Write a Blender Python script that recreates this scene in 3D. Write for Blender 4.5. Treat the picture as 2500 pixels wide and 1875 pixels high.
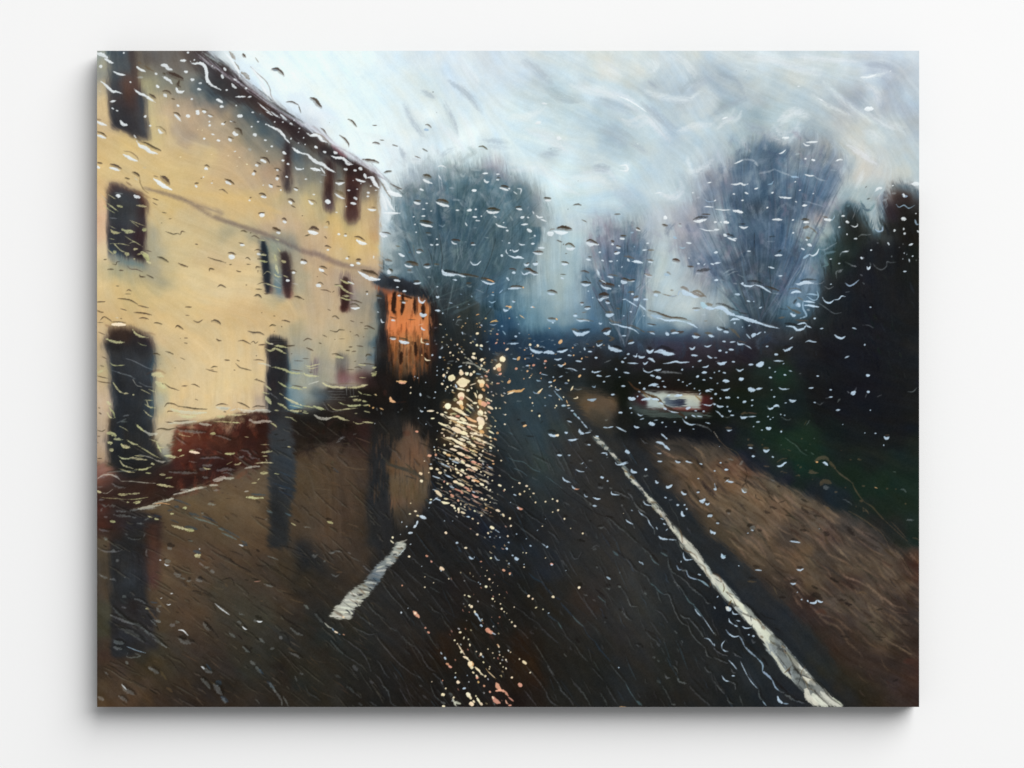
import bpy, math
import numpy as np

# ---------------------------------------------------------------- camera, light, exposure
S = 0.0005                    # metres per picture unit (the photograph is 2500 x 1875 units)
ZC = 1.50                     # height of the picture's middle on the wall
DEPTH = 0.031                 # the canvas stands this far off the wall
sc = bpy.context.scene
for o in list(bpy.data.objects):
    bpy.data.objects.remove(o)
COL = sc.collection

cam_data = bpy.data.cameras.new('camera')
cam_data.lens = 85.0
cam_data.sensor_width = 36.0
cam_data.clip_start = 0.1
cam_data.clip_end = 100.0
cam = bpy.data.objects.new('camera', cam_data)
COL.objects.link(cam)
cam.location = (0.0, -(DEPTH + 2500 * S * 85.0 / 36.0), ZC)
cam.rotation_euler = (math.radians(90), 0, 0)
sc.camera = cam

world = bpy.data.worlds.new('World')
sc.world = world
world.use_nodes = True
bg = world.node_tree.nodes['Background']
bg.inputs['Color'].default_value = (0.985, 0.995, 1.0, 1)
bg.inputs['Strength'].default_value = 0.30

lamp_data = bpy.data.lights.new('softbox', 'AREA')
lamp_data.shape = 'DISK'
lamp_data.size = 25.0
lamp_data.energy = 8750.0
lamp_data.color = (1.0, 0.995, 0.985)
lamp = bpy.data.objects.new('softbox', lamp_data)
COL.objects.link(lamp)
d = np.array([0.80, -1.0, 1.05]); d = d / np.linalg.norm(d)
lamp.location = (float(d[0]) * 24, float(d[1]) * 24, ZC + float(d[2]) * 24)
from mathutils import Vector
lamp.rotation_euler = Vector((float(d[0]), float(d[1]), float(d[2]))).to_track_quat('Z', 'Y').to_euler()

sc.view_settings.view_transform = 'Standard'
sc.view_settings.look = 'None'
sc.view_settings.exposure = 0.0
sc.view_settings.gamma = 1.0
sc.view_settings.use_curve_mapping = False
sc.cycles.max_bounces = 6
sc.cycles.diffuse_bounces = 4
sc.cycles.use_denoising = True


# ---------------------------------------------------------------- paint engine
# The picture is painted with brush functions on a grid of W x H paint samples.
# Coordinates are read on a 4 x 4 chequer of squares: "@ij x,y" = column i, row j.
RS = 1.5                      # picture units per paint sample
PX0, PY0, PX1, PY1 = 237.0, 124.0, 2244.0, 1726.0
W = int(round((PX1 - PX0) / RS)) + 1
H = int(round((PY1 - PY0) / RS)) + 1
K = 4.1375
CX = (237.0, 739.0, 1241.0, 1743.0)
CY = (124.0, 525.0, 926.0, 1327.0)
img = np.zeros((H, W, 3), np.float32)
hgt = np.zeros((H, W), np.float32)
rng = np.random.RandomState(7)

def hx(s):
    s = s.lstrip('#')
    return np.array([int(s[k:k + 2], 16) for k in (0, 2, 4)], np.float32) / 255.0

def tok(text):
    """yields x, y (paint samples) and the words between them"""
    ci = cj = 0
    for t in text.split():
        if t[0] == '@':
            ci, cj = int(t[1]), int(t[2])
        elif ',' in t:
            a, b = t.split(',')
            yield ('p', (CX[ci] + float(a) / K - PX0) / RS, (CY[cj] + float(b) / K - PY0) / RS)
        else:
            yield ('w', t, None)

def poly(text):
    return np.array([(a, b) for k, a, b in tok(text) if k == 'p'], np.float32)

def colpts(text):
    P, Cc = [], []
    for k, a, b in tok(text):
        if k == 'p': P.append((a, b))
        else: Cc.append(hx(a))
    return np.array(P, np.float32), np.array(Cc, np.float32)

def resize(a, h, w):
    H0, W0 = a.shape[:2]
    y = np.linspace(0, H0 - 1.001, h); x = np.linspace(0, W0 - 1.001, w)
    yi = y.astype(int); xi = x.astype(int); fy = (y - yi)[:, None]; fx = (x - xi)[None, :]
    if a.ndim == 3: fy = fy[..., None]; fx = fx[..., None]
    A = a[yi][:, xi]; B = a[yi][:, xi + 1]; Cq = a[yi + 1][:, xi]; D = a[yi + 1][:, xi + 1]
    return (A * (1 - fy) * (1 - fx) + B * (1 - fy) * fx + Cq * fy * (1 - fx) + D * fy * fx).astype(np.float32)

def box1(a, r, ax):
    if r < 1: return a
    pad = [(0, 0)] * a.ndim; pad[ax] = (r + 1, r)
    c = np.cumsum(np.pad(a, pad, mode='edge'), axis=ax, dtype=np.float64)
    n = a.shape[ax]; s = 2 * r + 1
    i1 = [slice(None)] * a.ndim; i0 = [slice(None)] * a.ndim
    i1[ax] = slice(s, s + n); i0[ax] = slice(0, n)
    return ((c[tuple(i1)] - c[tuple(i0)]) / s).astype(np.float32)

def blur(a, s):
    r = int(round(s * 0.95))
    if r < 1:
        if s < 0.3: return a
        b = a.copy(); k = min(0.25, s * s * 0.5)
        for ax in (0, 1):
            b = b * (1 - 2 * k) + k * (np.roll(b, 1, ax) + np.roll(b, -1, ax))
        return b
    for _ in range(3):
        a = box1(box1(a, r, 0), r, 1)
    return a

YY, XX = np.mgrid[0:H, 0:W].astype(np.float32)
GRIDN = rng.rand(256, 256).astype(np.float32)

def noise(u, v):
    ui = np.floor(u); vi = np.floor(v); fu = u - ui; fv = v - vi
    fu = fu * fu * (3 - 2 * fu); fv = fv * fv * (3 - 2 * fv)
    ui = ui.astype(np.int32) & 255; vi = vi.astype(np.int32) & 255; u1 = (ui + 1) & 255; v1 = (vi + 1) & 255
    return (GRIDN[vi, ui] * (1 - fu) + GRIDN[vi, u1] * fu) * (1 - fv) + (GRIDN[v1, ui] * (1 - fu) + GRIDN[v1, u1] * fu) * fv

def fbm(x, y, sx, sy, ang=0.0, oc=4, seed=0):
    c, s = np.cos(ang), np.sin(ang)
    u = (x * c + y * s) / sx + seed * 17.3; v = (-x * s + y * c) / sy + seed * 9.7
    t = 0; a = 1.0; n = 0
    for k in range(oc):
        t = t + a * (noise(u, v) - 0.5); n += a; a *= 0.55; u = u * 2.03 + 5.1; v = v * 2.03 + 3.3
    return (t / n * 2).astype(np.float32)      # about -1..1

WX = fbm(XX, YY, 60, 60, 0, 4, 1) * 14
WY = fbm(XX, YY, 60, 60, 0, 4, 2) * 14

def field(text, eps=9.0, power=2.0, warp=1.0, box=None):
    P, Cc = colpts(text)
    y0, y1, x0, x1 = box if box else (0, H, 0, W)
    sy = slice(y0, y1, 3); sx = slice(x0, x1, 3)
    X = XX[sy, sx] + WX[sy, sx] * warp; Y = YY[sy, sx] + WY[sy, sx] * warp
    acc = np.zeros(X.shape + (3,), np.float32); ws = np.zeros(X.shape, np.float32)
    for (px, py), c in zip(P, Cc):
        w = (eps * eps / ((X - px) ** 2 + (Y - py) ** 2 + eps * eps)) ** power
        acc += w[..., None] * c; ws += w
    return resize(acc / ws[..., None], y1 - y0, x1 - x0)

def polymask(P, soft, grow=0, warp=0.0, seed=0):
    """(alpha, box)"""
    m = int(soft * 3 + abs(warp) * 2 + 4)
    x0 = max(0, int(P[:, 0].min()) - m); x1 = min(W, int(P[:, 0].max()) + m + 2)
    y0 = max(0, int(P[:, 1].min()) - m); y1 = min(H, int(P[:, 1].max()) + m + 2)
    X = XX[y0:y1, x0:x1]; Y = YY[y0:y1, x0:x1]
    if warp:
        X = X + fbm(X, Y, 14, 14, 0, 4, 31 + seed) * warp; Y = Y + fbm(X, Y, 14, 14, 0, 4, 57 + seed) * warp
    ins = np.zeros(X.shape, bool); n = len(P)
    for k in range(n):
        ax, ay = P[k]; bx, by = P[(k + 1) % n]
        if ay == by: continue
        c = ((ay > Y) != (by > Y)) & (X < (bx - ax) * (Y - ay) / (by - ay) + ax)
        ins ^= c
    a = ins.astype(np.float32)
    # pad beyond the picture's edge so shapes that leave the picture keep their strength there
    return blur(a, soft), (y0, y1, x0, x1)

def lay(P, cols, soft=2.0, alpha=1.0, warp=0.0, eps=12.0, fw=1.0, seed=0, brush=0.0, ang=1.57, bl=18, bw=1.6):
    if isinstance(P, str): P = poly(P)
    a, (y0, y1, x0, x1) = polymask(P, soft, warp=warp, seed=seed)
    if y1 <= y0 or x1 <= x0: return a, (y0, y1, x0, x1)
    if brush:
        n = fbm(XX[y0:y1, x0:x1], YY[y0:y1, x0:x1], bl, bw, ang, 3, 11 + seed)
        a = np.clip(a + n * brush * (1 - np.abs(2 * a - 1)) * 2, 0, 1)
    a = a * alpha
    if isinstance(cols, str) and ',' in cols: c = field(cols, eps, warp=fw, box=(y0, y1, x0, x1))
    else: c = hx(cols) if isinstance(cols, str) else cols
    s = img[y0:y1, x0:x1]
    s[:] = s * (1 - a[..., None]) + c * a[..., None]
    return a, (y0, y1, x0, x1)

def spline(P, step=0.7):
    P = np.asarray(P, np.float32)
    if len(P) == 1: return P, np.array([0.5], np.float32)
    if len(P) == 2: Q = [P[0], P[0], P[1], P[1]]
    else: Q = [2 * P[0] - P[1]] + list(P) + [2 * P[-1] - P[-2]]
    out = []
    for k in range(1, len(Q) - 2):
        a, b, c, d = Q[k - 1], Q[k], Q[k + 1], Q[k + 2]
        n = max(2, int(np.hypot(*(c - b)) / step))
        t = (np.arange(n) / n)[:, None]
        out.append(0.5 * (2 * b + (c - a) * t + (2 * a - 5 * b + 4 * c - d) * t ** 2 + (3 * b - a - 3 * c + d) * t ** 3)
                   if len(P) > 2 else b + (c - b) * t)
    out.append(np.array([P[-1]]))
    S = np.concatenate(out).astype(np.float32)
    L = np.concatenate([[0], np.cumsum(np.hypot(*np.diff(S, axis=0).T))]); L = L / max(L[-1], 1e-6)
    return S, L.astype(np.float32)

def stroke(P, wid, col, alpha=1.0, taper=(0.25, 0.25), rough=0.25, soft=0.55, dry=0.0, h=0.0, wob=0.0):
    """one brush mark: P in samples, wid full width in samples"""
    S, T = spline(P, max(0.5, wid * 0.25))
    if wob and len(S) > 3:
        o = rng.rand() * 100
        S = S + wob * np.stack([fbm(T * 40 + o, T * 0, 4, 4, 0, 2, 3), fbm(T * 40, T * 0 + o, 4, 4, 0, 2, 4)], 1)
    R = wid * 0.5
    if len(S) > 1:
        prof = taper[0] + (1 - taper[0]) * np.clip(T / 0.35, 0, 1) ** 0.7
        prof = np.minimum(prof, taper[1] + (1 - taper[1]) * np.clip((1 - T) / 0.35, 0, 1) ** 0.7)
        rr = R * prof
    else: rr = np.array([R], np.float32)
    m = R + soft + 2
    x0 = max(0, int(S[:, 0].min() - m)); x1 = min(W, int(S[:, 0].max() + m) + 2)
    y0 = max(0, int(S[:, 1].min() - m)); y1 = min(H, int(S[:, 1].max() + m) + 2)
    if x1 <= x0 or y1 <= y0: return
    best = np.full((y1 - y0, x1 - x0), -99.0, np.float32)
    q = int(m) + 2
    for (sx, sy), r in zip(S, rr):          # stamp only where each sample reaches
        a0 = max(y0, int(sy) - q); a1 = min(y1, int(sy) + q + 1); b0 = max(x0, int(sx) - q); b1 = min(x1, int(sx) + q + 1)
        if a1 <= a0 or b1 <= b0: continue
        d = r - np.sqrt((XX[a0:a1, b0:b1] - sx) ** 2 + (YY[a0:a1, b0:b1] - sy) ** 2)
        v = best[a0 - y0:a1 - y0, b0 - x0:b1 - x0]
        np.maximum(v, d, out=v)
    X = XX[y0:y1, x0:x1]; Y = YY[y0:y1, x0:x1]
    if rough: best = best + fbm(X, Y, 2.6, 2.6, 0, 2, 5) * rough * min(R, 2.2)
    a = np.clip(0.5 + best / (2 * soft), 0, 1)
    if dry:
        d = S[-1] - S[0]; an = np.arctan2(d[1], d[0])
        a = a * np.clip(1 - dry + dry * 2.2 * (0.5 + fbm(X, Y, 9, 1.1, an, 2, 6)), 0, 1)
    a = a * alpha
    c = hx(col) if isinstance(col, str) else col
    s = img[y0:y1, x0:x1]
    s[:] = s * (1 - a[..., None]) + c * a[..., None]
    if h:
        hs = hgt[y0:y1, x0:x1]
        hs[:] = np.maximum(hs, h * a * np.clip(0.4 + best / max(R, 1), 0.3, 1.2))

def marks(text, table):
    """lines: 'key width x,y x,y ...' with @ij switching square"""
    cur = '@00'
    for line in text.strip().split('\n'):
        line = line.strip()
        if not line: continue
        for part in line.split(';'):
            part = part.strip()
            if not part: continue
            if part[0] == '@':
                cur = part.split()[0]; part = part[len(cur):].strip()
                if not part: continue
            w = part.split()
            key = w[0]; wid = float(w[1]) / K / RS
            P = poly(cur + ' ' + ' '.join(w[2:]))
            table[key](P, wid)
# ---------------------------------------------------------------- the underpainting
SKY = '''@00 1150,20 #c9ced6 1350,100 #dde6ee 1500,60 #eef5f8 1800,100 #f0f7f8 1500,260 #e6edf5 1650,420 #e9f0f5 1900,350 #f2f8f9 2000,600 #e6ecf4
@10 100,150 #eef7f8 500,100 #ecf5f6 300,500 #ecf6f5 700,400 #e4eff0 150,650 #edf1f5 100,720 #ccd0dc 500,900 #f1f7f8 900,100 #e2ebf2 1200,100 #d8e0e8 1500,60 #dfe6f0 1900,60 #d3d9e2 1200,380 #dce3e3 1300,460 #d5dcda 1000,250 #e3ecf0 1250,580 #f3f8f8 1150,720 #dfe6e6 1350,820 #d3dde3 1500,300 #d9e1ea 1550,700 #d9e0e0 1650,850 #f2f8f8 1680,950 #eef5f6 1750,600 #dfe9ee 1900,400 #d5dfe6 2000,200 #d2dae4 1950,800 #dfe9ed 1850,950 #d4dfe4 1000,1000 #eef2f4 950,1100 #e3e9ec 700,1050 #f0f6f9 1100,900 #edf1f1 600,700 #eaf4f3 800,850 #eff7f6
1250,900 #d6dfe4 1100,1050 #d9dfe2 1350,950 #e0e9ee 1750,1080 #d3e0e2
@20 100,60 #dfe4ea 400,60 #d3dade 200,200 #d2dae3 600,250 #d3dee3 1100,80 #dcdfda 1050,200 #dedfd6 1400,150 #dde0da 1600,60 #d0d6db 1900,80 #cfd3d3 1850,230 #d2dadf 700,80 #d6dcdf 350,330 #c5cfd6 500,450 #bfcdd1 250,500 #cdd8dc 100,650 #d7e5e9 600,650 #c6d5da 850,320 #c2ced6 900,430 #d6e2e9 1100,500 #c7d4dd 1200,600 #bccad5 1300,560 #cfdce2 1500,350 #b9c2ca 1250,330 #c9d0d2 1650,600 #bcc9d1 1700,800 #b2bdc8 1550,700 #c1ccd4 1400,800 #cad6db 1100,850 #a9bac6 1000,750 #b5c5cd 1200,950 #b0c2cb 800,900 #c4d2d8 500,800 #cddadd 300,900 #d8e5e8 100,900 #dbe8ec 400,1060 #c9d3d7 650,1000 #d3dfe4 800,1200 #c5d1d6 900,1180 #c7d2d8 600,1200 #dcebed 200,1130 #dde9ec 500,1400 #e3f0f1 800,1350 #dde7eb 1150,1180 #d9e6ea 1250,1150 #c6d7dd 1100,1400 #bfccd8 1200,1450 #b9c6d4 1000,1500 #c8d9df 700,1550 #cbdde1 1500,1150 #bfced8 1550,1420 #ccd9e0 1650,1450 #cad8e0 1800,1200 #ccd8dd 1950,1130 #c9d1d7 1900,980 #b5c6d2 1900,500 #cdd3d7 2000,450 #d2d7d9 1780,450 #b1bbc6 1950,300 #b2bdc9 2040,400 #aab8c7 1850,700 #c3cdd2 1950,820 #c9d2d5 1750,1320 #abbcc6 1850,1380 #b2c3cf 1700,1600 #a6abb9 1550,1550 #b7c5d0 1300,1600 #b2c4cf
@30 100,80 #cfd5d9 300,150 #d2d6d6 500,80 #dadee1 850,60 #d3d8dd 1000,160 #d3d9dd 800,250 #ccd0cf 1250,70 #d7dde3 1150,130 #c2cacc 1500,90 #cfd3dc 1700,60 #ced3dc 1950,50 #d3dae3 1600,160 #b7bcc9 1750,180 #b6bac8 1900,170 #b9bfcb 1400,200 #c0c8cc 1600,260 #c3ccd5 1600,400 #b9c4cf 1450,400 #a9abb6 1350,480 #abadb6 1550,570 #c9cdd2 1250,400 #b2b8bd 1050,330 #bec5ca 1850,300 #adb1be 1800,450 #afb3bf 2000,470 #bdc9d5 2000,300 #b7c0cd 1750,600 #a9adba 1950,600 #b2b7c4 2020,800 #aeb4bc 1850,750 #bcc3c8 1700,850 #cbd5da 1450,800 #cdd0ca 1350,900 #cecfc9 1500,1000 #cfcfc7 1700,950 #c8cac8 1950,950 #bcc4c9 1900,1150 #cacec8 1600,1150 #d0cfc9 1500,1250 #cccbc6 2030,1250 #b5bfc6 1650,1300 #c7c9c6 1250,700 #bbbdbd 1050,600 #b9c0c3 1300,620 #b3b4b6 900,450 #b7c2c8 700,400 #c0c8cb 850,330 #c8ccca 500,300 #c3cacb 300,350 #b5bfc7 130,250 #a9b5c2 50,400 #a4b3c2 250,480 #a9b4bd 100,560 #98a9b3 300,620 #b3bec7 450,550 #b0b8bf 600,480 #b3bfc5 700,600 #bccace 800,680 #c3d0d5 1000,750 #b0bcc1 600,720 #b5c5cb 400,720 #93a7b0 250,680 #a5b8bf 150,720 #c0cdd2 80,800 #c0cbd0 60,960 #b3c0c9 100,1080 #b5bec8 200,900 #a2b3bb 1100,850 #a9afb4 1500,1450 #bcc9cc 1300,1150 #b1b9be 1600,1580 #a9bcc3'''
HAZE = '''@20 500,1550 #c6d9dc 900,1600 #bccdd4 1300,1600 #a9bac4 1800,1500 #a9b3c0
@21 450,60 #c4cfd3 650,250 #bccfd3 700,80 #c3cdd3 500,400 #a9b9bc 450,200 #aab8bc 600,650 #a6b9be 500,850 #9ab0b5 400,1000 #8aa7b0 600,1050 #86a3ad 300,1120 #7b9da8 200,1050 #7397a3 500,1180 #5c8197 650,1180 #5a7b90 350,1240 #35546e 500,1260 #2d4a64 700,1240 #38536a 900,1250 #374c60 700,500 #a5b9bf 700,850 #96acb4 720,1050 #7f99a6 850,300 #9fb0bc 800,650 #8099a8 850,850 #7189a0 880,1050 #68849a 850,1180 #4c6a80
1600,300 #b9c4c9 1550,480 #b6c3c4 1650,700 #bec9cb 1500,800 #a9b8bf 1620,900 #b4c0c5 1800,950 #c2c9c9 1500,1000 #9fb0b8 1750,1120 #a2b5b9 1950,1130 #a5b2b6 1500,1150 #7490a0 1650,1220 #5c7486 1850,1220 #5c6478 1350,1080 #7b97a8 1350,1220 #4d6678 2000,950 #b6bcbd 2050,1180 #7f8796 1550,150 #b1b9c1 1500,30 #c1c3cb 1850,650 #a9afb6 1700,550 #b5bdbf'''
T1 = '''@10 900,1350 #c2c8cc 1050,1350 #8f989f 1150,1480 #66727a 1100,1250 #a9b1b8 1250,1150 #a5adb3 1300,1350 #78858c 1450,1180 #8ea3a6 1480,1350 #6c868c 1500,1550 #567079 1600,1200 #84969c 1700,1400 #5a757c 1820,1300 #73888c 1780,1150 #9aa8ac 1900,1150 #a39fac 2000,1150 #a59faa 2020,1280 #84848f 1950,1450 #6c868c 1650,1600 #456069 1850,1600 #4d656d 2040,1600 #6d8790 1000,1520 #6f858b 900,1600 #7f979d 1250,1620 #5a6c74 1400,1650 #4b616b
@20 50,1250 #93a0a4 150,1300 #a0acaf 60,1450 #5b7176 200,1420 #7c8a8d 300,1500 #8f969c 150,1600 #707f83 330,1620 #a5adaf
@11 870,80 #c5d0d4 850,300 #a5b2b4 830,450 #a9b8ba 900,220 #8a989c 1000,100 #6c7f86 950,400 #7a888b 1100,300 #5f6f74 1100,60 #5b7078 1300,200 #536670 1250,450 #63747a 1100,520 #6d7a7e 1000,560 #7b898c 1450,100 #4c626d 1500,350 #56666c 1650,60 #46606c 1700,250 #4a6069 1600,450 #4f626a 1450,550 #4c5d63 1850,120 #4c646f 2000,60 #5d747a 1950,400 #546b72 2050,250 #5c7078 1800,600 #4f6672 1600,680 #3f525a 1350,680 #4a585c 1200,640 #56646a 1400,800 #33444b 1600,850 #344449 1800,850 #466172 1980,750 #587486 2050,880 #628394 1300,780 #2f3c48 1450,950 #253640 1650,980 #2c3430 1850,980 #34484c 2020,1000 #416478 1400,1100 #1c2628 1600,1150 #20282a 1750,1150 #262c2a 1900,1150 #243d52 2050,1100 #2f5474 1500,1300 #1c2122 1750,1300 #20262a 1900,1280 #16304f 2040,1300 #16345a 1450,1500 #191b1c 1700,1500 #1a1b1a 1900,1500 #1e262b 2050,1480 #22333d 1600,1640 #171817 2000,1620 #23323a
@21 60,60 #5f7478 200,150 #5d7478 300,80 #8a999e 100,350 #5d7176 300,350 #829499 60,550 #5b7077 220,550 #7b8e94 100,700 #6c8188 220,800 #8ba2a8 60,850 #6b858e 150,950 #7796a1 60,1050 #4d7182 180,1150 #44687c 60,1200 #1f3b50 250,1250 #2a465e'''
T2 = '''@21 900,60 #a5a4b2 850,200 #a0adb9 950,250 #8f8999 1000,400 #79778a 880,420 #8095a6 1080,250 #7d7f92 1150,80 #8fa0aa 1250,200 #8496a6 1300,80 #99a6b0 1400,180 #a7adb8 1350,350 #7c90a2 1200,400 #5d7284 1100,520 #54697c 1250,560 #566d82 1000,600 #76808e 880,600 #5c7382 850,700 #6a8294 1100,720 #4c6272 1250,750 #5f788e 1350,650 #6b8498 950,850 #566c7c 1100,900 #4d6270 1200,950 #546c7c 1300,900 #6c8698 1000,1050 #556c7a 1100,1150 #435866 1200,1120 #4c6472 1100,1250 #37495a 1180,1300 #34404a 900,520 #a9b8c4'''
T3 = '''@20 1950,1280 #a4a7b2 2040,1250 #8c8d9a 2000,1450 #7e8698 1850,1600 #a3a2ae 1700,1620 #acacb8 1950,1580 #77839a
@30 60,1200 #a1a5ae 120,1350 #83879a 60,1500 #8d95a2 250,1200 #64758a 400,1100 #7a8591 350,1300 #7d8b9c 300,1480 #56697f 200,1580 #3f4f66 60,1620 #8ba0ac 480,980 #6f7986 400,880 #8d9fa9 550,850 #8f97a2 520,1080 #5a697c 650,1080 #526880 700,980 #818d9a 620,1200 #4b6078 520,1400 #4c6278 620,1520 #43566b 450,1600 #48505c 750,1200 #8593a0 850,1130 #8b949a 850,950 #8f98a2 900,830 #9aa6b0 1000,900 #98a0a8 1100,1000 #929ca6 1000,1080 #8d97a2 950,1250 #73879a 1100,1180 #7488a0 1200,1100 #8793a4 1250,1200 #838fa2 1150,1330 #7186a0 800,1350 #576d82 900,1480 #57687e 800,1620 #5f6a7c 1050,1450 #5d7490 1200,1350 #7f90a6 1150,1550 #828a98 1000,1600 #7a7f90 1250,1600 #a3a4a8 300,750 #a9b8be 150,950 #9eb0b8 250,1000 #7b92a2
@21 1750,150 #a3a2b0 1900,100 #9a9cac 2030,60 #8f98a8 1850,280 #94949f 2000,330 #8799aa 1800,420 #9a9fae 1950,480 #727b90 1880,540 #7b8295 2050,600 #58617a 2040,450 #677087 1950,620 #9aa2ae 2050,760 #7f92a3 2060,900 #99a8b2
@31 60,60 #b5bfc4 200,100 #6d8292 60,250 #858b96 200,300 #6e7a88 350,100 #596d80 450,60 #5b6e84 600,150 #62738a 450,300 #48566a 350,400 #545f6c 600,380 #566479 750,250 #67798f 750,400 #5a6d84 880,130 #93abba 950,250 #7c95a6 900,380 #64798f 130,420 #a49fa6 60,400 #7e8e9a 200,530 #6a6874 100,520 #5a626f 300,600 #4d525c 450,550 #414d5a 600,560 #445560 750,520 #5a6a80 850,550 #5f7088 950,520 #8896a8 1020,560 #8e98a4 700,680 #53657a 550,750 #48565e 400,750 #434e58 250,720 #4c565f 120,680 #5b6a76 60,780 #9db2b9 150,850 #77868c 300,900 #485560 500,900 #3f4c56 650,850 #566a78 800,720 #7388a0 950,700 #7f93a4 800,850 #7a94a4 700,980 #547080 850,1000 #6a8494 600,1050 #3f4e58 450,1050 #38434e 250,980 #6f8288 100,980 #a2b4ba 60,1080 #9aa9ac 200,1100 #6a727c 350,1150 #2f3743 600,1150 #2a323c 800,1080 #42545c 100,1200 #757c86 1000,820 #62788a 1020,950 #4a5c68 900,1100 #2d383c 1050,380 #5e7e84 1000,450 #7d94a4 1100,520 #4a5c62'''
GAP = '''@30 1350,1450 #9db0b8 1250,1500 #9aa6b0 1400,1580 #6f7f84 1500,1480 #b2bfc0 1650,1420 #a9b9be 1600,1550 #9db0b4 1700,1500 #8f8a92
@31 950,60 #8d8f96 1080,40 #b29c9f 1180,60 #a9b3bc 1100,150 #b3c2c5 1180,200 #a5b6b5 950,170 #9ab0bb 1250,60 #5d6a68 1100,260 #9db0b0 1000,300 #7f97a0 1200,290 #475850 1150,350 #4f6a62'''
BAND = '''@21 60,1280 #1b2d42 60,1400 #1f3347 60,1550 #30444e 200,1380 #223a52 300,1330 #22405c 450,1330 #24425e 200,1500 #203244 350,1550 #1e2b33 550,1420 #22303f 600,1330 #263f56 750,1330 #2a3c4e 700,1500 #1e2329 500,1600 #1a1e1e 850,1450 #201f22 950,1330 #2b3947 1100,1360 #262f3a 1100,1500 #191b19 900,1620 #161814 1300,1330 #2c3444 1500,1290 #353349 1350,1450 #241f2a 1500,1500 #1b1a1a 1400,1620 #161a15 1700,1300 #3a3549 1900,1290 #3a3546 1800,1420 #2b2330 1700,1550 #1b1a18 1900,1600 #1a1c18 2030,1350 #33303f 2030,1500 #221e24 300,1640 #1b2424
@31 60,1280 #35303c 60,1420 #261e26 60,1580 #1b1b17 250,1250 #2a2c38 300,1400 #241e28 250,1600 #181c16 500,1230 #2b2f3a 550,1380 #272a34 500,1560 #1b2a20 700,1250 #262a32 650,1450 #21221d 700,1600 #15321f 850,1350 #1d2026 900,1500 #181b22 800,1200 #2d3338 1000,1200 #21262a
@32 60,120 #151612 250,200 #121d12 500,100 #16201b 600,250 #13241a 800,250 #121d1e 100,350 #101a12 300,450 #141e1a 550,350 #12241a 500,520 #13281c 750,430 #121c1c 850,560 #143020 700,650 #153420 600,620 #12291d 950,720 #122c1d 850,850 #12301f 1000,900 #122a1c 300,600 #15211f 150,520 #171b24 300,760 #1b1f2c 500,850 #1a202c 600,780 #172822 700,950 #191d2a 850,1050 #15231f 950,1120 #182029 1150,1150 #172530 1250,1000 #11261b 1050,1200 #1c2024 1300,1200 #17232a 1500,1100 #13291c 1400,950 #122518 1500,1300 #1b2622 1700,1350 #14261a 1900,1250 #16281c 2030,1100 #162a1e 1700,1050 #132a1c 1900,1000 #142a20 2030,1500 #1a2a20 1800,1500 #1f2421 1650,1450 #25231f 1300,750 #151e1c 1600,800 #171f1c 1900,780 #172520 1200,620 #15211e
@22 1150,60 #0e140c 1150,200 #11130e 1000,60 #151a15 850,40 #1a211f 700,60 #232d30 1400,60 #141511 1550,60 #1c120e 1750,60 #141511 1950,60 #121710 2040,200 #14190f 1250,350 #141916 1150,450 #1a1c1b 1300,500 #12151b 1500,480 #12151d 1700,480 #11141b 1900,480 #10131a 2050,450 #111518 1750,400 #13160f 1200,620 #1c1c1c 1400,600 #191a1c 1750,600 #15181f 2000,600 #171a20 1130,350 #1d1c18 1400,380 #1c2422'''
DARK = '''@30 1350,1600 #2b3335 1750,1450 #5c4a48 1800,1350 #6a6864 1900,1320 #7d8488 1850,1450 #33221e 1950,1450 #271712 1900,1580 #1c1813 2040,1450 #6b7078 2040,1580 #2a2c2e 1780,1600 #33262c
@31 1330,80 #2a302e 1280,180 #2f3b38 1400,180 #1a1f1e 1350,300 #1d2723 1250,330 #304440 1200,430 #2e453e 1150,520 #2b3a38 1130,620 #23292d 1300,480 #17211d 1450,450 #181a20 1650,350 #17191f 1550,120 #2c3433 1650,230 #3d4648 1760,150 #1f2120 1900,60 #1a1713 2040,60 #1b1813 1950,250 #191612 2040,400 #171d18 1850,400 #15171a 2000,550 #181c1b 1500,650 #171922 1300,700 #181b22 1150,800 #1b2428 1080,900 #222d33 1250,950 #181c20 1500,950 #15171f 1800,800 #171a1f 2030,850 #1a1d1f 1300,1150 #181a20 1100,1100 #1e2628 1600,1200 #161820 1900,1150 #181b1d 1000,1300 #1d1f24 1200,1400 #14151d 1500,1450 #13151e 1800,1400 #171a1f 2030,1350 #1b1e20 1100,1580 #161a1e 1500,1620 #13161e 1900,1600 #17191b
@32 1000,60 #131619 1200,200 #11141b 1500,100 #12131d 1800,150 #14161b 2030,100 #181b1d 1050,350 #121719 1300,350 #12151d 1600,400 #11141b 1900,450 #12151a 2040,400 #171b1b 1200,500 #121b19 1500,550 #141a1b 1800,600 #14191a 2040,650 #17211d'''
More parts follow.
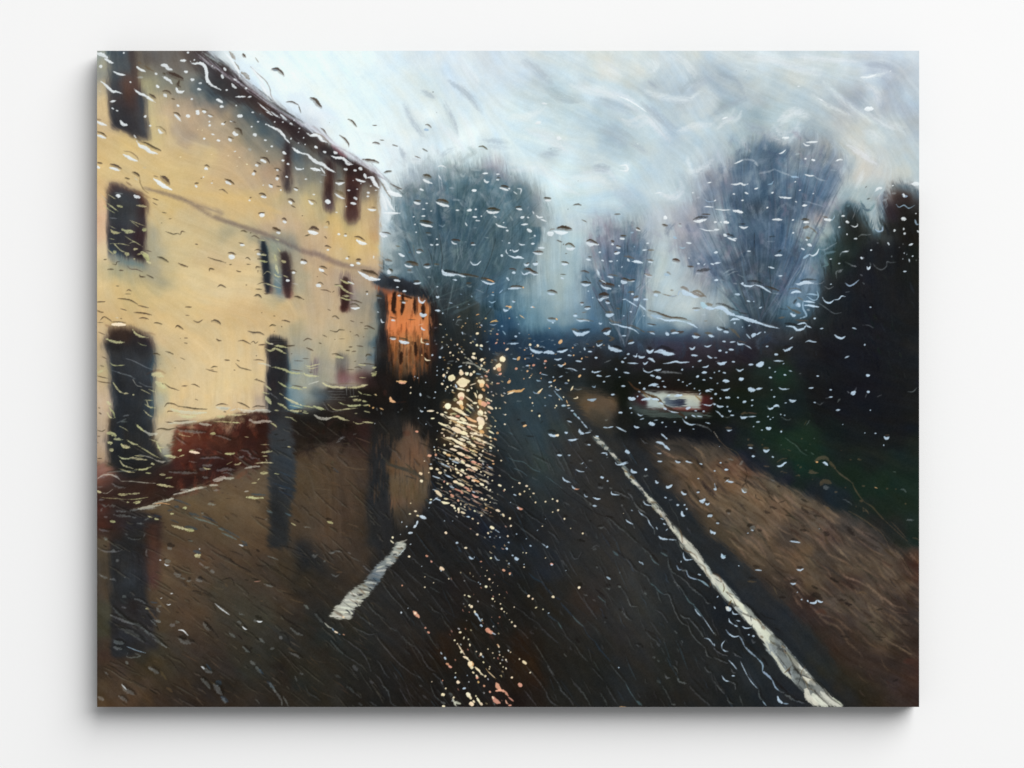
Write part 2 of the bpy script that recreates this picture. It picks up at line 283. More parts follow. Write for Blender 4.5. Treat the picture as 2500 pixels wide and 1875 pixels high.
ROAD = '''@21 60,1640 #2c3f48
@22 60,60 #2f424b 200,60 #30444e 350,60 #2c3a42 450,40 #222c33 100,200 #33474f 300,200 #354952 450,200 #2f3c43 50,330 #2b363a 200,350 #334248 400,350 #323f46 550,350 #2c3438 100,500 #2f3d42 300,500 #37464b 480,500 #33403f 600,500 #2e302f 100,680 #2c393d 300,680 #374649 450,680 #33393a 600,700 #323232 800,700 #302e2b 100,850 #2a3336 300,850 #33423f 450,880 #333a39 650,900 #312f2d 850,850 #2c2c2b 1000,700 #2a2c2b 50,1000 #22282a 250,1000 #2d3b3f 400,1050 #2c373a 600,1050 #2f3030 800,1050 #2e2d2a 1000,1000 #2c2b29 1100,900 #282928 100,1180 #1d2122 300,1180 #273032 450,1250 #242a2d 650,1250 #2b2d2e 900,1200 #2e2c2a 1150,1100 #2a2a28 100,1350 #1a1c1d 300,1380 #202428 500,1400 #242629 750,1400 #2b2a29 1050,1350 #2e2c2a 1300,1250 #292a29 100,1560 #191b1d 300,1560 #202327 500,1560 #25282b 750,1580 #2b2b2b 1000,1550 #2e2d2c 1250,1480 #2c2c2a 1450,1450 #26282a 1500,1600 #232629 1650,1640 #23272a 1250,1000 #24282b 1350,900 #24282d 1300,1100 #23272b 1450,1150 #1f252a 1600,1300 #20262b 1750,1400 #22282d 1900,1550 #24292c 2000,1620 #25282b 1500,1000 #25272a 950,520 #22262a 800,480 #262b2d 1150,780 #202429 1550,1500 #22272b 700,330 #2a2e2f
@23 60,60 #1b2228 250,60 #1f262d 450,120 #22272d 650,80 #2a2c2c 850,150 #2d2d2b 1100,120 #30302f 1350,150 #2d2f2f 1550,120 #292c2d 1700,200 #21262a 1850,120 #1d2327 2000,150 #22272a 100,250 #1a1d1e 300,300 #20252c 450,300 #23282e 650,330 #2b2a27 850,400 #2e2a27 1050,400 #2d2d2c 1250,350 #323434 1450,350 #2c2f30 1600,400 #262b2e 1800,400 #1f2427 2000,380 #1d2226 100,450 #1a1b19 300,500 #211f1b 500,480 #26241f 700,560 #302823 850,650 #312722 1000,600 #2c2b29 1150,650 #303130 1350,600 #30322f 1550,600 #272b2c 1750,600 #222628 1950,600 #1d2124 100,700 #1c1a17 300,720 #21201b 500,750 #24221d 750,800 #2c2824 950,850 #2a2926 1150,900 #2d2b2a 1350,900 #2d2d2b 1550,850 #272a29 1750,850 #202424 1950,850 #1f2325 100,950 #2a1b10 250,950 #221c15 450,950 #232019 700,1000 #25231e 950,1050 #232320 1200,1100 #272624 1400,1100 #2a2927 1600,1100 #222522 1850,1050 #232525 2030,1000 #222629 60,1150 #2a1a0e 150,1250 #33200f 250,1350 #2c1c12 400,1250 #211e19 650,1250 #21201b 900,1250 #20211d 1100,1350 #202323 1350,1350 #252420 1600,1400 #222420 1850,1300 #272624 2030,1250 #242625 60,1400 #22180f 60,1580 #1c1310 250,1550 #221a14 500,1500 #20201c 750,1500 #20201c 950,1500 #1e1f1d 1200,1500 #212527 1450,1550 #201f1c 1700,1550 #20201d 1900,1500 #232321 2040,1600 #22221f
@33 60,450 #1b1f22 60,650 #171d24 200,700 #181b1f 150,850 #191e24 350,850 #1a1d20 60,950 #1b1e1f 300,1000 #1b2023 450,1050 #1c2022 200,1150 #1d2226 450,1250 #22282b 100,1350 #1e2121 350,1350 #242a2e 550,1350 #20262a 700,1450 #20252a 850,1550 #20242a 500,1550 #1c2226 250,1550 #1b2020 60,1600 #1d1f1f
60,150 #21272c 250,250 #242a2f 150,350 #252b30 350,400 #26292b 450,500 #25292d 550,650 #23282e 350,550 #22282e 700,750 #22282e 650,900 #20262c 850,850 #25292a 900,1000 #23282a 850,1100 #20262b 1000,1100 #272a27 1000,1250 #20262a 1150,1250 #262924 1150,1400 #20262a 1300,1450 #272622 1250,1550 #242524 1450,1600 #252320 1350,1350 #2a261a 1150,950 #2a2723
@13 60,60 #483829 200,80 #40332a 100,250 #3d3025 60,420 #382b20 300,250 #372e25 250,420 #322b23 450,100 #372e26 550,250 #302a24 700,150 #2a2622 450,350 #2e2923 60,600 #2b2822 150,560 #2d2a25 900,80 #242424 950,250 #222120 800,350 #262523 700,480 #292826 900,500 #282827 1100,300 #22201e 1200,150 #1f1f1e 1350,300 #201e1c 1500,150 #201f1d 1100,500 #242220 1300,500 #21201e 1500,450 #211c1a 1700,400 #211c19 1700,200 #1f1e1c 1850,100 #1c1e21 2000,60 #172331 2040,200 #1b1f22 1900,350 #1f1d1c 2000,500 #1f1c19 1800,560 #201d1b 550,600 #2d2c2a 700,650 #2a2a28 900,680 #2a2927 1100,700 #252422 1300,680 #221f1c 1500,650 #211d1b 1700,700 #1e1d1a 1900,750 #1c1c1a 2030,800 #1d1c18 100,750 #24241f 250,750 #292822 400,750 #2b2923 550,850 #292821 750,820 #282724 950,850 #2a2725 1150,850 #252321 1350,850 #211e1b 1450,950 #261a12 1600,900 #21190f 1750,900 #1d1a15 60,900 #2a251c 200,950 #242824 350,950 #242a28 500,1000 #292824 700,1050 #262521 900,1050 #272421 1100,1050 #251f1b 1250,1050 #231d18 1400,1100 #2a1a0e 1600,1100 #241a0f 1800,1050 #1e1b16 2000,1050 #1d1a15 60,1150 #2a241a 200,1180 #2a231a 350,1150 #242622 550,1200 #25241f 750,1250 #23211d 950,1250 #23201c 1150,1250 #241e18 1350,1250 #22190f 1550,1250 #1f1a13 1750,1250 #1c1915 2000,1300 #1c1814 60,1350 #2b241a 250,1350 #26221a 450,1350 #22221e 650,1400 #211f1b 850,1400 #201e1b 1050,1400 #201d1a 1250,1380 #1f1c18 1450,1400 #1d1913 1650,1400 #1c1a17 1850,1400 #1d1917 2030,1450 #241a14 60,1550 #2f2718 200,1550 #2b2418 400,1500 #242019 600,1550 #1f1d19 800,1550 #1d1c19 1000,1550 #1d1b18 1200,1500 #201b16 1400,1520 #1c1917 1600,1520 #1f1915 1800,1550 #1c1917 2000,1580 #1f1814
@12 1350,60 #171918 1200,150 #141615 1000,150 #151413 800,100 #1d1613 750,250 #191712 1000,300 #161716 1250,300 #141716 1400,350 #191a19 1500,150 #1d211e 1700,100 #23251f 1900,100 #2b3338 2030,60 #2d3a42 1950,250 #23333a 2040,300 #2b3e46 1980,420 #263a44 1900,480 #1f2d32 1300,500 #191817 1400,600 #1a1815 1450,700 #1b1916 1550,820 #1b1a18 1350,850 #191817 1700,700 #1d1c19 1850,650 #222421 2020,620 #283236 1800,800 #1b1d20 1950,800 #1e2022 2050,850 #223036 1450,1000 #1a1918 1650,1000 #1a1b1e 1850,950 #181b24 2040,1000 #1d2228 1350,1050 #191a1c 1400,1180 #1c1e22 1550,1150 #1b1c20 1750,1150 #1b1d22 1950,1150 #20252a 2050,1200 #222629 1300,1250 #1f2124 1500,1300 #20222a 1700,1280 #1c2230 1900,1300 #211f1e 2040,1350 #22201e 1300,1400 #201f1e 1500,1420 #201f20 1700,1450 #1f1d1d 1850,1450 #1c2130 2000,1500 #1b202a 1300,1550 #1f1e1d 1500,1580 #201e1c 1700,1600 #1e1d1c 1900,1600 #1a202a 1150,1500 #201f1e 1150,1620 #1e1d1b 950,1550 #242321 1000,1640 #211f1d 850,1640 #262523
700,400 #1a1716 850,420 #1b1a1a 1000,430 #24221f 1150,480 #1d1a18'''
PAVE = '''@02 800,1260 #5b4832 950,1200 #5e4c33 1100,1150 #5e4a34 1250,1120 #604c35 1400,1050 #5f4b37 1500,950 #5c4a38 1650,920 #5c4b36 1700,1050 #5a4834 1600,1250 #614d34 1450,1250 #634e35 1250,1280 #624e34 1000,1350 #5e4b34 1400,1420 #5c4830 1600,1420 #5b462f 1150,1450 #58452f 900,1420 #56432e 800,1550 #513f2b 1000,1600 #4f3e2c 1250,1600 #54422c 1500,1600 #56412b 1650,1600 #503c29 650,1500 #47392b 700,1620 #483829 750,1350 #574631 650,1350 #544430 1680,1300 #4f3d2a
@12 60,720 #4a3a2a 200,680 #50402f 350,700 #4b3a2c 500,680 #443026 650,650 #40302a 60,850 #4b3b2a 250,850 #4d3c2b 450,850 #4b392b 620,850 #453529 60,1000 #50402c 250,1020 #4f3d2b 450,1000 #4b392a 600,1020 #44352a 60,1180 #4f3e2b 250,1200 #4f3d2b 430,1180 #49382a 600,1150 #403122 60,1350 #4b3b2a 250,1350 #4f3c2b 430,1350 #483629 560,1350 #3f3022 60,1500 #46382a 250,1550 #4e3b2b 430,1550 #463527 560,1500 #3c2f22 300,620 #3a2c24 450,600 #33231d 600,560 #301f1c
@03 60,60 #4c4030 60,250 #463a2b 60,450 #493b2d 60,650 #43402f 60,850 #3e3d2c 60,1000 #40342a 60,1150 #452f23 60,1300 #3f3022 60,1450 #4a3b29 60,1600 #523e29 620,60 #523c2b 700,200 #59442e 750,350 #5a4630 900,100 #574130 900,300 #503e2c 1050,200 #553f2e 1200,80 #503c2d 1400,150 #4b3a2b 1600,60 #47372a 1100,350 #4c3c2c 1300,300 #483a2c 1500,300 #45372a 1700,250 #42362a 1900,250 #403424 2030,350 #3d3425 650,480 #4d3c2b 850,500 #4f3c2b 1000,600 #4d3d2d 1200,500 #443c2d 1400,480 #433a2d 1600,450 #423528 1800,480 #43352a 2000,550 #3d3023 700,650 #4b3a29 900,680 #513c2b 1050,700 #4c3a2a 1250,680 #403728 1450,620 #3e3a2d 1650,600 #3e372b 1850,620 #3e3327 2030,700 #332a22 650,800 #493b29 850,820 #493728 1050,850 #44362a 1250,820 #3f372b 1450,800 #3e3a2d 1650,780 #3b392d 1850,780 #393125 2030,800 #2e2b24 600,950 #3d3628 800,950 #41352a 1000,980 #41342b 1200,980 #3e342a 1400,950 #3a342a 1600,950 #37342b 1750,950 #32302a 1900,930 #2c2b27 250,1220 #3c2d21 400,1150 #343024 600,1100 #3b3526 800,1100 #3d3429 1000,1120 #3b3029 1200,1130 #382e27 1400,1130 #353025 1600,1100 #312f27 1750,1080 #2c2a20 200,1350 #443428 400,1330 #40321f 550,1250 #42351f 700,1300 #3d3322 900,1280 #382e22 1100,1280 #33291f 1300,1280 #352c25 1500,1280 #323025 1650,1280 #2b2a23 1800,1250 #272019 150,1500 #49382a 300,1450 #4a3927 450,1450 #47372a 650,1450 #3f3222 850,1430 #382c20 1050,1430 #2c241d 1300,1450 #29231b 1500,1430 #302a20 1700,1430 #2a251c 1850,1400 #2a2118 2000,1300 #2b281f 200,1600 #4d3826 350,1600 #543c28 500,1600 #45321f 650,1600 #3a2a1e 850,1600 #35291f 1050,1600 #30251d 1300,1600 #2f251d 1500,1600 #33291f 1700,1600 #2e261d 1900,1580 #2a231a 2030,1600 #2b261d 2040,1450 #262822'''
CREAM = '''@00 30,60 #9aa39c 60,180 #aaa98e 60,350 #b8a585 50,600 #c2a67c 50,780 #bd9f76 60,950 #c5a671 300,1000 #c9aa70 450,1100 #c6a975 100,1200 #c9a971 60,1400 #c9a676 50,1600 #caa27c 30,240 #8f9086
480,250 #83806f 600,60 #6a645f 750,80 #6c6661 500,120 #5e544e 650,180 #77736a 800,150 #736d66 900,80 #5e534e 480,330 #a59c70 550,350 #9b9670 650,330 #868a7c 780,300 #80806f 900,280 #7f8078 700,420 #a0967c 850,400 #858678 550,500 #b8a779 650,500 #b9a078 800,500 #ab967c 950,380 #6c7270 1050,330 #565a5c 1000,480 #7a7e77 1150,450 #50575b 1150,540 #666c6c 1250,550 #5c6468 900,520 #a8917a 550,700 #bfac7a 650,700 #bea57d 750,620 #ba9e7f 900,650 #b3987d 1000,620 #b0957a 750,780 #ae967e 900,820 #a8907a 1050,780 #b2997c 1200,750 #b39a7b 1150,620 #a88e74 1300,620 #96876f 1250,680 #a08c72 1400,620 #757970 1500,620 #555c60 1400,500 #50585c 1600,700 #50575c 1650,820 #585f62 1550,820 #747a72 1450,850 #938a70 1350,850 #ab967a 1250,900 #b1977b 1050,900 #b1997b 850,920 #aa937b 700,900 #bba37c 560,900 #bfa976 650,1050 #c6a876 800,1050 #bfa475 950,1000 #bda276 1100,1050 #c1a676 1300,1020 #b89b79 1450,1050 #b2977a 1550,950 #9a917a 1700,950 #7a7d72 1800,900 #5c5f60 1650,1050 #9c8f76 1780,1050 #8b8570 1500,1180 #b59a79 1350,1180 #b89c79 1150,1200 #bd9f76 1000,1200 #c2a574 800,1250 #c8aa72 650,1200 #c9aa72 950,1350 #c4a571 1150,1330 #bf9f72 1400,1280 #b99c77 1550,1300 #b29678 1700,1200 #aa8c74 1800,1200 #a1876e 1650,1400 #c0a272 1500,1420 #c5a670 1300,1450 #c6a66f 1100,1480 #c2a46f 900,1450 #c4a56d 650,1500 #c6a76c 750,1600 #c5a76e 550,1650 #bfa578 1000,1570 #bf9f70 1350,1600 #c2a371 1600,1560 #c3a472 1800,1450 #bd9f70 1780,1600 #c0a173 1850,1500 #a99a76 2000,1500 #a5987a 1960,1620 #b39c7c 2040,1350 #8e8774 2030,1200 #707572 2000,1050 #5f6366 1790,1350 #ad917a 560,1350 #c5a772 350,1250 #c3a673 500,1250 #c6a872
@01 40,60 #caa084 40,200 #cba385 40,350 #cdb189 40,500 #bda77d 60,600 #bfa77a 200,560 #a39f7e 400,540 #a09b7b 350,640 #a99c76 550,560 #a59c80 560,150 #a99f82 560,350 #aba385 620,60 #b9a57c 700,130 #c3ab7e 850,60 #bfa77c 950,100 #bba57c 1050,60 #bda67f 900,250 #c4ad80 1150,200 #b9a57d 1300,180 #a59a79 1300,300 #c0a87f 1450,250 #b8a37b 1550,220 #a39c7f 1200,420 #bda37e 1050,450 #c0a77e 1450,430 #c4a981 1580,350 #c0a882 700,500 #b9a67d 850,420 #c4ad81 650,680 #a49b7b 600,780 #b3a279 750,620 #b9a67c 900,620 #c8ae7e 1050,600 #cbb181 1000,700 #ccb284 1200,650 #ccb286 1350,620 #ccb184 1500,620 #cbb184 1350,750 #ceb386 1550,750 #c9ae84 60,720 #caad7b 200,780 #c5a874 60,850 #c9ab78 400,780 #c0a672 300,900 #c2a570 550,880 #c5a873 700,850 #caac78 900,850 #cbaf7c 1100,850 #ccb080 1300,850 #ccb083 1500,860 #c6a87b 1400,950 #c4a374 1550,1000 #c1a071 1650,950 #c0a073 1750,1050 #bf9f70 1900,950 #c0a173 1950,1050 #bd9f76 1800,870 #b3a07a 60,1000 #bd9f74 200,1020 #c0a06e 400,1050 #c4a26f 600,1000 #c6a774 800,1000 #c8aa76 1000,1000 #c9ac79 1200,1030 #c5a779 1350,1100 #c0a374 1550,1150 #c2a070 1650,1130 #bd9d70 700,1150 #c6a877 900,1150 #c9ab7b 1050,1150 #c5a97b 1250,1200 #c6aa7c 1450,1230 #c9ac7e 1600,1250 #c7ab80 650,1300 #c0a47c 800,1300 #c0a67c 1000,1300 #cbae81 1200,1350 #cbaf83 1400,1380 #c9ad80 1550,1380 #c3a981 600,1450 #a79e7e 700,1450 #baa37b 850,1450 #c2a87f 1050,1450 #ccb083 1250,1480 #cdb184 1450,1480 #ccb083 1600,1500 #c5a87e 650,1620 #b8a27b 850,1600 #c2a980 1100,1620 #ccb084 1350,1600 #cbaf80 1550,1620 #c9ad7e 50,1150 #b99d77 40,1300 #b39a78 60,1450 #ac9678 60,1600 #ad9a72 2040,60 #b99c80 1900,40 #bb9d80 1800,200 #9c9478 1750,100 #b5997d 1900,260 #8e8b7b 2000,420 #a59a80 2030,600 #a99e80 2000,750 #a99e80 2040,900 #b09d7c 2000,1180 #a79c7c 2040,1300 #a79f85 2020,1450 #9aa092 2020,1600 #93a39c 1780,500 #b3a880 1790,350 #9aa28e 1800,800 #b0a27e
@02 40,60 #b89d7e 40,200 #bea084 50,350 #b59b80 40,500 #b49a80 50,650 #b29781 60,760 #a98d73 650,60 #b7ad7e 650,180 #adac90 620,300 #a9a487 650,420 #bfa882 620,520 #b3a184 700,300 #c2a97e 800,60 #c6aa7d 1000,60 #ccaf82 1250,60 #ceb384 1450,60 #ccb080 1600,100 #c2a682 800,200 #c8ab7e 1000,200 #ccb085 1250,200 #ceb286 1450,200 #c9ad82 1600,220 #b39a84 900,330 #c3aa80 1100,300 #ccb183 1350,280 #c4a57e 750,400 #bda788 900,400 #b5a08c 680,600 #bfae8a 680,700 #a4a189 720,520 #bba88a 750,600 #b0a084 700,780 #9aa08e 2000,60 #95a7a6 2040,200 #7fa0ac 1960,150 #88a0a6 1930,250 #5c7f90 2040,280 #6c8f9e
@11 60,60 #a9926e 200,30 #a69874 150,200 #bb9d7c 300,60 #c6a15e 350,150 #c9a262 500,180 #c3a36a 420,120 #a59a70 650,60 #bca074 600,250 #c4a46c 450,250 #c8a568 330,280 #c2a06a 500,350 #c9a768 350,400 #bda074 600,400 #c0a06e 740,60 #a58568 720,180 #b58a5e 760,350 #c9a768 700,450 #bb9a74 200,280 #b5997c 60,250 #b89c7e 60,350 #ad927a 60,480 #b59b7c 150,450 #af957b 300,560 #ad927a 150,600 #b39879 60,700 #b3987a 250,680 #b0957a 550,660 #af957c 620,750 #ac967c 700,680 #a98c74 700,560 #b1967a 700,780 #8b8a7c 300,820 #b3997b 150,850 #b59b7c 60,950 #b39a7c 250,950 #b69c7b 550,850 #a3957c 650,900 #a29379 730,880 #6f7c80 720,1000 #7f857e 600,1000 #a59478 500,1050 #a8967c 350,1080 #b59e7d 150,1080 #b79d7c 60,1200 #b79e7e 250,1200 #b5a07d 400,1200 #b8a27d 550,1180 #a8997c 680,1150 #8f937f 740,1250 #606c70 150,1350 #a99e80 350,1330 #b5a07e 500,1350 #aea07f 650,1350 #9a987f 60,1420 #b3a07f 200,1480 #a0977f 280,1550 #a89a82 60,1560 #a0987c 550,1480 #a49a80 680,1480 #8f9080 500,1600 #a79a82 220,1620 #9fa08a 60,1640 #9b9f88 640,1600 #7c7468 730,1450 #5c6670
@12 60,60 #a5a892 200,60 #b0a98c 300,40 #a99a80 60,150 #a0a18c 150,110 #6d7176 60,230 #8a8f84
@10 60,1080 #66645e 60,1250 #80806f 60,1400 #a39a78 60,1550 #bea672 150,1150 #6f6f68 170,1400 #9f9577 170,1550 #a39873 60,1640 #c2a572 370,1230 #605f5a 370,1350 #878272 370,1480 #a08e70 380,1620 #ad9874 620,1350 #58504c 620,1450 #8b7c68 680,1400 #6c655c 680,1520 #b49b70 620,1600 #b79c72 720,1600 #a98f6c 740,1480 #978870 300,1640 #b09c6a'''
EAVE = '''@00 900,60 #5a4f4a 1050,60 #4b4042 1150,130 #463c40 1050,220 #504c4b 1250,250 #3c3032 1200,350 #3c3b3c 1400,350 #3b2c30 1350,450 #3a3638 1500,430 #3e2c2c 1500,530 #3c3434 1650,560 #452f2c 1750,650 #3a2c2e 1850,620 #443236 1900,740 #372729 2000,760 #33262a 1900,830 #40302f 2030,880 #35282a 2000,950 #30282b
@10 30,780 #3a2a2e 60,900 #3d3431 130,960 #443e39 200,930 #4b3232 260,1030 #2b2328 380,1080 #23202a 350,1150 #352826 450,1120 #262028 550,1180 #33222a 650,1230 #452b2e 740,1300 #4f3c3e 600,1300 #3a2522 700,1350 #43302e 500,1250 #33201e'''
W1 = '@00 130,30 #5c5f62 250,60 #53565a 350,60 #4d3f3c 200,150 #595c60 300,180 #54575b 370,200 #4d3a36 180,280 #4f5155 200,400 #454549 300,330 #5a403b 350,400 #50352f 230,500 #463b3a 350,500 #4a3534 450,500 #45474c 170,620 #3b3c43 300,620 #3c3437 450,650 #4a474a 200,740 #33323a 330,740 #36323a 470,780 #55504f 450,860 #4d494b 400,850 #3a363c 120,200 #7f8078'
W2 = '@00 150,1350 #4a3534 300,1400 #4a3230 250,1480 #474a4e 200,1550 #33383c 330,1550 #3e4246 450,1480 #4a2723 480,1540 #4c2a24 430,1620 #33262a 200,1630 #2f3439 @01 180,60 #3a3d43 330,60 #4b4d51 430,100 #36292d 470,60 #3d3033 200,180 #38343b 330,250 #3a3539 430,200 #3c2227 200,300 #343138 350,330 #3b2d30 430,280 #33242a 180,380 #3a4856 300,400 #3a3034 430,420 #2d2025'
W3 = '@01 200,1150 #3d2a20 250,1250 #3a271f 400,1200 #33221d 480,1280 #2f2326 200,1330 #22242a 400,1350 #262529 530,1300 #35242a 200,1450 #2c333d 350,1480 #303843 470,1480 #2f3a45 500,1380 #2b2f36 550,1500 #37444e 250,1600 #242f3d 400,1600 #2d3743 500,1600 #2f3b47 @02 200,60 #1f2731 350,100 #252d38 480,80 #232b38 250,250 #202832 400,300 #232b33 520,250 #334453 180,350 #222a33 300,450 #20272f 450,450 #20272e 530,430 #2f3c48 200,600 #232a31 350,600 #20262c 450,600 #252d33 250,750 #1c2024 400,780 #1f2224 500,700 #2a2c30 150,800 #232629 300,900 #1d2022 450,880 #23211f 200,950 #222122'
W6 = '@01 1780,1280 #3d3a38 1750,1400 #2c2427 1820,1350 #202024 1850,1450 #23262d 1880,1500 #212833 1780,1550 #282529 1850,1630 #1f232a @02 1760,60 #2a1f25 1850,60 #1f2530 1800,180 #272a30 1880,200 #24303c 1800,350 #26282d 1900,350 #2c3034 1850,500 #3a3d40 1900,600 #333b44 1850,700 #2e3842 1950,730 #33414f 1850,850 #303d4b 1950,900 #2c3b4a 1800,1000 #2c333a 1930,1020 #263848 1850,1150 #25292c 1950,1130 #25303a 1800,1300 #242728 1920,1280 #2b3338 1850,1430 #22262a 1950,1400 #2d3030 1850,1600 #25282a 1940,1600 #2c2c2a @03 1850,40 #25282a'
BRICK = '''@02 850,500 #72311f 1000,500 #6b2d1e 1150,470 #56241a 1300,450 #3c1a12 1450,400 #44201a 1600,380 #3a1812 1700,350 #2c1512 850,620 #6f301f 950,600 #6a2d1a 1100,600 #632b19 1200,650 #5c2a18 1350,620 #3f1d12 1500,560 #3a1a12 1680,520 #33170f 850,720 #602819 1000,700 #58261a 1200,720 #431e14 1350,760 #4a1f15 1500,750 #43201a 1650,700 #36190f 800,830 #4f2018 950,850 #43201a 1100,850 #36201c 1300,850 #3a1914 1500,850 #401f18 1680,800 #331a12 750,950 #40201a 900,980 #361a15 1100,980 #331a15 1250,940 #371713 650,1050 #2c1c19 800,1080 #351a14 950,1060 #2f1a16 550,1130 #3c2015 650,1180 #31201a 400,1100 #3a2118 250,1100 #3a241b 350,1230 #33201b 100,1180 #3c241c 100,1000 #503029 200,1020 #3a2a26 60,880 #9b6a58 60,930 #7f4636 500,950 #28201d 400,1000 #29211f 650,900 #36211e 600,830 #3a2a27 60,1300 #55261c 80,1400 #4f2419 200,1300 #2f2523 300,1330 #2b2523
@12 60,400 #1e1915 200,450 #1f1a15 400,420 #1c1813 100,560 #221a14 300,550 #261c16 500,520 #2c1b18 600,500 #301b19 660,560 #34201e 60,640 #2a221b 60,320 #20211f'''
LOWL = '''@02 60,1480 #54281c 60,1580 #3c2c22 200,1450 #382420 300,1500 #26262a 450,1480 #28272b 300,1620 #232629 450,1600 #272826 550,1520 #2f2524 560,1620 #332318 150,1600 #2c211c 550,1430 #2c2a2b 400,1400 #2a2525 250,1390 #2d2425
@03 150,60 #282a2c 300,60 #232323 450,60 #27221f 200,200 #26292c 350,200 #24262b 450,200 #2c2a2e 200,350 #272b2e 330,370 #2c3640 450,350 #2a2c33 200,500 #252729 350,500 #23282c 480,480 #2a2b2d 200,650 #2c2a2d 330,620 #28211f 450,680 #2d2b2e 200,800 #272422 330,820 #302e33 450,780 #2a2728 200,920 #2f2e32 350,950 #2c2c31 480,900 #333236 200,1050 #26292c 350,1050 #272524 480,1020 #2c2a29 230,1120 #252b33'''
REDR = '@02 560,1500 #40261c 570,1640 #4a2c20 @03 560,60 #4f3024 580,250 #52352a 560,400 #4f2f2a'
ORANGE = '''@11 830,760 #8f4526 900,830 #b05a32 950,900 #b9652f 880,900 #c3622f 1050,850 #b5622f 1150,870 #a85a2e 1250,900 #8f4f2c 880,1000 #c96a38 1000,1000 #c4672f 1080,950 #b5683a 1150,1000 #a3623a 1240,1000 #b5652f 900,1080 #cc6c3c 1050,1100 #d97038 1150,1150 #d66c34 1250,1100 #c96930 880,1180 #d06834 1000,1180 #dc7038 1150,1220 #bb5f2c 1250,1200 #bf6a33 900,1280 #c8662f 1050,1300 #b86a34 1150,1300 #8b542c 1250,1300 #6f4028 880,1350 #8f5a38 1000,1380 #8f5c33 1100,1400 #9a6536 1200,1400 #7b4c28 1280,1380 #4a271a 900,1450 #5e3f28 1000,1450 #6f4a2c 1080,1480 #8a5c36 1180,1480 #5c3c22 1270,1480 #33201a 880,1560 #3c2d22 950,1580 #33261d 1050,1560 #6c4a2e 1130,1560 #3a2b1f 1230,1580 #3a2b1f 900,1640 #22201c 1050,1640 #2b241d 1200,1640 #221d19'''
STRIP = '@11 790,700 #3a3a44 800,800 #2c2c33 810,900 #23262c 800,1050 #252b33 820,1200 #221d20 800,1350 #23272d 840,1400 #2c2018 820,1500 #1c1b1b 800,1620 #181715 1330,900 #26201e 1310,1100 #2a1612 1340,1200 #1c1b1b 1310,1350 #3a1c12 1320,1500 #1b1816'
NAVY = '@11 790,620 #2b4258 850,660 #1c2633 950,680 #1a2434 1000,650 #33475a 1100,700 #1f2f42 1200,770 #17263a 1300,800 #1a2736 1150,790 #1c1f2a 1000,740 #211c22 1320,840 #1d2126 900,700 #1c2230'
DRKB = '@12 750,480 #1f1d1c 850,450 #1f1f1f 950,460 #242321 750,600 #232426 850,600 #242425 900,560 #26241f 740,720 #232528 820,700 #25262a 760,820 #262a2f 820,880 #272a2c 740,950 #23262a 830,980 #20262a 740,1080 #23282c 850,1080 #222628 750,1200 #25282e 850,1180 #252a30 720,1320 #262727 850,1300 #24272e 700,1450 #262624 850,1450 #23252a 720,1600 #262624 850,1600 #242425 950,1500 #262523'
REFL = '''@12 1050,430 #3c3228 1080,500 #4f3d2f 1150,560 #4a3a2e 1230,560 #3a3128 1050,550 #6a4736 1000,600 #54402f 950,640 #3c342c 1100,640 #614535 1200,650 #5a4434 1270,720 #51443a 1050,700 #5f4838 1150,750 #6d4a38 1100,820 #70492f 1200,830 #6a4c36 950,800 #5c4432 900,860 #51371f 1230,920 #66503a 1100,900 #664a34 1000,940 #66503a 900,1000 #5c4a34 980,1040 #62503a 1100,1050 #57472f 1200,1060 #5b4a33 950,1130 #5b4a34 1050,1150 #55462f 1180,1180 #4f4330 1250,1100 #55483a 950,1240 #6a4a36 1050,1240 #614936 1150,1270 #574330 920,1320 #4d4234 1030,1350 #3f382c 1120,1350 #43382c 1200,1300 #3c3028 950,1420 #34302a 1080,1440 #36302a 980,1530 #33302b 1080,1530 #2c2a28'''
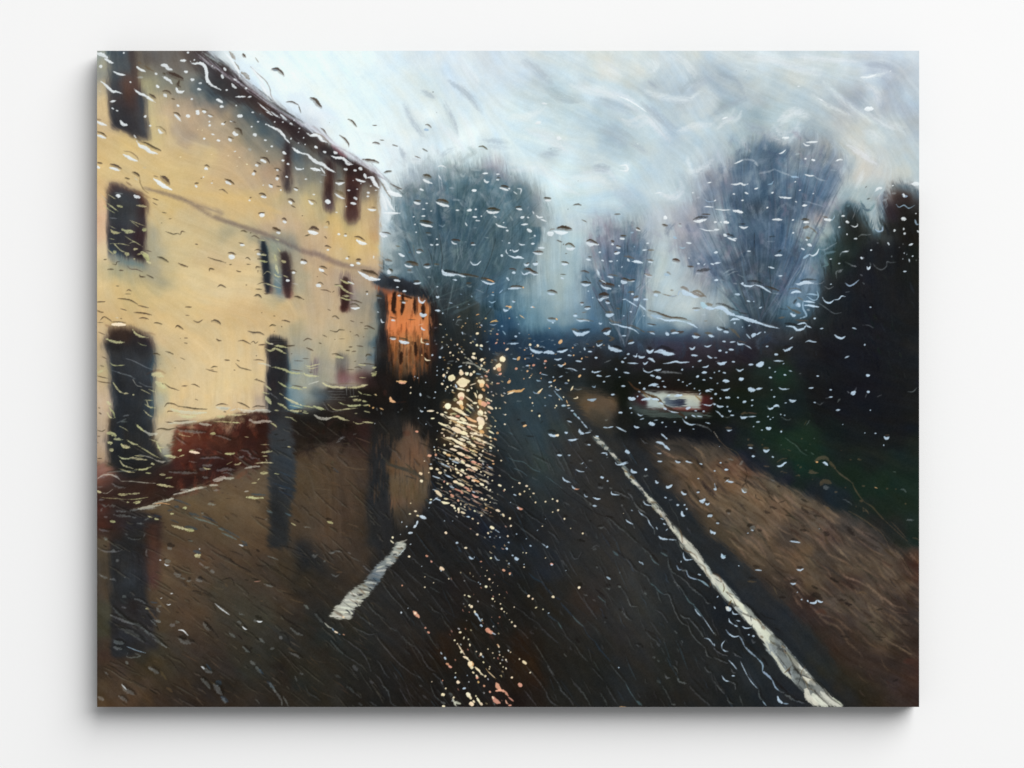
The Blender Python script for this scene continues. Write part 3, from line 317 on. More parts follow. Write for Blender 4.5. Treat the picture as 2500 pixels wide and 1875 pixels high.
VERGE = '''@22 1350,680 #2a2826 1500,720 #3c3630 1650,680 #3a342e 1800,640 #3a332d 1950,680 #453c32 1600,800 #4d4032 1750,780 #403830 1900,800 #4a4034 2040,780 #4c4238 1550,900 #3c342b 1700,900 #5a4431 1850,900 #4c3c2f 2000,900 #463a2f 1650,1020 #3d332a 1800,1000 #5a432f 1950,980 #5c452f 2040,1050 #46382e 1750,1120 #4a3c30 1900,1120 #5a4432 2040,1150 #60472f 1850,1250 #463a2f 2000,1250 #4d3d2d 1950,1400 #40372c 2050,1400 #4a3c2c 1600,1120 #2c2c2b 1700,1250 #2b2b2b 1850,1380 #2c2b29
@32 60,720 #3f3830 150,780 #4c3f34 60,850 #503a2c 180,880 #5b3827 300,860 #43302a 250,980 #66462f 330,930 #55382a 120,980 #5c4632 60,1050 #5d4836 200,1060 #634a35 400,1000 #4f4238 350,1160 #66503a 500,1080 #564a3c 600,1020 #554c3f 450,1200 #6a5038 300,1250 #544737 150,1200 #584938 60,1300 #4c4033 650,1120 #4e4438 800,1120 #5a4f40 750,1230 #665040 600,1230 #604a3a 880,1180 #54493b 950,1250 #5a4c3c 1050,1250 #4c4236 700,1330 #5c4736 550,1330 #5a4838 400,1350 #54473a 250,1380 #56483a 100,1420 #463b30 900,1330 #4a3830 1050,1350 #514236 1200,1320 #463f38 850,1430 #4c4136 650,1450 #5a4738 500,1480 #54473a 350,1480 #4a4036 200,1500 #4c4130 60,1560 #443a2c 1000,1480 #564a3d 1150,1430 #5a4a3e 1300,1400 #403a36 1380,1500 #3c3a38 1480,1500 #50433d 1500,1400 #403a36 1600,1550 #443c36 1700,1620 #3f3833 1350,1580 #4c3f36 1150,1550 #4c3832 950,1580 #4a3d33 750,1600 #3f342c 550,1600 #564638 350,1580 #56473a 200,1620 #453b2f 1800,1600 #35322e 1950,1640 #2d2c29 1500,1640 #4a3c35
@33 200,40 #463726 350,80 #4a3b2b 550,60 #4d3f33 750,60 #493a2e 300,180 #43372b 450,200 #4b3e31 600,200 #463a2e 750,180 #4c4034 850,120 #644831 950,80 #54412f 1000,200 #524638 850,280 #4b3a2d 1100,100 #42382f 1200,180 #43372e 1350,100 #4a3e33 1500,60 #42372f 1450,200 #4d4034 1300,250 #4a3e33 1600,180 #4f4236 1700,250 #53463a 1750,120 #463930 1850,60 #33302d 2000,100 #3b2c25 2050,200 #4c2a1e 2050,330 #522c1e 1950,300 #402c24 1850,330 #46382e 1900,450 #5c4c3e 1980,500 #3e2d25 500,350 #372e28 650,330 #43372d 800,400 #352622 950,320 #57422f 1050,320 #4f4235 950,430 #463828 1100,450 #4a3f33 1250,400 #3f3029 1400,400 #3d2a25 1550,400 #463a30 1700,400 #4a3d33 1550,520 #4a3c31 1350,520 #483c31 1200,550 #51443a 1000,530 #2f1d19 850,550 #382722 700,500 #36302a 1700,550 #47382e 1850,600 #3c2d26 2030,550 #40312a 1300,640 #4f4236 1450,620 #4b3e33 1150,650 #4a3c33 1000,680 #3c2a25 850,700 #2f2422 1600,700 #463a30 1750,700 #43352c 1900,700 #3a2c25 2030,720 #3a2f29 1450,780 #4f4238 1600,820 #4d4237 1300,750 #43352d 1150,780 #382825 1000,800 #30262 1300,880 #3a2c25 1150,880 #33271f 1450,900 #3f3228 1600,920 #43382c 1740,920 #564c3c 1800,820 #3e332a 1950,880 #382b25 1050,960 #30291c 1200,1000 #38271e 1350,1000 #3a291f 1500,1020 #3c2d24 1650,1020 #4a382c 1800,1020 #36291f 1950,1020 #35281f 1200,1150 #30251a 1400,1150 #38281f 1600,1150 #3a2a22 1800,1150 #33261f 1950,1130 #33241c 2050,1200 #45281d 1300,1280 #2c2517 1450,1300 #30261a 1600,1300 #38281f 1800,1300 #36282 1950,1280 #402a1f 2050,1330 #46291e 1400,1420 #2a2415 1550,1450 #2e2619 1700,1450 #35291f 1850,1430 #3a2a27 2000,1430 #3f2a20 1500,1560 #2b2415 1650,1580 #2e2519 1800,1580 #33271f 1950,1580 #35261f 2050,1560 #3a2820'''.replace('#30262 ', '#302622 ').replace('#36282 ', '#362820 ')
FARV = '@22 600,140 #37332b 700,130 #3f3729 850,130 #43382b 950,160 #33302a 700,220 #403a2e 800,230 #54432f 900,220 #43392c 1040,210 #6a5036 980,260 #5c4632 850,290 #6a4c33 750,300 #5c4730 1050,300 #4a3a2b 950,330 #564430 850,380 #3f3a30 1000,400 #3a3730 900,460 #393730 1020,500 #302f2a 950,560 #2a2c28 1050,600 #2a2a27'
# ---------------------------------------------------------------- lay the underpainting in
REGION = {}
def full(): return np.array([(-9, -9), (W + 9, -9), (W + 9, H + 9), (-9, H + 9)], np.float32)

def underpaint():
    img[:] = field(SKY, 13, 1.7, 1.6)
    lay('@11 -9999,400 9999,400 9999,9999 -9999,9999', PAVE + ' ' + ROAD + ' ' + BAND, soft=8, fw=.8)
    lay('@21 300,-60 2077,-60 @31 1300,-60 1300,1300 -60,1300 @21 -60,1300 -60,400', HAZE, soft=16, warp=4)
    # soft crowns
    T1P = '@10 860,1700 900,1420 850,1330 1000,1330 1060,1240 1150,1210 1200,1100 1350,1130 1420,1100 1500,1150 1640,1170 1760,1120 1880,1060 1990,1090 2077,1230 @20 60,1210 200,1290 280,1400 360,1480 440,1640 @21 400,80 330,300 250,480 270,620 150,760 60,900 160,1000 90,1130 400,1250 400,1400 @11 790,1660 790,60'
    lay(T1P, T1, soft=9, warp=11, brush=0.3, ang=1.4, bl=16, bw=1.5)
    lay('@21 1120,1380 1000,1150 880,900 760,600 800,420 850,250 840,100 880,-60 @20 1100,1690 1300,1680 1420,1640 @21 1440,150 1400,330 1440,480 1400,650 1350,850 1290,1050 1240,1380', T2, soft=11, warp=10, brush=0.35, ang=1.45, bl=22, bw=1.4, seed=2)
    lay('@30 60,1130 180,1150 200,950 330,880 400,840 560,820 640,930 760,900 850,880 880,780 960,700 1060,830 1180,900 1250,1000 1330,1130 1310,1300 1340,1430 1250,1530 1200,1700 @31 1000,30 900,130 950,240 1080,330 1200,330 1120,560 1100,800 1060,1180 300,1290 60,1260 @21 2000,1240 1940,1120 2040,920 1960,720 1860,600 1780,480 1700,350 1660,200 1620,60 @20 1650,1600 1800,1560 1900,1400 1850,1250 2000,1170', T3, soft=10, warp=12, brush=0.3, ang=1.5, bl=24, bw=1.5, seed=3)
    lay('@30 1300,1330 1420,1380 1700,1330 1740,1480 1700,1700 @31 1240,60 1240,260 1000,350 850,300 830,120 950,-20 @30 1230,1640 1200,1560', GAP, soft=7, warp=3, seed=4)
    # hedge band, lawn, car shade
    lay('@21 -60,1260 300,1250 500,1255 900,1260 1250,1262 1450,1240 2000,1250 @31 300,1210 560,1180 1050,1130 @32 2200,-60 2200,1800 @31 2200,1100 @32 2200,1800 1750,1700 @22 1500,1000 1300,640 1050,500 1100,100 560,100 430,0 @21 350,1690 -60,1690', BAND, soft=11, warp=6, seed=5)
    lay('@30 2200,1330 2030,1430 1950,1330 1860,1300 1790,1370 1730,1500 1690,1620 @31 1690,120 1640,170 1570,110 1480,-30 1400,-120 1320,-60 1250,100 1230,250 1130,350 1100,520 1080,640 1060,800 1000,1000 900,1200 930,1500 @32 900,60 1000,450 1300,640 2200,760', DARK, soft=6, warp=3, seed=6, brush=0.4, ang=1.2, bl=12, bw=1.5)
    # road
    lay('@12 2200,-200 @11 1990,1200 @21 60,1480 250,1560 380,1640 @22 450,60 600,240 760,400 900,520 1300,640 1420,720 1550,1000 1800,1400 @33 60,60 200,150 350,330 520,480 700,620 850,790 1060,950 1200,1230 1450,1480 1600,1800 @23 0,1800 @13 0,1800 @03 2000,1800 @12 600,1700 640,300 1300,300 1350,60 1500,-60', ROAD, soft=5, warp=2, seed=7)
    lay(GLOW_T, ROAD, soft=9, warp=3, seed=17)
    lay('@02 1700,880 1500,900 1400,960 1250,1040 1000,1090 850,1150 770,1200 720,1280 600,1340 620,1500 580,1700 @03 560,300 600,700 450,1100 200,1160 -60,1170 -60,1720 @13 0,1800 400,1750 350,1300 0,1000 0,560 300,520 600,350 @12 700,1600 640,1300 690,1000 690,640 640,560 500,600 200,640 0,690 @02 2100,700', PAVE, soft=5, warp=3, seed=8)
    lay('@03 -60,-60 120,-60 140,600 130,1170 -60,1180', PAVE, soft=3, warp=1, seed=9)
    lay('@13 -60,-60 700,-60 600,300 250,560 -60,620', PAVE + ROAD[ROAD.index('@13'):ROAD.index('@12')], soft=8, warp=3, seed=10)
    # wall and its openings
    lay(HOUSE_P, CREAM, soft=2.6, warp=1.5, seed=11, brush=0.3, ang=1.5, bl=12, bw=1.5)
    lay('@00 820,-40 1040,-20 1180,70 1330,170 1470,290 1600,400 1750,510 1900,620 2077,760 @10 60,800 200,900 350,1000 500,1100 640,1170 720,1230 780,1340 740,1400 690,1350 620,1290 430,1190 300,1100 200,1060 100,1000 -20,930 @00 1950,880 1800,770 1620,640 1500,560 1350,520 1200,450 1120,380 1080,300 990,180', EAVE, soft=5, warp=2, seed=12, brush=0.4, ang=0.75, bl=14, bw=1.3)
    # right end: dark strip, brick annex, roof
    lay('@11 775,640 870,760 860,1000 870,1300 1000,1560 1300,1500 1290,800 1340,800 1370,1000 1350,1690 @12 1330,60 1300,330 640,330 650,60 @11 700,1640 740,1560 750,1400 770,1100 765,850', STRIP + ' @12 800,100 #1d1613 1000,150 #151413 1200,150 #141615 700,150 #191512', soft=3.4, warp=1.5, seed=13)
    lay('@11 830,740 950,760 1150,830 1290,870 1295,1100 1290,1300 1300,1480 1200,1640 1100,1600 1000,1660 880,1600 870,1450 860,1300 850,1100 855,900 820,790 700,700', ORANGE, soft=2.2, warp=2, seed=14, brush=0.6, ang=1.57, bl=20, bw=1.5)
    lay('@11 780,570 900,620 1020,640 1150,700 1290,770 1350,830 1300,870 1150,830 1000,790 900,750 800,720 690,690 760,640', NAVY, soft=2.6, warp=1.5, seed=15, brush=0.5, ang=0.45, bl=18, bw=1.2)
    lay('@11 700,690 830,740 900,760 880,800 820,780 760,740', '#7d4634', soft=2.5, alpha=0.6)
    # brick plinth and the shade under it
    lay('@02 790,480 900,450 1050,460 1150,440 1300,420 1500,350 1640,340 1750,320 1960,330 2110,300 @12 200,300 500,400 690,430 700,560 640,640 500,600 300,600 100,680 -20,720 @02 1990,760 1900,800 1700,850 1500,880 1420,930 1250,1010 1150,1060 980,1090 850,1140 760,1190 640,1240 420,1290 330,1330 640,1400 620,1720 -60,1720 -60,840 60,830 140,880 500,840 720,850 760,700 800,600', BRICK, soft=4.2, warp=5, seed=18, brush=.5, ang=-.3, bl=14, bw=1.6)
    lay('@02 -60,1400 330,1330 640,1380 600,1700 @03 600,300 500,420 520,600 620,700 560,900 620,1050 350,1130 130,1140 120,300 120,-60 -60,-60', LOWL, soft=3.5, warp=2.5, seed=19)
    lay('@02 490,1480 620,1440 620,1700 @03 640,150 620,420 540,470 500,300 510,-60', REDR, soft=4, warp=2, seed=20)
    lay('@03 -60,-60 110,-60 135,500 130,1150 -60,1150', PAVE, soft=2.5, warp=1, seed=9)
    lay('@02 1735,320 1940,330 1990,700 2000,1100 1960,1250 1930,1700 1730,1700 1740,1300 1730,900', W6, soft=3.2, warp=1, seed=21, brush=0.5, ang=0.5, bl=10, bw=1.5)
    lay('@12 0,-60 60,-60 150,60 260,140 330,200 -20,330', '@12 60,60 #9da190 60,200 #84887c 150,150 #666a6c 220,200 #4a4f54', soft=6, warp=3)
    lay('@12 690,430 900,380 1060,440 1010,560 900,620 880,850 870,1000 900,1250 900,1700 650,1700 640,1300 690,1000', DRKB, soft=4, warp=2, seed=22)
    lay('@12 1040,430 1120,480 1200,520 1270,640 1300,720 1300,1000 1280,1150 1240,1280 1190,1380 1090,1480 1000,1560 900,1400 880,1200 870,1000 840,880 880,800 900,720 930,620 1000,560', REFL, soft=3.5, warp=3, seed=23, brush=0.7, ang=1.57, bl=18, bw=1.5)
    # verges
    lay('@22 1300,640 1500,600 1750,600 1950,630 2077,660 @32 100,690 260,790 330,860 460,930 600,1010 760,1090 900,1150 1050,1230 1300,1330 1480,1430 1700,1560 1850,1700 2200,1700 2200,1800 @33 2200,-60 2200,1800 1600,1800 1480,1600 1400,1450 1250,1250 1150,1080 1060,940 900,810 800,700 600,520 420,330 200,120 60,-10 @22 2000,1560 1850,1330 1700,1180 1580,1080 1500,900 1400,760', VERGE, soft=4.5, warp=4, seed=24, brush=0.5, ang=0.8, bl=16, bw=1.6, fw=1.0)
    lay('@22 540,120 640,100 800,100 930,110 1000,190 1100,190 1110,330 1050,420 1090,560 1000,620 900,480 800,420 720,300 640,200', FARV, soft=4, warp=3, seed=25, brush=0.4, ang=0.2, bl=14, bw=1.5)
    openings()

HOUSE_P = '@00 -60,-60 1000,-60 1180,70 1330,170 1470,290 1600,400 1750,510 1900,620 2077,760 @10 60,800 200,900 350,1000 500,1100 640,1170 720,1230 775,1340 790,1500 785,1700 @11 785,300 790,560 775,700 765,850 770,1100 750,1400 740,1560 700,1640 @12 640,60 500,90 260,60 160,120 60,240 -20,300 @02 1980,320 1750,320 1640,330 1500,340 1380,360 1150,410 1000,430 880,440 800,480 790,560 760,640 740,760 800,800 690,860 640,780 590,600 560,420 300,300 110,400 110,600 120,830 60,850 -60,850'
GLOW_T = '@12 1300,330 1400,60 1500,-40 1950,-40 2200,-40 2200,700 1300,700'

def openings():
    V = dict(brush=0.22, ang=1.55, bl=16, bw=1.4)
    lay('@00 120,-60 400,-60 410,200 430,330 490,480 500,650 530,900 470,900 380,870 260,810 150,780 125,600 115,300', W1, soft=3.6, warp=0.8, **V)
    lay('@00 120,1325 210,1340 330,1390 450,1440 505,1530 500,1700 @01 495,200 490,350 500,480 430,460 280,430 130,385 110,200 110,-60 @00 100,1500', W2, soft=3.6, warp=0.8, **V)
    lay('@01 110,380 280,430 480,480 500,540 300,520 120,440', '#5c7a86', soft=3.5, alpha=0.55)
    lay('@01 130,1130 200,1115 330,1130 470,1190 550,1240 580,1400 570,1700 @02 560,200 570,400 540,600 620,760 740,830 600,880 400,960 220,950 120,850 100,650 150,400 150,200 130,60 @01 140,1600 110,1400 60,1290 100,1220', W3, soft=4.2, warp=1.5, **V)
    lay('@01 1640,240 1700,260 1730,400 1750,550 1770,790 1710,770 1690,650 1670,480 1650,350', '@01 1680,300 #2c4250 1690,400 #23303a 1700,500 #1b1f2a 1730,600 #1c202b 1730,700 #3a2229 1740,760 #4a2a2c 1650,260 #4a6270', soft=3, warp=0.8, **V)
    lay('@01 1730,240 1830,300 1870,480 1890,700 1900,850 1810,830 1770,700 1740,450', '@01 1780,350 #8f9a84 1800,450 #b0aa84 1830,520 #b5ab80 1780,560 #5f7680 1830,640 #8fa09a 1830,750 #7f97a3 1790,750 #506a7c 1850,820 #8d9a92', soft=4, warp=0.8, alpha=0.85, **V)
    lay('@01 1830,370 1900,370 1945,400 1955,550 1965,700 1975,820 1920,840 1885,790 1870,640 1860,520', '@01 1900,420 #4a3c36 1900,500 #383235 1900,580 #2f2a30 1910,680 #4a2826 1920,760 #5c2a22 1930,820 #8b4436 1880,650 #33384a', soft=3.6, warp=0.8, **V)
    lay('@11 365,750 390,660 430,640 470,660 485,760 480,860 470,960 420,970 360,950 390,880 370,820', '@11 430,680 #3a281f 420,760 #4a2622 450,850 #2c1f1e 420,930 #3a1d19 380,940 #6f3024', soft=1.8, warp=1.2, seed=3, **V)
    lay('@11 370,580 500,590 490,660 380,660', '#6a4f50', soft=4, alpha=0.65, brush=0.6)
    lay('@11 470,640 520,700 540,900 490,1000 470,900', '#8a7480', soft=5, alpha=0.5)
    lay('@01 1715,1250 1760,1215 1850,1225 1910,1260 1935,1400 1950,1550 1960,1700 1720,1700 1720,1500 1700,1330', W6, soft=2.6, warp=1, **V)
    lay('@02 1720,-60 1930,-60 1920,120 1930,330 1740,330 1690,180 1720,60', W6, soft=3, warp=1, **V)
    lay('@02 1920,-60 2140,-60 2140,180 2050,230 1990,260 1930,200', '@02 1980,60 #9fa48e 1960,150 #7e8e90 2040,120 #a3a896 2050,200 #8b9694 1950,20 #a3a48e', soft=4, warp=1.5, alpha=.8, **V)
    lay('@01 1940,1350 2100,1380 2100,1700 1960,1700', '@01 1990,1400 #a3a290 1980,1500 #8c9a9c 2040,1550 #9fa28e 1990,1620 #8f9c9a 2050,1640 #a7a98e', soft=4, warp=1.5, alpha=0.8, **V)
    # openings under the eave
    lay('@00 1885,900 1960,930 1955,1100 1945,1250 1950,1420 1880,1410 1870,1250 1885,1100', '@00 1920,950 #33272a 1910,1100 #3a2422 1900,1250 #3a2a2c 1910,1380 #403436', soft=3.2, warp=1, **V)
    lay('@10 215,1080 320,1110 315,1300 320,1500 300,1640 210,1600 205,1400 230,1250', '@10 270,1120 #382628 260,1250 #4a2a22 260,1400 #3f2725 260,1520 #3f2c2f 260,1600 #5a4548', soft=3.2, warp=1, **V)
    lay('@10 440,1120 600,1150 640,1300 580,1360 565,1500 560,1700 430,1700 440,1500 430,1300', '@10 500,1200 #33201e 480,1350 #432320 500,1450 #3a2120 500,1600 #4f2c25 600,1250 #33221f 540,1350 #4f2d24', soft=3.2, warp=1, **V)
    lay('@11 440,-60 540,-60 530,50 500,110 440,60', '@11 490,20 #4a2c2c 480,80 #6a5248', soft=3, warp=1)
    lay('@11 90,1450 140,1460 140,1600 90,1640 75,1560', '#77606a', soft=4.5, alpha=0.8, brush=0.7)
    lay('@11 360,1400 440,1410 455,1520 440,1700 355,1700 350,1520', '@11 400,1430 #62655c 400,1520 #4a3434 390,1600 #5a3034 440,1500 #8f8f86', soft=3.4, warp=1, **V)
    lay('@11 570,1570 720,1600 700,1700 560,1700', '#6a4a52', soft=5, alpha=0.7)
    lay('@12 350,-60 620,-60 610,30 350,60', '@12 400,20 #8a5f60 450,20 #6a4048 560,20 #5c3236 500,30 #a88a84', soft=4, warp=2, alpha=0.85)
    lay('@12 560,-60 900,-60 900,60 680,90 620,60', '@12 660,0 #4a2c28 700,40 #2c1c1a 800,20 #1c1614', soft=5, warp=2)
    # ledge course
    for P, a in (('@00 480,1380 650,1430 850,1490 1050,1570 1250,1640 @01 1200,20 1400,90 1550,150 1700,200', .42), ('@01 1600,160 1800,230 2000,320 @11 100,380 300,450 450,500 650,530 780,600', .42), ('@11 0,370 150,400 330,480 470,520', .3), ('@10 300,1290 300,1300', 0)):
        stroke(poly(P), 6.5, '#7a6a68', alpha=a, taper=(.5, .5), rough=.5, soft=3, dry=.4)
    stroke(poly('@01 1650,210 1850,270 2070,370'), 3.5, '#5f6e74', alpha=.5, soft=1.5, rough=.5, dry=.3)
    stroke(poly('@00 860,1440 1200,1470 1500,1500 1850,1640'), 7, '#d0b078', alpha=.35, soft=3)
    # orange annex openings
    for t in ('@11 925,780 920,860 910,960 930,985', '@11 1010,800 1010,900 1000,1000', '@11 1130,840 1130,1000', '@11 1210,900 1215,1060', '@11 1000,1390 995,1480', '@11 1225,900 1240,980'):
        stroke(poly(t), 7 if '925' in t else 5, '#3a2014', alpha=.85 if '925' in t else .65, taper=(.6, .5), rough=.5, soft=1.2)
    for t in ('@11 840,790 850,1000', '@11 1290,850 1300,1500', '@11 850,1150 860,1300 880,1500', '@11 1140,1330 1150,1450', '@11 1190,1350 1190,1440', '@11 1240,1330 1260,1480'):
        stroke(poly(t), 6, '#2b1712', alpha=.6, rough=.6, soft=1.6)
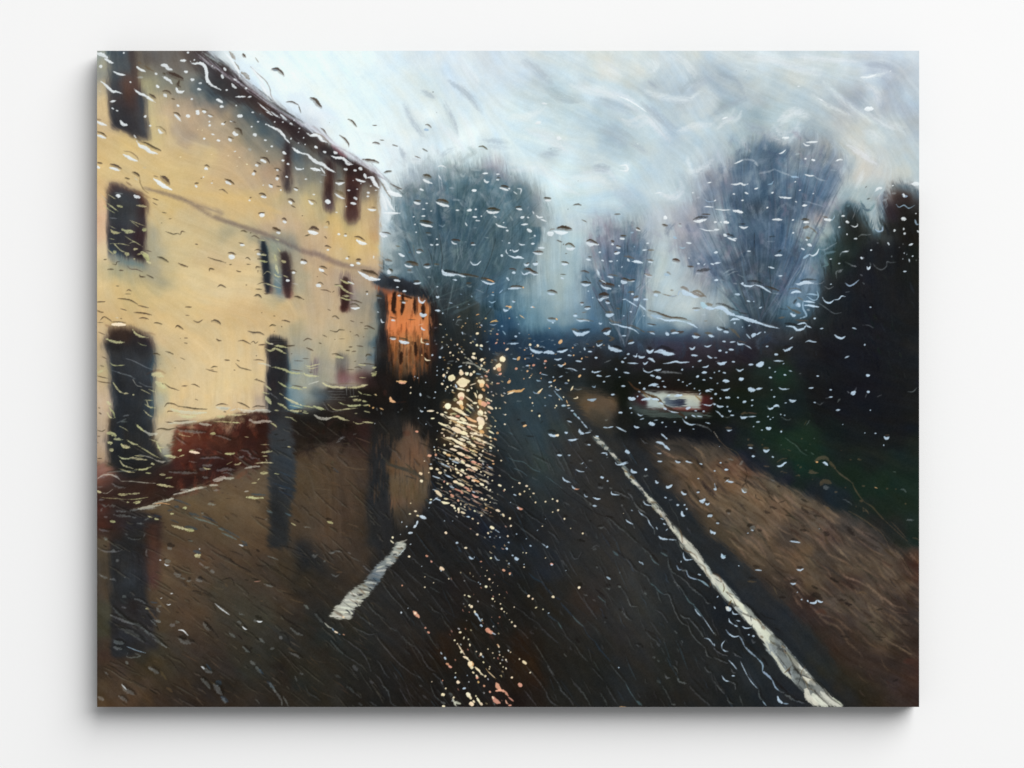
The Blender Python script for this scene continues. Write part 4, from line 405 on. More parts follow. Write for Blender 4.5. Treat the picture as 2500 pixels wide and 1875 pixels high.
RAIN = '''
@00 w 40 -10,20 60,45 110,75; w 26 70,75 130,110 165,125; w 34 30,155 45,165; w 22 160,205 220,235 290,245; w 24 390,150 430,185 490,210; w 40 640,145 690,150 720,180 760,195; w 30 660,260 700,280 730,300 760,335
w 26 840,100 900,97; w 18 910,15 925,20; w 20 265,20 275,22; w 34 935,100 970,130 1040,125 1090,160 1105,220 1110,290 1150,340 1200,370 1250,395; w 18 980,90 985,95; w 24 880,210 915,215; w 24 590,230 600,235; g 26 405,270 460,268
w 26 945,290 980,295; w 22 1030,328 1055,326; w 26 600,345 625,375; w 30 795,365 815,410 850,418 880,405; w 26 1010,385 1050,395; w 26 1255,240 1275,280; w 16 1160,150 1168,155; w 24 1280,170 1300,200; w 24 1360,330 1385,365 1410,378; w 16 1300,398 1320,395; w 18 1380,285 1410,300; w 20 1490,375 1515,382; w 16 1400,465 1500,463; w 14 1520,470 1560,462
w 14 330,310 345,322; w 26 30,300 90,350 150,405 200,415 255,433; w 26 370,385 420,425 480,450 540,490 590,520; d 34 520,440 560,460 595,485; w 22 130,515 190,505; w 12 145,575 170,590; w 12 190,600 215,610; w 34 230,700 260,740 310,752; w 26 -10,710 40,735 100,755; w 26 480,662 490,665; w 18 525,755 548,760
w 24 620,790 640,825 668,830; n 18 590,768 640,770 690,810 700,845; w 26 780,640 820,680 850,712; d 20 768,625 810,635 842,665; w 30 670,435 700,465; d 26 660,410 710,410 748,440; d 12 750,482 785,490; w 22 805,545 830,565; d 60 700,220 770,250 820,270 870,295; d 36 830,300 815,350 840,370; d 22 660,225 690,240; n 22 470,150 540,190 570,205; n 22 410,115 450,130
w 36 900,650 935,665; w 40 1010,605 1020,640; w 28 1065,612 1100,622; n 16 1050,585 1120,605; w 22 1120,650 1165,668; n 16 1120,638 1180,658; w 26 1240,560 1280,565; w 30 1205,490 1240,505 1270,525; w 18 950,485 965,490; w 34 1415,655 1470,662; w 16 1560,620 1585,624; w 14 1400,550 1410,555; w 14 1615,715 1635,718; w 14 1700,742 1712,745; w 14 1556,765 1568,768
w 24 1130,750 1145,758; w 14 1128,715 1140,718; w 24 1255,738 1290,740; d 14 1280,735 1300,715; w 16 1340,710 1380,715; d 12 1345,702 1400,725; w 36 1380,810 1390,840 1425,850; d 30 1390,785 1440,800 1465,850; w 34 1330,890 1355,912; d 16 1325,870 1375,888; w 34 1580,840 1608,855; w 20 1690,902 1712,905; w 12 1150,840 1190,850; w 20 1205,905 1245,910; w 22 1075,885 1090,890; f 10 1015,795 1020,800; f 8 1060,800 1066,803
w 24 1720,745 1760,770 1830,800 1880,850 1910,895 1950,935; w 18 1850,640 1870,660 1915,700; w 22 1945,730 1975,745; w 12 1870,718 1882,722; w 16 1790,718 1800,720; w 12 1985,700 1995,705; w 14 2035,782 2050,785; w 10 2030,820 2040,822; w 12 2030,930 2040,932; w 16 1955,885 1962,890; g 14 1645,635 1652,640
w 14 1750,610 1800,650 1850,680; w 12 1620,520 1700,590 1760,630; w 12 1700,610 1780,655; g 16 1700,560 1800,640 1900,700 2000,760; g 12 1850,640 1950,720
w 26 1970,975 2020,1015 2077,1040; w 20 1755,965 1775,968; w 10 1710,1012 1722,1015; w 26 1875,1020 1910,1045; w 22 1865,1105 1890,1110; w 18 1915,1140 1940,1150; w 20 1905,1272 1925,1276; w 20 2000,1170 2020,1195 2077,1198; g 30 1530,990 1555,1010
w 38 400,910 430,960 480,975 540,1020 590,1035 620,1045; d 30 450,925 500,940 560,975 630,1005 645,1015; w 14 370,850 395,880; w 30 260,1045 300,1065 350,1095 410,1112; n 14 270,1012 340,1025 400,1070 420,1110; w 30 125,1180 180,1195 235,1210; d 34 130,1150 190,1165 245,1195; g 20 465,1180 490,1185; w 26 -5,1170 30,1185; d 20 -5,1130 50,1140; w 28 -5,850 40,865 90,885; d 22 -5,820 50,835 95,870; n 16 -5,690 40,700
d 30 355,1225 400,1245 430,1275; n 14 430,1275 435,1330 470,1400 520,1440; d 22 280,1285 330,1300; n 18 290,1320 350,1365; g 14 375,1280 410,1310; w 42 570,1290 620,1330 680,1370 755,1405; d 60 640,1275 690,1300 730,1350; n 16 570,1262 620,1275
w 40 195,1460 235,1470; w 32 370,1455 400,1475 440,1480; r 14 300,1410 400,1425 450,1440 540,1490; g 10 180,1435 260,1445; d 12 560,1490 620,1510; d 10 560,1530 610,1560
w 26 990,1360 1010,1378; d 20 985,1340 1025,1340; w 10 1150,1335 1170,1338; d 8 1165,1312 1170,1315; w 28 1290,1315 1320,1335 1355,1350; d 24 1285,1298 1340,1315 1385,1350; w 30 1090,1185 1115,1195; d 16 1085,1162 1110,1158 1138,1178; d 14 1235,1405 1270,1405 1300,1425 1318,1442; w 16 1530,1510 1550,1515; d 12 1540,1482 1560,1482
w 26 1655,1470 1710,1480; d 30 1635,1445 1670,1448 1705,1470; w 26 1640,1645 1690,1648; d 26 1630,1645 1690,1640; w 26 1935,1520 1970,1545; d 26 1925,1500 1960,1505 1995,1535; d 12 1960,1560 2005,1585; w 26 1735,1350 1775,1385; d 12 1740,1345 1775,1355; d 14 1810,1368 1855,1375; w 14 1850,1405 1862,1408; w 24 1985,1390 2025,1412; d 20 1985,1380 2030,1395
w 28 1600,1155 1625,1162; d 16 1610,1125 1655,1148; w 26 1650,1100 1710,1128; d 22 1650,1078 1710,1090 1745,1140; w 36 1570,1240 1590,1245; d 24 1580,1215 1605,1225; w 22 1810,1200 1830,1205; d 18 1785,1188 1830,1195 1860,1215; w 34 1810,1285 1830,1298; d 24 1810,1265 1840,1272; f 8 1505,1145 1520,1148; f 8 1410,1165 1418,1168; f 8 1430,1075 1445,1078; f 8 1320,1060 1330,1062; f 8 1150,1050 1165,1045; f 10 835,1072 850,1075; w 10 1670,1358 1685,1356; w 10 1380,1018 1405,1016; d 10 655,1630 700,1640; d 10 1045,1285 1060,1288; w 12 1070,1275 1080,1278
b 44 1770,180 1840,190; d 40 1760,190 1820,190 1860,220 1885,255; d 18 1910,518 1970,518 2030,548; d 12 2035,550 2060,630; n 40 1340,10 1370,50 1395,90; d 30 1470,35 1500,70; n 12 1600,70 1630,115; n 22 1385,110 1420,160 1440,190; n 44 1460,220 1500,245 1540,290; n 10 1550,160 1620,230 1700,300 1745,380 1760,460 1810,530; g 34 1400,220 1500,320 1600,390; w 22 1640,330 1700,420 1740,500 1790,520; w 30 1280,10 1360,100 1420,200 1440,260; w 22 1560,170 1640,280 1690,340; g 14 1200,30 1300,110 1400,200; g 20 1060,10 1180,90 1260,150; g 14 1450,280 1540,350 1640,430; s 10 1560,360 1700,470 1850,600 2077,740; g 12 1500,340 1650,440 1800,560 2077,740; s 8 1700,500 1850,610 1990,690
y 14 95,1535 170,1590 210,1620; y 10 110,1450 190,1500; y 10 60,1560 130,1610; y 26 200,1560 260,1580; y 26 400,1560 500,1575; y 8 110,1600 180,1640; c 8 20,405 40,415; g 8 30,1440 100,1520
@10 d 50 75,480 120,500 155,540 190,580; d 26 455,695 500,715 545,770; d 12 705,752 750,755; d 24 370,855 420,890 460,940 465,970; d 22 705,932 740,930 780,945; d 10 780,900 820,905; d 34 600,1102 660,1108 720,1115 765,1135; d 28 820,1232 860,1222 900,1220; d 18 1240,748 1270,752 1300,780; b 30 1230,795 1270,800; d 14 1210,990 1260,1018; d 10 1130,1062 1190,1085; g 34 1110,1090 1180,1100; d 20 1775,972 1820,968 1868,1000; g 20 1790,990 1840,1005; d 14 175,780 210,800 240,840; d 14 905,950 960,968; k 12 1312,415 1322,418; k 7 1350,620 1353,622; n 6 270,725 272,727
w 34 40,830 80,855 150,850 190,900 250,925; n 20 110,825 180,850 240,900 290,950; w 26 120,960 150,985; w 22 205,1018 240,1028; w 26 280,1055 330,1080 400,1085 440,1110 490,1135; w 30 310,1020 350,1035; w 24 420,1090 450,1140 510,1150; w 34 -10,1035 50,1050 90,1090 150,1130 200,1145 260,1195 330,1228; w 30 80,1185 130,1200 180,1208; w 14 0,1190 10,1192; w 16 20,1295 45,1298; w 14 5,878 12,880; w 14 20,945 28,948; w 16 180,1180 225,1240; g 14 190,1250 240,1262; g 22 175,1325 195,1330
w 26 330,1330 370,1345 425,1330; d 22 340,1310 420,1320; w 22 325,1440 370,1475 425,1495; n 34 335,1410 380,1430 420,1460; w 44 230,1515 280,1535; w 24 60,1510 80,1540 110,1552; n 20 55,1500 120,1520 140,1540; w 14 100,1450 125,1455; w 26 415,1195 450,1200; w 22 515,1205 540,1210; w 34 570,1185 600,1200; w 24 530,1290 580,1315 635,1325; w 14 450,1408 480,1410; w 26 515,1480 550,1500; w 22 480,1535 540,1548; w 14 432,1570 445,1575; w 22 655,1595 700,1612 748,1605; n 16 690,1580 735,1582; w 22 650,1430 672,1438; w 22 645,1468 672,1472; w 10 540,1395 560,1400; w 10 730,1408 750,1410; w 12 680,1366 695,1370; w 8 505,1310 515,1312; w 10 585,1340 590,1342; w 12 330,1630 355,1635
w 30 620,1240 640,1290; w 38 650,1280 700,1285 730,1340 770,1390; n 22 760,1290 800,1340 840,1410 900,1500; w 50 850,1410 900,1440 960,1455 1000,1468; d 22 880,1345 940,1375 1000,1400; k 8 940,1385 1020,1450; w 44 790,1430 820,1520 850,1620; w 30 830,1460 880,1560 930,1620; w 24 800,1640 990,1640; g 44 820,1260 880,1330 1000,1380; g 22 900,1250 1020,1280
w 26 1210,1295 1250,1320 1310,1342; d 44 1215,1265 1260,1265 1295,1285; w 20 1180,1395 1220,1410; w 26 1120,1525 1150,1540 1190,1550; d 20 1130,1515 1190,1520; g 18 890,1555 950,1560; w 30 1345,1525 1390,1550 1480,1572; d 40 1350,1515 1410,1515 1475,1540; w 14 1240,1540 1265,1542; w 12 1205,1598 1235,1600; w 10 1290,1617 1305,1620; w 14 1360,1172 1400,1162 1450,1178; g 22 1590,1240 1620,1270 1645,1240; g 16 1700,1200 1800,1210; w 16 1815,1240 1870,1238; w 14 1955,1245 1990,1248; w 22 1830,1295 1850,1325 1880,1325; w 18 1955,1300 1985,1305; d 10 1960,1280 2000,1285; w 22 1990,1385 2030,1395 2077,1410; d 30 2000,1368 2060,1375 2077,1385; w 26 1710,1412 1755,1412; g 16 1480,1385 1530,1390; w 14 1545,1610 1580,1610; w 24 1660,1615 1710,1605; w 16 1740,1600 1755,1602; w 24 1850,1605 1900,1635 1990,1628; d 34 1860,1600 1930,1600 1990,1615; g 16 1510,1505 1600,1510
g 8 1380,1200 1385,1300; g 16 1370,1240 1380,1330 1385,1420; g 14 1395,1250 1410,1400; g 10 1270,1090 1280,1160; w 10 1370,1250 1395,1300; g 10 1350,960 1370,1050; g 10 1030,1010 1070,1090; g 8 1560,1490 1620,1570
@20 d 30 360,1490 430,1495; w 22 365,1510 430,1512; d 20 655,1560 700,1552 735,1562; d 16 70,1582 130,1575; w 20 80,1595 140,1605; k 8 602,1600 604,1601; k 6 704,1314 706,1315; w 16 0,1390 15,1395; g 10 190,1600 210,1570; w 10 245,1620 260,1650; w 10 50,1420 90,1450; w 10 90,1390 130,1400 120,1450; g 14 10,1260 40,1270; w 14 2010,1335 2050,1328; w 12 1975,1575 2020,1575 2070,1580; b 10 1985,1500 2020,1525 2077,1520; g 8 1900,1300 1950,1400 2010,1500; w 12 1855,1432 1875,1437; g 20 1900,1490 1935,1480; g 12 1940,1230 1950,1250; d 12 1950,1650 2040,1652; d 14 1070,1652 1130,1652; g 16 1080,1610 1140,1580 1185,1545; w 10 1480,1440 1560,1430; g 20 1690,1420 1720,1380; w 8 1300,935 1315,945; w 18 1120,1160 1190,1160 1200,1210 1130,1210
k 6 430,988 432,989; w 20 340,530 390,535; w 34 275,735 330,720; w 40 490,880 530,890; g 20 230,810 380,850; g 40 850,1140 950,1110; g 24 740,380 900,430 1100,470 1250,540 1400,630; w 14 1100,450 1250,520 1400,620; g 30 1680,60 1780,140 1880,240; g 16 1400,640 1480,720 1600,880
@30 g 20 100,700 200,670 240,600; w 14 80,690 140,670; g 18 200,1140 300,1100 400,1110 440,1160; w 14 210,1140 290,1105; g 28 400,1110 450,1160; g 24 450,1240 550,1220 620,1190; g 18 620,1200 720,1240 800,1270; b 24 780,1270 855,1278; w 16 915,1248 960,1262 1010,1262; g 16 1010,1265 1070,1300 1130,1315; w 20 165,1345 220,1350 270,1340 300,1355 345,1345; b 16 545,1350 580,1345 600,1318; w 18 410,1395 445,1388; w 16 310,1430 345,1445; w 16 190,1445 215,1450; w 16 580,1438 600,1428; w 20 675,1470 710,1485 785,1487; w 12 655,1470 690,1490; w 22 890,1565 940,1562; g 12 895,1520 960,1530 1010,1545 1050,1555 1105,1572; w 10 995,1445 1010,1440; w 10 860,1410 880,1405; w 12 820,1520 840,1530; w 12 815,1325 830,1320; w 14 275,1510 300,1512; w 16 530,1590 548,1580
w 30 185,1610 220,1618 260,1625 295,1635; w 12 5,1598 60,1605 100,1610 170,1605; w 12 0,1520 20,1508; w 14 900,930 930,955 970,955; w 18 930,925 1050,920; w 16 655,1040 690,1030 725,1000; g 16 825,1048 870,1038; w 18 915,1090 935,1092; w 20 985,1100 1020,1108; w 16 1225,1115 1270,1100 1300,1102; g 12 1180,1205 1240,1210; g 16 600,880 690,910; w 24 690,880 760,878; w 10 840,358 870,362; w 50 1520,590 1610,585; w 22 1480,265 1560,268 1640,240; w 8 1775,212 1790,200; g 14 1120,230 1150,235; g 14 1300,580 1410,670; w 10 1050,480 1110,510; k 5 326,202 328,203
t 34 1480,1510 1500,1560 1540,1610 1580,1605 1620,1550; u 26 1490,1540 1530,1600 1580,1612; k 10 1530,1380 1545,1368; k 14 1545,1500 1575,1490; w 30 1630,1420 1660,1390 1700,1385; g 30 1560,1540 1640,1520; b 30 1900,1450 1930,1470 1955,1470; w 20 1910,1440 1925,1480; b 10 1840,1550 1870,1580 1920,1560 1970,1590 2030,1560; w 12 1800,1365 1815,1358; w 40 2000,1345 2077,1345; g 22 1800,1440 1840,1440; g 20 1700,1520 1760,1490; t 24 1340,1570 1370,1560; w 12 2035,1642 2045,1645
@01 y 30 140,150 165,175 240,180; y 44 250,140 290,165 330,165 380,175; y 40 455,150 500,145; y 8 330,50 400,80 480,110; y 7 340,60 420,120; y 7 280,210 340,250 400,280 460,320; y 8 120,235 180,250; y 12 130,290 170,290 230,350 290,380; y 10 170,290 240,290 330,310; y 10 320,290 370,270 430,300; y 26 360,350 410,340; y 34 165,370 190,380; y 44 290,390 320,400; y 44 440,370 480,400 530,420; y 50 460,390 500,430 520,470; y 16 370,440 380,445; y 24 500,470 545,490; y 20 400,400 450,390; g 8 130,30 200,35; y 6 130,110 190,140
y 14 100,340 170,400; d 10 490,355 550,370; d 26 605,425 660,440 720,478; d 20 820,488 860,508 915,525; d 14 690,168 740,185 770,195 810,188 840,200; d 12 845,195 855,165 890,172; d 8 725,38 750,38; d 7 648,78 656,82; d 12 990,292 1020,298; d 14 1120,428 1180,450 1240,465 1300,485; d 10 1335,500 1360,500; d 22 1135,570 1140,545 1180,552; d 12 1405,560 1430,570 1455,572; d 14 1500,440 1520,432 1550,455; d 10 1505,495 1550,500; d 20 1215,728 1250,710 1300,735; d 16 1450,165 1480,162 1515,175; d 10 1545,180 1555,182
w 26 1445,300 1490,308; d 12 1430,280 1480,290; w 50 1330,415 1385,430; d 22 1320,385 1360,385 1400,402; w 24 1615,390 1650,400; y 26 1650,400 1710,405; d 16 1590,358 1630,352 1690,385; y 26 1640,460 1725,475; d 16 1620,445 1680,450; d 22 1605,545 1610,525 1650,530; d 8 1625,555 1625,580; y 8 1680,600 1720,570 1760,590; y 14 1640,690 1700,690 1760,710 1860,740; d 10 1620,700 1670,682 1720,690; d 12 1600,748 1665,750; d 14 1685,795 1725,798; d 26 1585,820 1630,810 1660,840; d 8 1500,705 1515,708; y 30 1860,460 1910,480; y 26 1790,400 1810,460; y 14 1780,590 1820,620 1860,625; y 14 1880,610 1930,630; g 10 1770,620 1860,700; y 30 1800,500 1830,590; y 12 1820,330 1850,370; d 14 1915,565 1980,560 2015,575; w 24 1970,582 2000,585; w 26 1910,660 1945,662; g 8 1975,690 2030,700; d 14 1560,220 1590,212 1640,240; y 10 1640,250 1700,260; y 14 1800,240 1840,255
w 40 1640,0 1690,5; w 30 1880,65 1910,75; d 26 1865,42 1890,38 1915,60; w 26 1810,170 1850,185; d 40 1770,130 1800,145 1850,165; w 34 2065,470 2077,490; d 22 2060,450 2077,455; d 10 2070,5 2077,8; d 22 1990,825 2030,830 2077,850
d 16 105,552 140,548 165,552; d 14 220,558 265,562; d 10 155,495 190,500 200,475 230,468; d 8 300,510 340,545 400,550 460,575; d 16 500,605 540,625 572,640; d 18 425,605 440,625 485,628; d 10 190,715 220,718; d 12 65,450 98,448; d 12 300,765 320,755 350,770; d 8 280,797 340,798; d 18 210,845 270,850 330,860 370,880 410,905; d 16 415,915 460,925 520,940; d 14 0,880 80,876; d 10 235,945 270,955 300,965; d 18 370,985 440,990 500,1000 550,1012; d 14 0,965 30,980 65,985; d 18 425,1045 470,1040 520,1055; d 16 575,1090 610,1092 655,1105; d 20 790,1140 810,1120 840,1135 870,1158; d 14 890,930 955,932; d 8 895,1012 930,1015; d 14 975,1070 1020,1085 1065,1060; d 30 1155,1075 1190,1068 1230,1085 1250,1112; d 14 30,1065 70,1030 120,1055 150,1080; d 14 150,1080 220,1082 290,1090; f 34 150,1105 210,1105 285,1108; c 16 190,1035 215,1040; d 8 235,1045 250,1048; d 8 0,1085 60,1085
d 22 1520,1175 1580,1190 1640,1190 1690,1215; d 18 1740,1125 1770,1112 1805,1120; d 14 1865,1065 1910,1070 1950,1085; d 10 1860,1125 1870,1130; d 8 1660,985 1668,988; d 8 1780,1018 1800,1022; d 8 1790,1172 1795,1176; d 16 1200,1250 1225,1268 1255,1272; d 10 880,1242 915,1243; d 10 878,1290 912,1297; d 6 840,1245 846,1247; d 14 1425,1275 1470,1268 1510,1285 1550,1305; d 10 1555,1290 1580,1275 1600,1295 1625,1280; r 24 85,1110 130,1130; y 24 355,1150 390,1200 440,1225 520,1240; r 16 470,1195 520,1190 590,1210; y 34 90,1250 150,1275 200,1285 280,1285; d 8 10,1180 80,1210; y 6 410,1285 450,1310 500,1320; g 8 290,1450 360,1470 420,1500 500,1540 560,1560; y 12 130,1490 160,1515 210,1520 280,1515; g 12 150,1570 250,1600 330,1625 380,1655; d 14 560,1405 600,1400 635,1415; d 14 690,1380 730,1390 770,1408; d 6 840,1440 890,1462; d 6 640,1503 645,1505; d 8 785,1542 792,1545
y 60 550,1615 600,1610 660,1610; y 30 620,1635 680,1625; r 16 500,1610 560,1578 630,1570 690,1600; d 14 1285,1465 1340,1470; d 10 1410,1465 1440,1475; d 14 1400,1500 1440,1540 1490,1555 1555,1572; d 10 1380,1565 1395,1567; d 14 1150,1545 1180,1532 1215,1535; d 10 1100,1555 1160,1575 1215,1585; n 14 1150,1560 1180,1565; d 10 1580,1465 1640,1462 1690,1475; c 22 1625,1495 1690,1505 1750,1525; y 26 1760,1535 1830,1545 1900,1565 1950,1590 2077,1605; d 10 1950,1560 2020,1570 2077,1578; d 8 1990,1470 2077,1475; y 18 1690,1240 1720,1290 1780,1305; y 26 1780,1320 1850,1325 1935,1342; c 14 1750,1300 1780,1305; y 26 1700,1350 1750,1370 1800,1350 1850,1370 1910,1400; k 10 1740,1250 1900,1260; k 8 1750,1280 1920,1275; d 16 1630,1315 1700,1310; d 18 1860,1315 1920,1325 1995,1320; d 8 1605,1420 1615,1422; d 8 1600,1655 1620,1656; d 8 1960,1400 1970,1402
y 30 0,1590 60,1570; d 10 0,1625 60,1640 110,1650; d 8 30,1520 70,1530; d 8 50,1430 100,1455
@11 d 50 60,150 105,135 160,158; w 40 50,160 100,178 155,185; d 16 20,215 70,200; d 14 220,215 245,240; d 16 235,75 260,70 265,100; g 26 215,120 250,125; w 22 350,190 375,198; w 20 415,208 445,210; d 10 420,190 445,192; w 36 540,250 590,280 650,292; d 22 520,220 570,225 630,262; d 20 220,315 250,315 285,332; w 16 245,352 265,352; g 14 375,342 395,345; w 20 435,435 460,442; d 10 455,418 475,425; w 26 545,485 580,492; d 36 535,455 590,455; w 22 480,505 515,510; w 10 712,415 722,425; w 10 710,430 722,435; w 30 165,540 190,560 220,565; d 20 170,520 210,525 245,542; w 36 0,475 35,480; d 26 0,455 45,475; w 40 555,565 620,610 690,645 785,650; d 50 580,560 640,575 710,590 760,620; w 34 135,705 185,718; d 14 150,690 180,683 205,702; d 10 180,755 240,760 285,780; d 8 300,780 320,768; d 8 145,620 150,625; d 6 190,570 250,610; w 16 450,670 500,690 520,698; y 22 380,650 430,680 500,690; y 22 320,710 380,715 410,750 470,780; y 24 400,815 470,820; y 14 420,770 520,800; y 14 370,830 450,855; y 20 430,855 490,858; d 14 320,705 370,705; n 10 495,650 520,690
d 20 635,775 660,775; w 16 645,795 655,800; d 30 740,815 800,830; g 20 750,835 800,840; d 16 485,860 540,870 595,890; w 20 485,935 530,945 575,938; d 18 475,905 530,900 570,925; d 8 250,950 280,965; d 18 300,1030 330,1022 365,1050; g 10 310,1045 340,1050; d 10 480,1065 520,1080; d 8 580,1085 608,1088; d 18 625,1125 660,1125 725,1155; d 10 620,1145 660,1150; d 12 275,1165 340,1180 370,1160 425,1162; d 10 200,1210 245,1232; d 10 525,1215 550,1210 570,1230; d 8 475,1175 490,1180; d 8 610,1228 622,1230; d 6 320,1255 330,1258; d 6 370,1252 425,1250; d 16 10,1270 50,1250 90,1262; d 12 165,1290 190,1302; d 16 35,1340 70,1355 105,1372; d 14 435,1370 475,1370; d 12 465,1332 500,1332; d 12 545,1320 610,1328; d 8 710,1340 735,1342; d 12 495,1380 540,1375; w 8 750,975 770,985; d 16 295,1405 340,1405 400,1430; y 26 320,1430 370,1435 420,1445; d 20 635,1430 655,1410 695,1420; d 8 645,1455 650,1458; d 8 520,1480 540,1475; d 10 580,1500 650,1502 740,1515; y 16 560,1510 640,1520; d 10 520,1540 560,1535 600,1550; d 8 440,1560 520,1562
y 16 20,1510 60,1530 130,1515 170,1505; y 14 30,1540 90,1550 150,1535; d 8 0,1450 60,1450; d 8 60,1585 100,1590; y 24 0,1590 50,1620 160,1630; y 26 700,1545 745,1540; y 40 700,1620 740,1600; y 20 690,1600 750,1580; k 30 700,1580 735,1590; y 8 570,1640 640,1645; d 8 0,850 15,855
w 40 775,180 810,205 850,215; d 16 800,175 850,180 890,195; g 40 780,190 880,210; w 26 1180,85 1240,105 1320,118; d 40 1180,65 1240,70 1310,85; w 14 1125,95 1140,95; g 16 1370,100 1410,115 1440,95; w 14 1640,70 1660,110; g 8 1730,130 1755,128; w 12 1800,10 1810,14; w 16 1715,18 1760,22; w 14 1745,55 1790,58; w 14 1200,10 1240,10; w 12 1110,18 1130,18; w 14 2025,75 2035,78; w 18 1950,85 1980,110 2060,128; w 20 2055,155 2077,160; w 10 1930,10 1960,25; g 12 1835,222 1880,232; w 12 1140,172 1152,175; g 20 1255,190 1300,205; d 14 1240,180 1290,185; w 12 1350,240 1362,245; w 18 1285,298 1315,306; w 18 1345,300 1370,298; w 14 1500,265 1530,290 1560,292; d 26 1500,250 1560,255 1590,265; w 12 1700,300 1745,302; d 22 1695,288 1730,285; w 8 2010,260 2025,262; w 22 965,385 1000,405 1028,415; w 16 985,410 1028,418; w 18 1145,368 1170,380 1200,375; d 18 1150,355 1190,352 1220,372; n 16 940,310 985,320; g 10 1200,330 1225,335; n 16 1070,375 1090,378
g 30 835,475 860,492 905,480; n 26 830,450 870,455 900,465; w 18 1030,500 1060,520 1115,522; d 34 1035,480 1090,480 1165,500; n 30 1090,495 1170,505; w 18 1225,520 1260,530 1295,520; d 26 1220,505 1290,500; n 20 1330,495 1380,500; g 10 1330,508 1360,515; g 20 1055,575 1110,578; n 22 1060,555 1100,560; d 34 870,548 910,570; w 40 860,560 880,590; w 40 1405,545 1430,590 1500,600 1570,600; w 18 1560,595 1600,612 1650,625; g 10 1640,625 1700,620 1760,630; w 20 1800,660 1850,685 1900,695 1945,688; k 40 1430,560 1500,575 1580,590; d 26 1580,600 1660,605 1780,630; d 30 1800,640 1860,650 1940,675; o 14 1860,652 1900,662 1935,680; g 16 1265,625 1300,630; w 16 1515,650 1560,660; g 20 1660,710 1690,722 1710,715; d 22 1650,690 1700,690; w 12 1350,722 1370,725; w 24 920,655 980,668; d 30 870,630 920,630 970,645; w 18 1115,690 1160,692 1195,682; d 24 1120,670 1180,672; w 14 945,728 970,730; w 18 1010,768 1045,770; w 20 960,812 990,815; w 22 1170,830 1180,870 1210,885 1240,860; w 20 1345,822 1360,832 1380,825; w 18 1000,880 1040,890; d 20 980,868 1060,870; w 34 1185,990 1210,1015 1255,1005; w 16 1335,962 1390,968; w 20 1360,965 1375,968; w 12 1410,990 1420,992; w 14 790,1050 800,1080 825,1085; w 20 895,1060 935,1068; d 16 880,1030 940,1048; d 10 1060,1055 1140,1058; p 14 1170,1112 1220,1100; w 16 1195,1130 1210,1155 1240,1162
w 24 880,1245 940,1252; d 26 880,1235 940,1240; w 30 970,1265 1010,1285 1075,1292; d 26 975,1245 1040,1258 1075,1275; f 14 1200,1240 1200,1280 1230,1295; d 36 1215,1268 1270,1275; w 14 1240,1300 1278,1305; g 14 1330,1268 1345,1270; g 12 1340,1300 1355,1305; f 12 1230,1440 1250,1465 1290,1467; w 20 1305,1408 1310,1420; o 12 1200,1410 1208,1420; w 22 1380,1435 1395,1440; w 10 1400,1350 1415,1335; g 10 1385,1360 1420,1330
w 12 1690,465 1720,500 1760,500 1800,465; g 8 1700,480 1750,490; w 26 2005,405 2015,415; g 8 1560,300 1570,440; g 8 1590,300 1605,430; g 6 1610,310 1620,400; g 8 1640,270 1655,270; w 10 2060,340 2055,370 2077,400; w 22 2060,630 2077,650; b 12 1480,885 1515,892; g 10 1550,930 1575,935; b 12 1700,815 1715,830; b 8 1590,795 1610,805; b 14 1905,805 1935,812; o 8 1915,778 1930,782; g 8 1750,750 1830,785; b 12 1985,790 2020,755; b 14 1880,870 1910,885 1950,870; g 8 1860,830 1880,810; b 12 1885,925 1900,928; b 8 1670,900 1685,905; b 12 1570,925 1560,935; o 10 1565,1035 1590,1020; o 12 1750,1010 1785,1000; g 10 1550,1090 1570,1060 1610,1060; g 8 1545,1100 1580,1115; w 8 1520,1055 1525,1060; w 10 1660,1040 1668,1045; o 10 1640,1090 1650,1095; b 10 1890,1105 1930,1112 1960,1100; o 16 1895,1085 1930,1070 1975,1075; b 20 2005,1120 2020,1125; g 14 1880,1170 1920,1172; b 12 2020,1170 2050,1210; f 24 1755,1195 1775,1198; g 14 1600,1185 1650,1205; w 10 1610,1180 1620,1210; o 10 1600,1135 1610,1140; o 10 1785,1130 1800,1135; o 6 1765,1130 1770,1132; p 14 1955,1200 1975,1205; w 20 2025,940 2040,965 2077,962; o 14 2050,920 2077,922; b 12 1970,1160 1985,1165; f 10 1380,1100 1405,1110; g 10 1330,1140 1360,1135; b 8 1440,1150 1445,1155
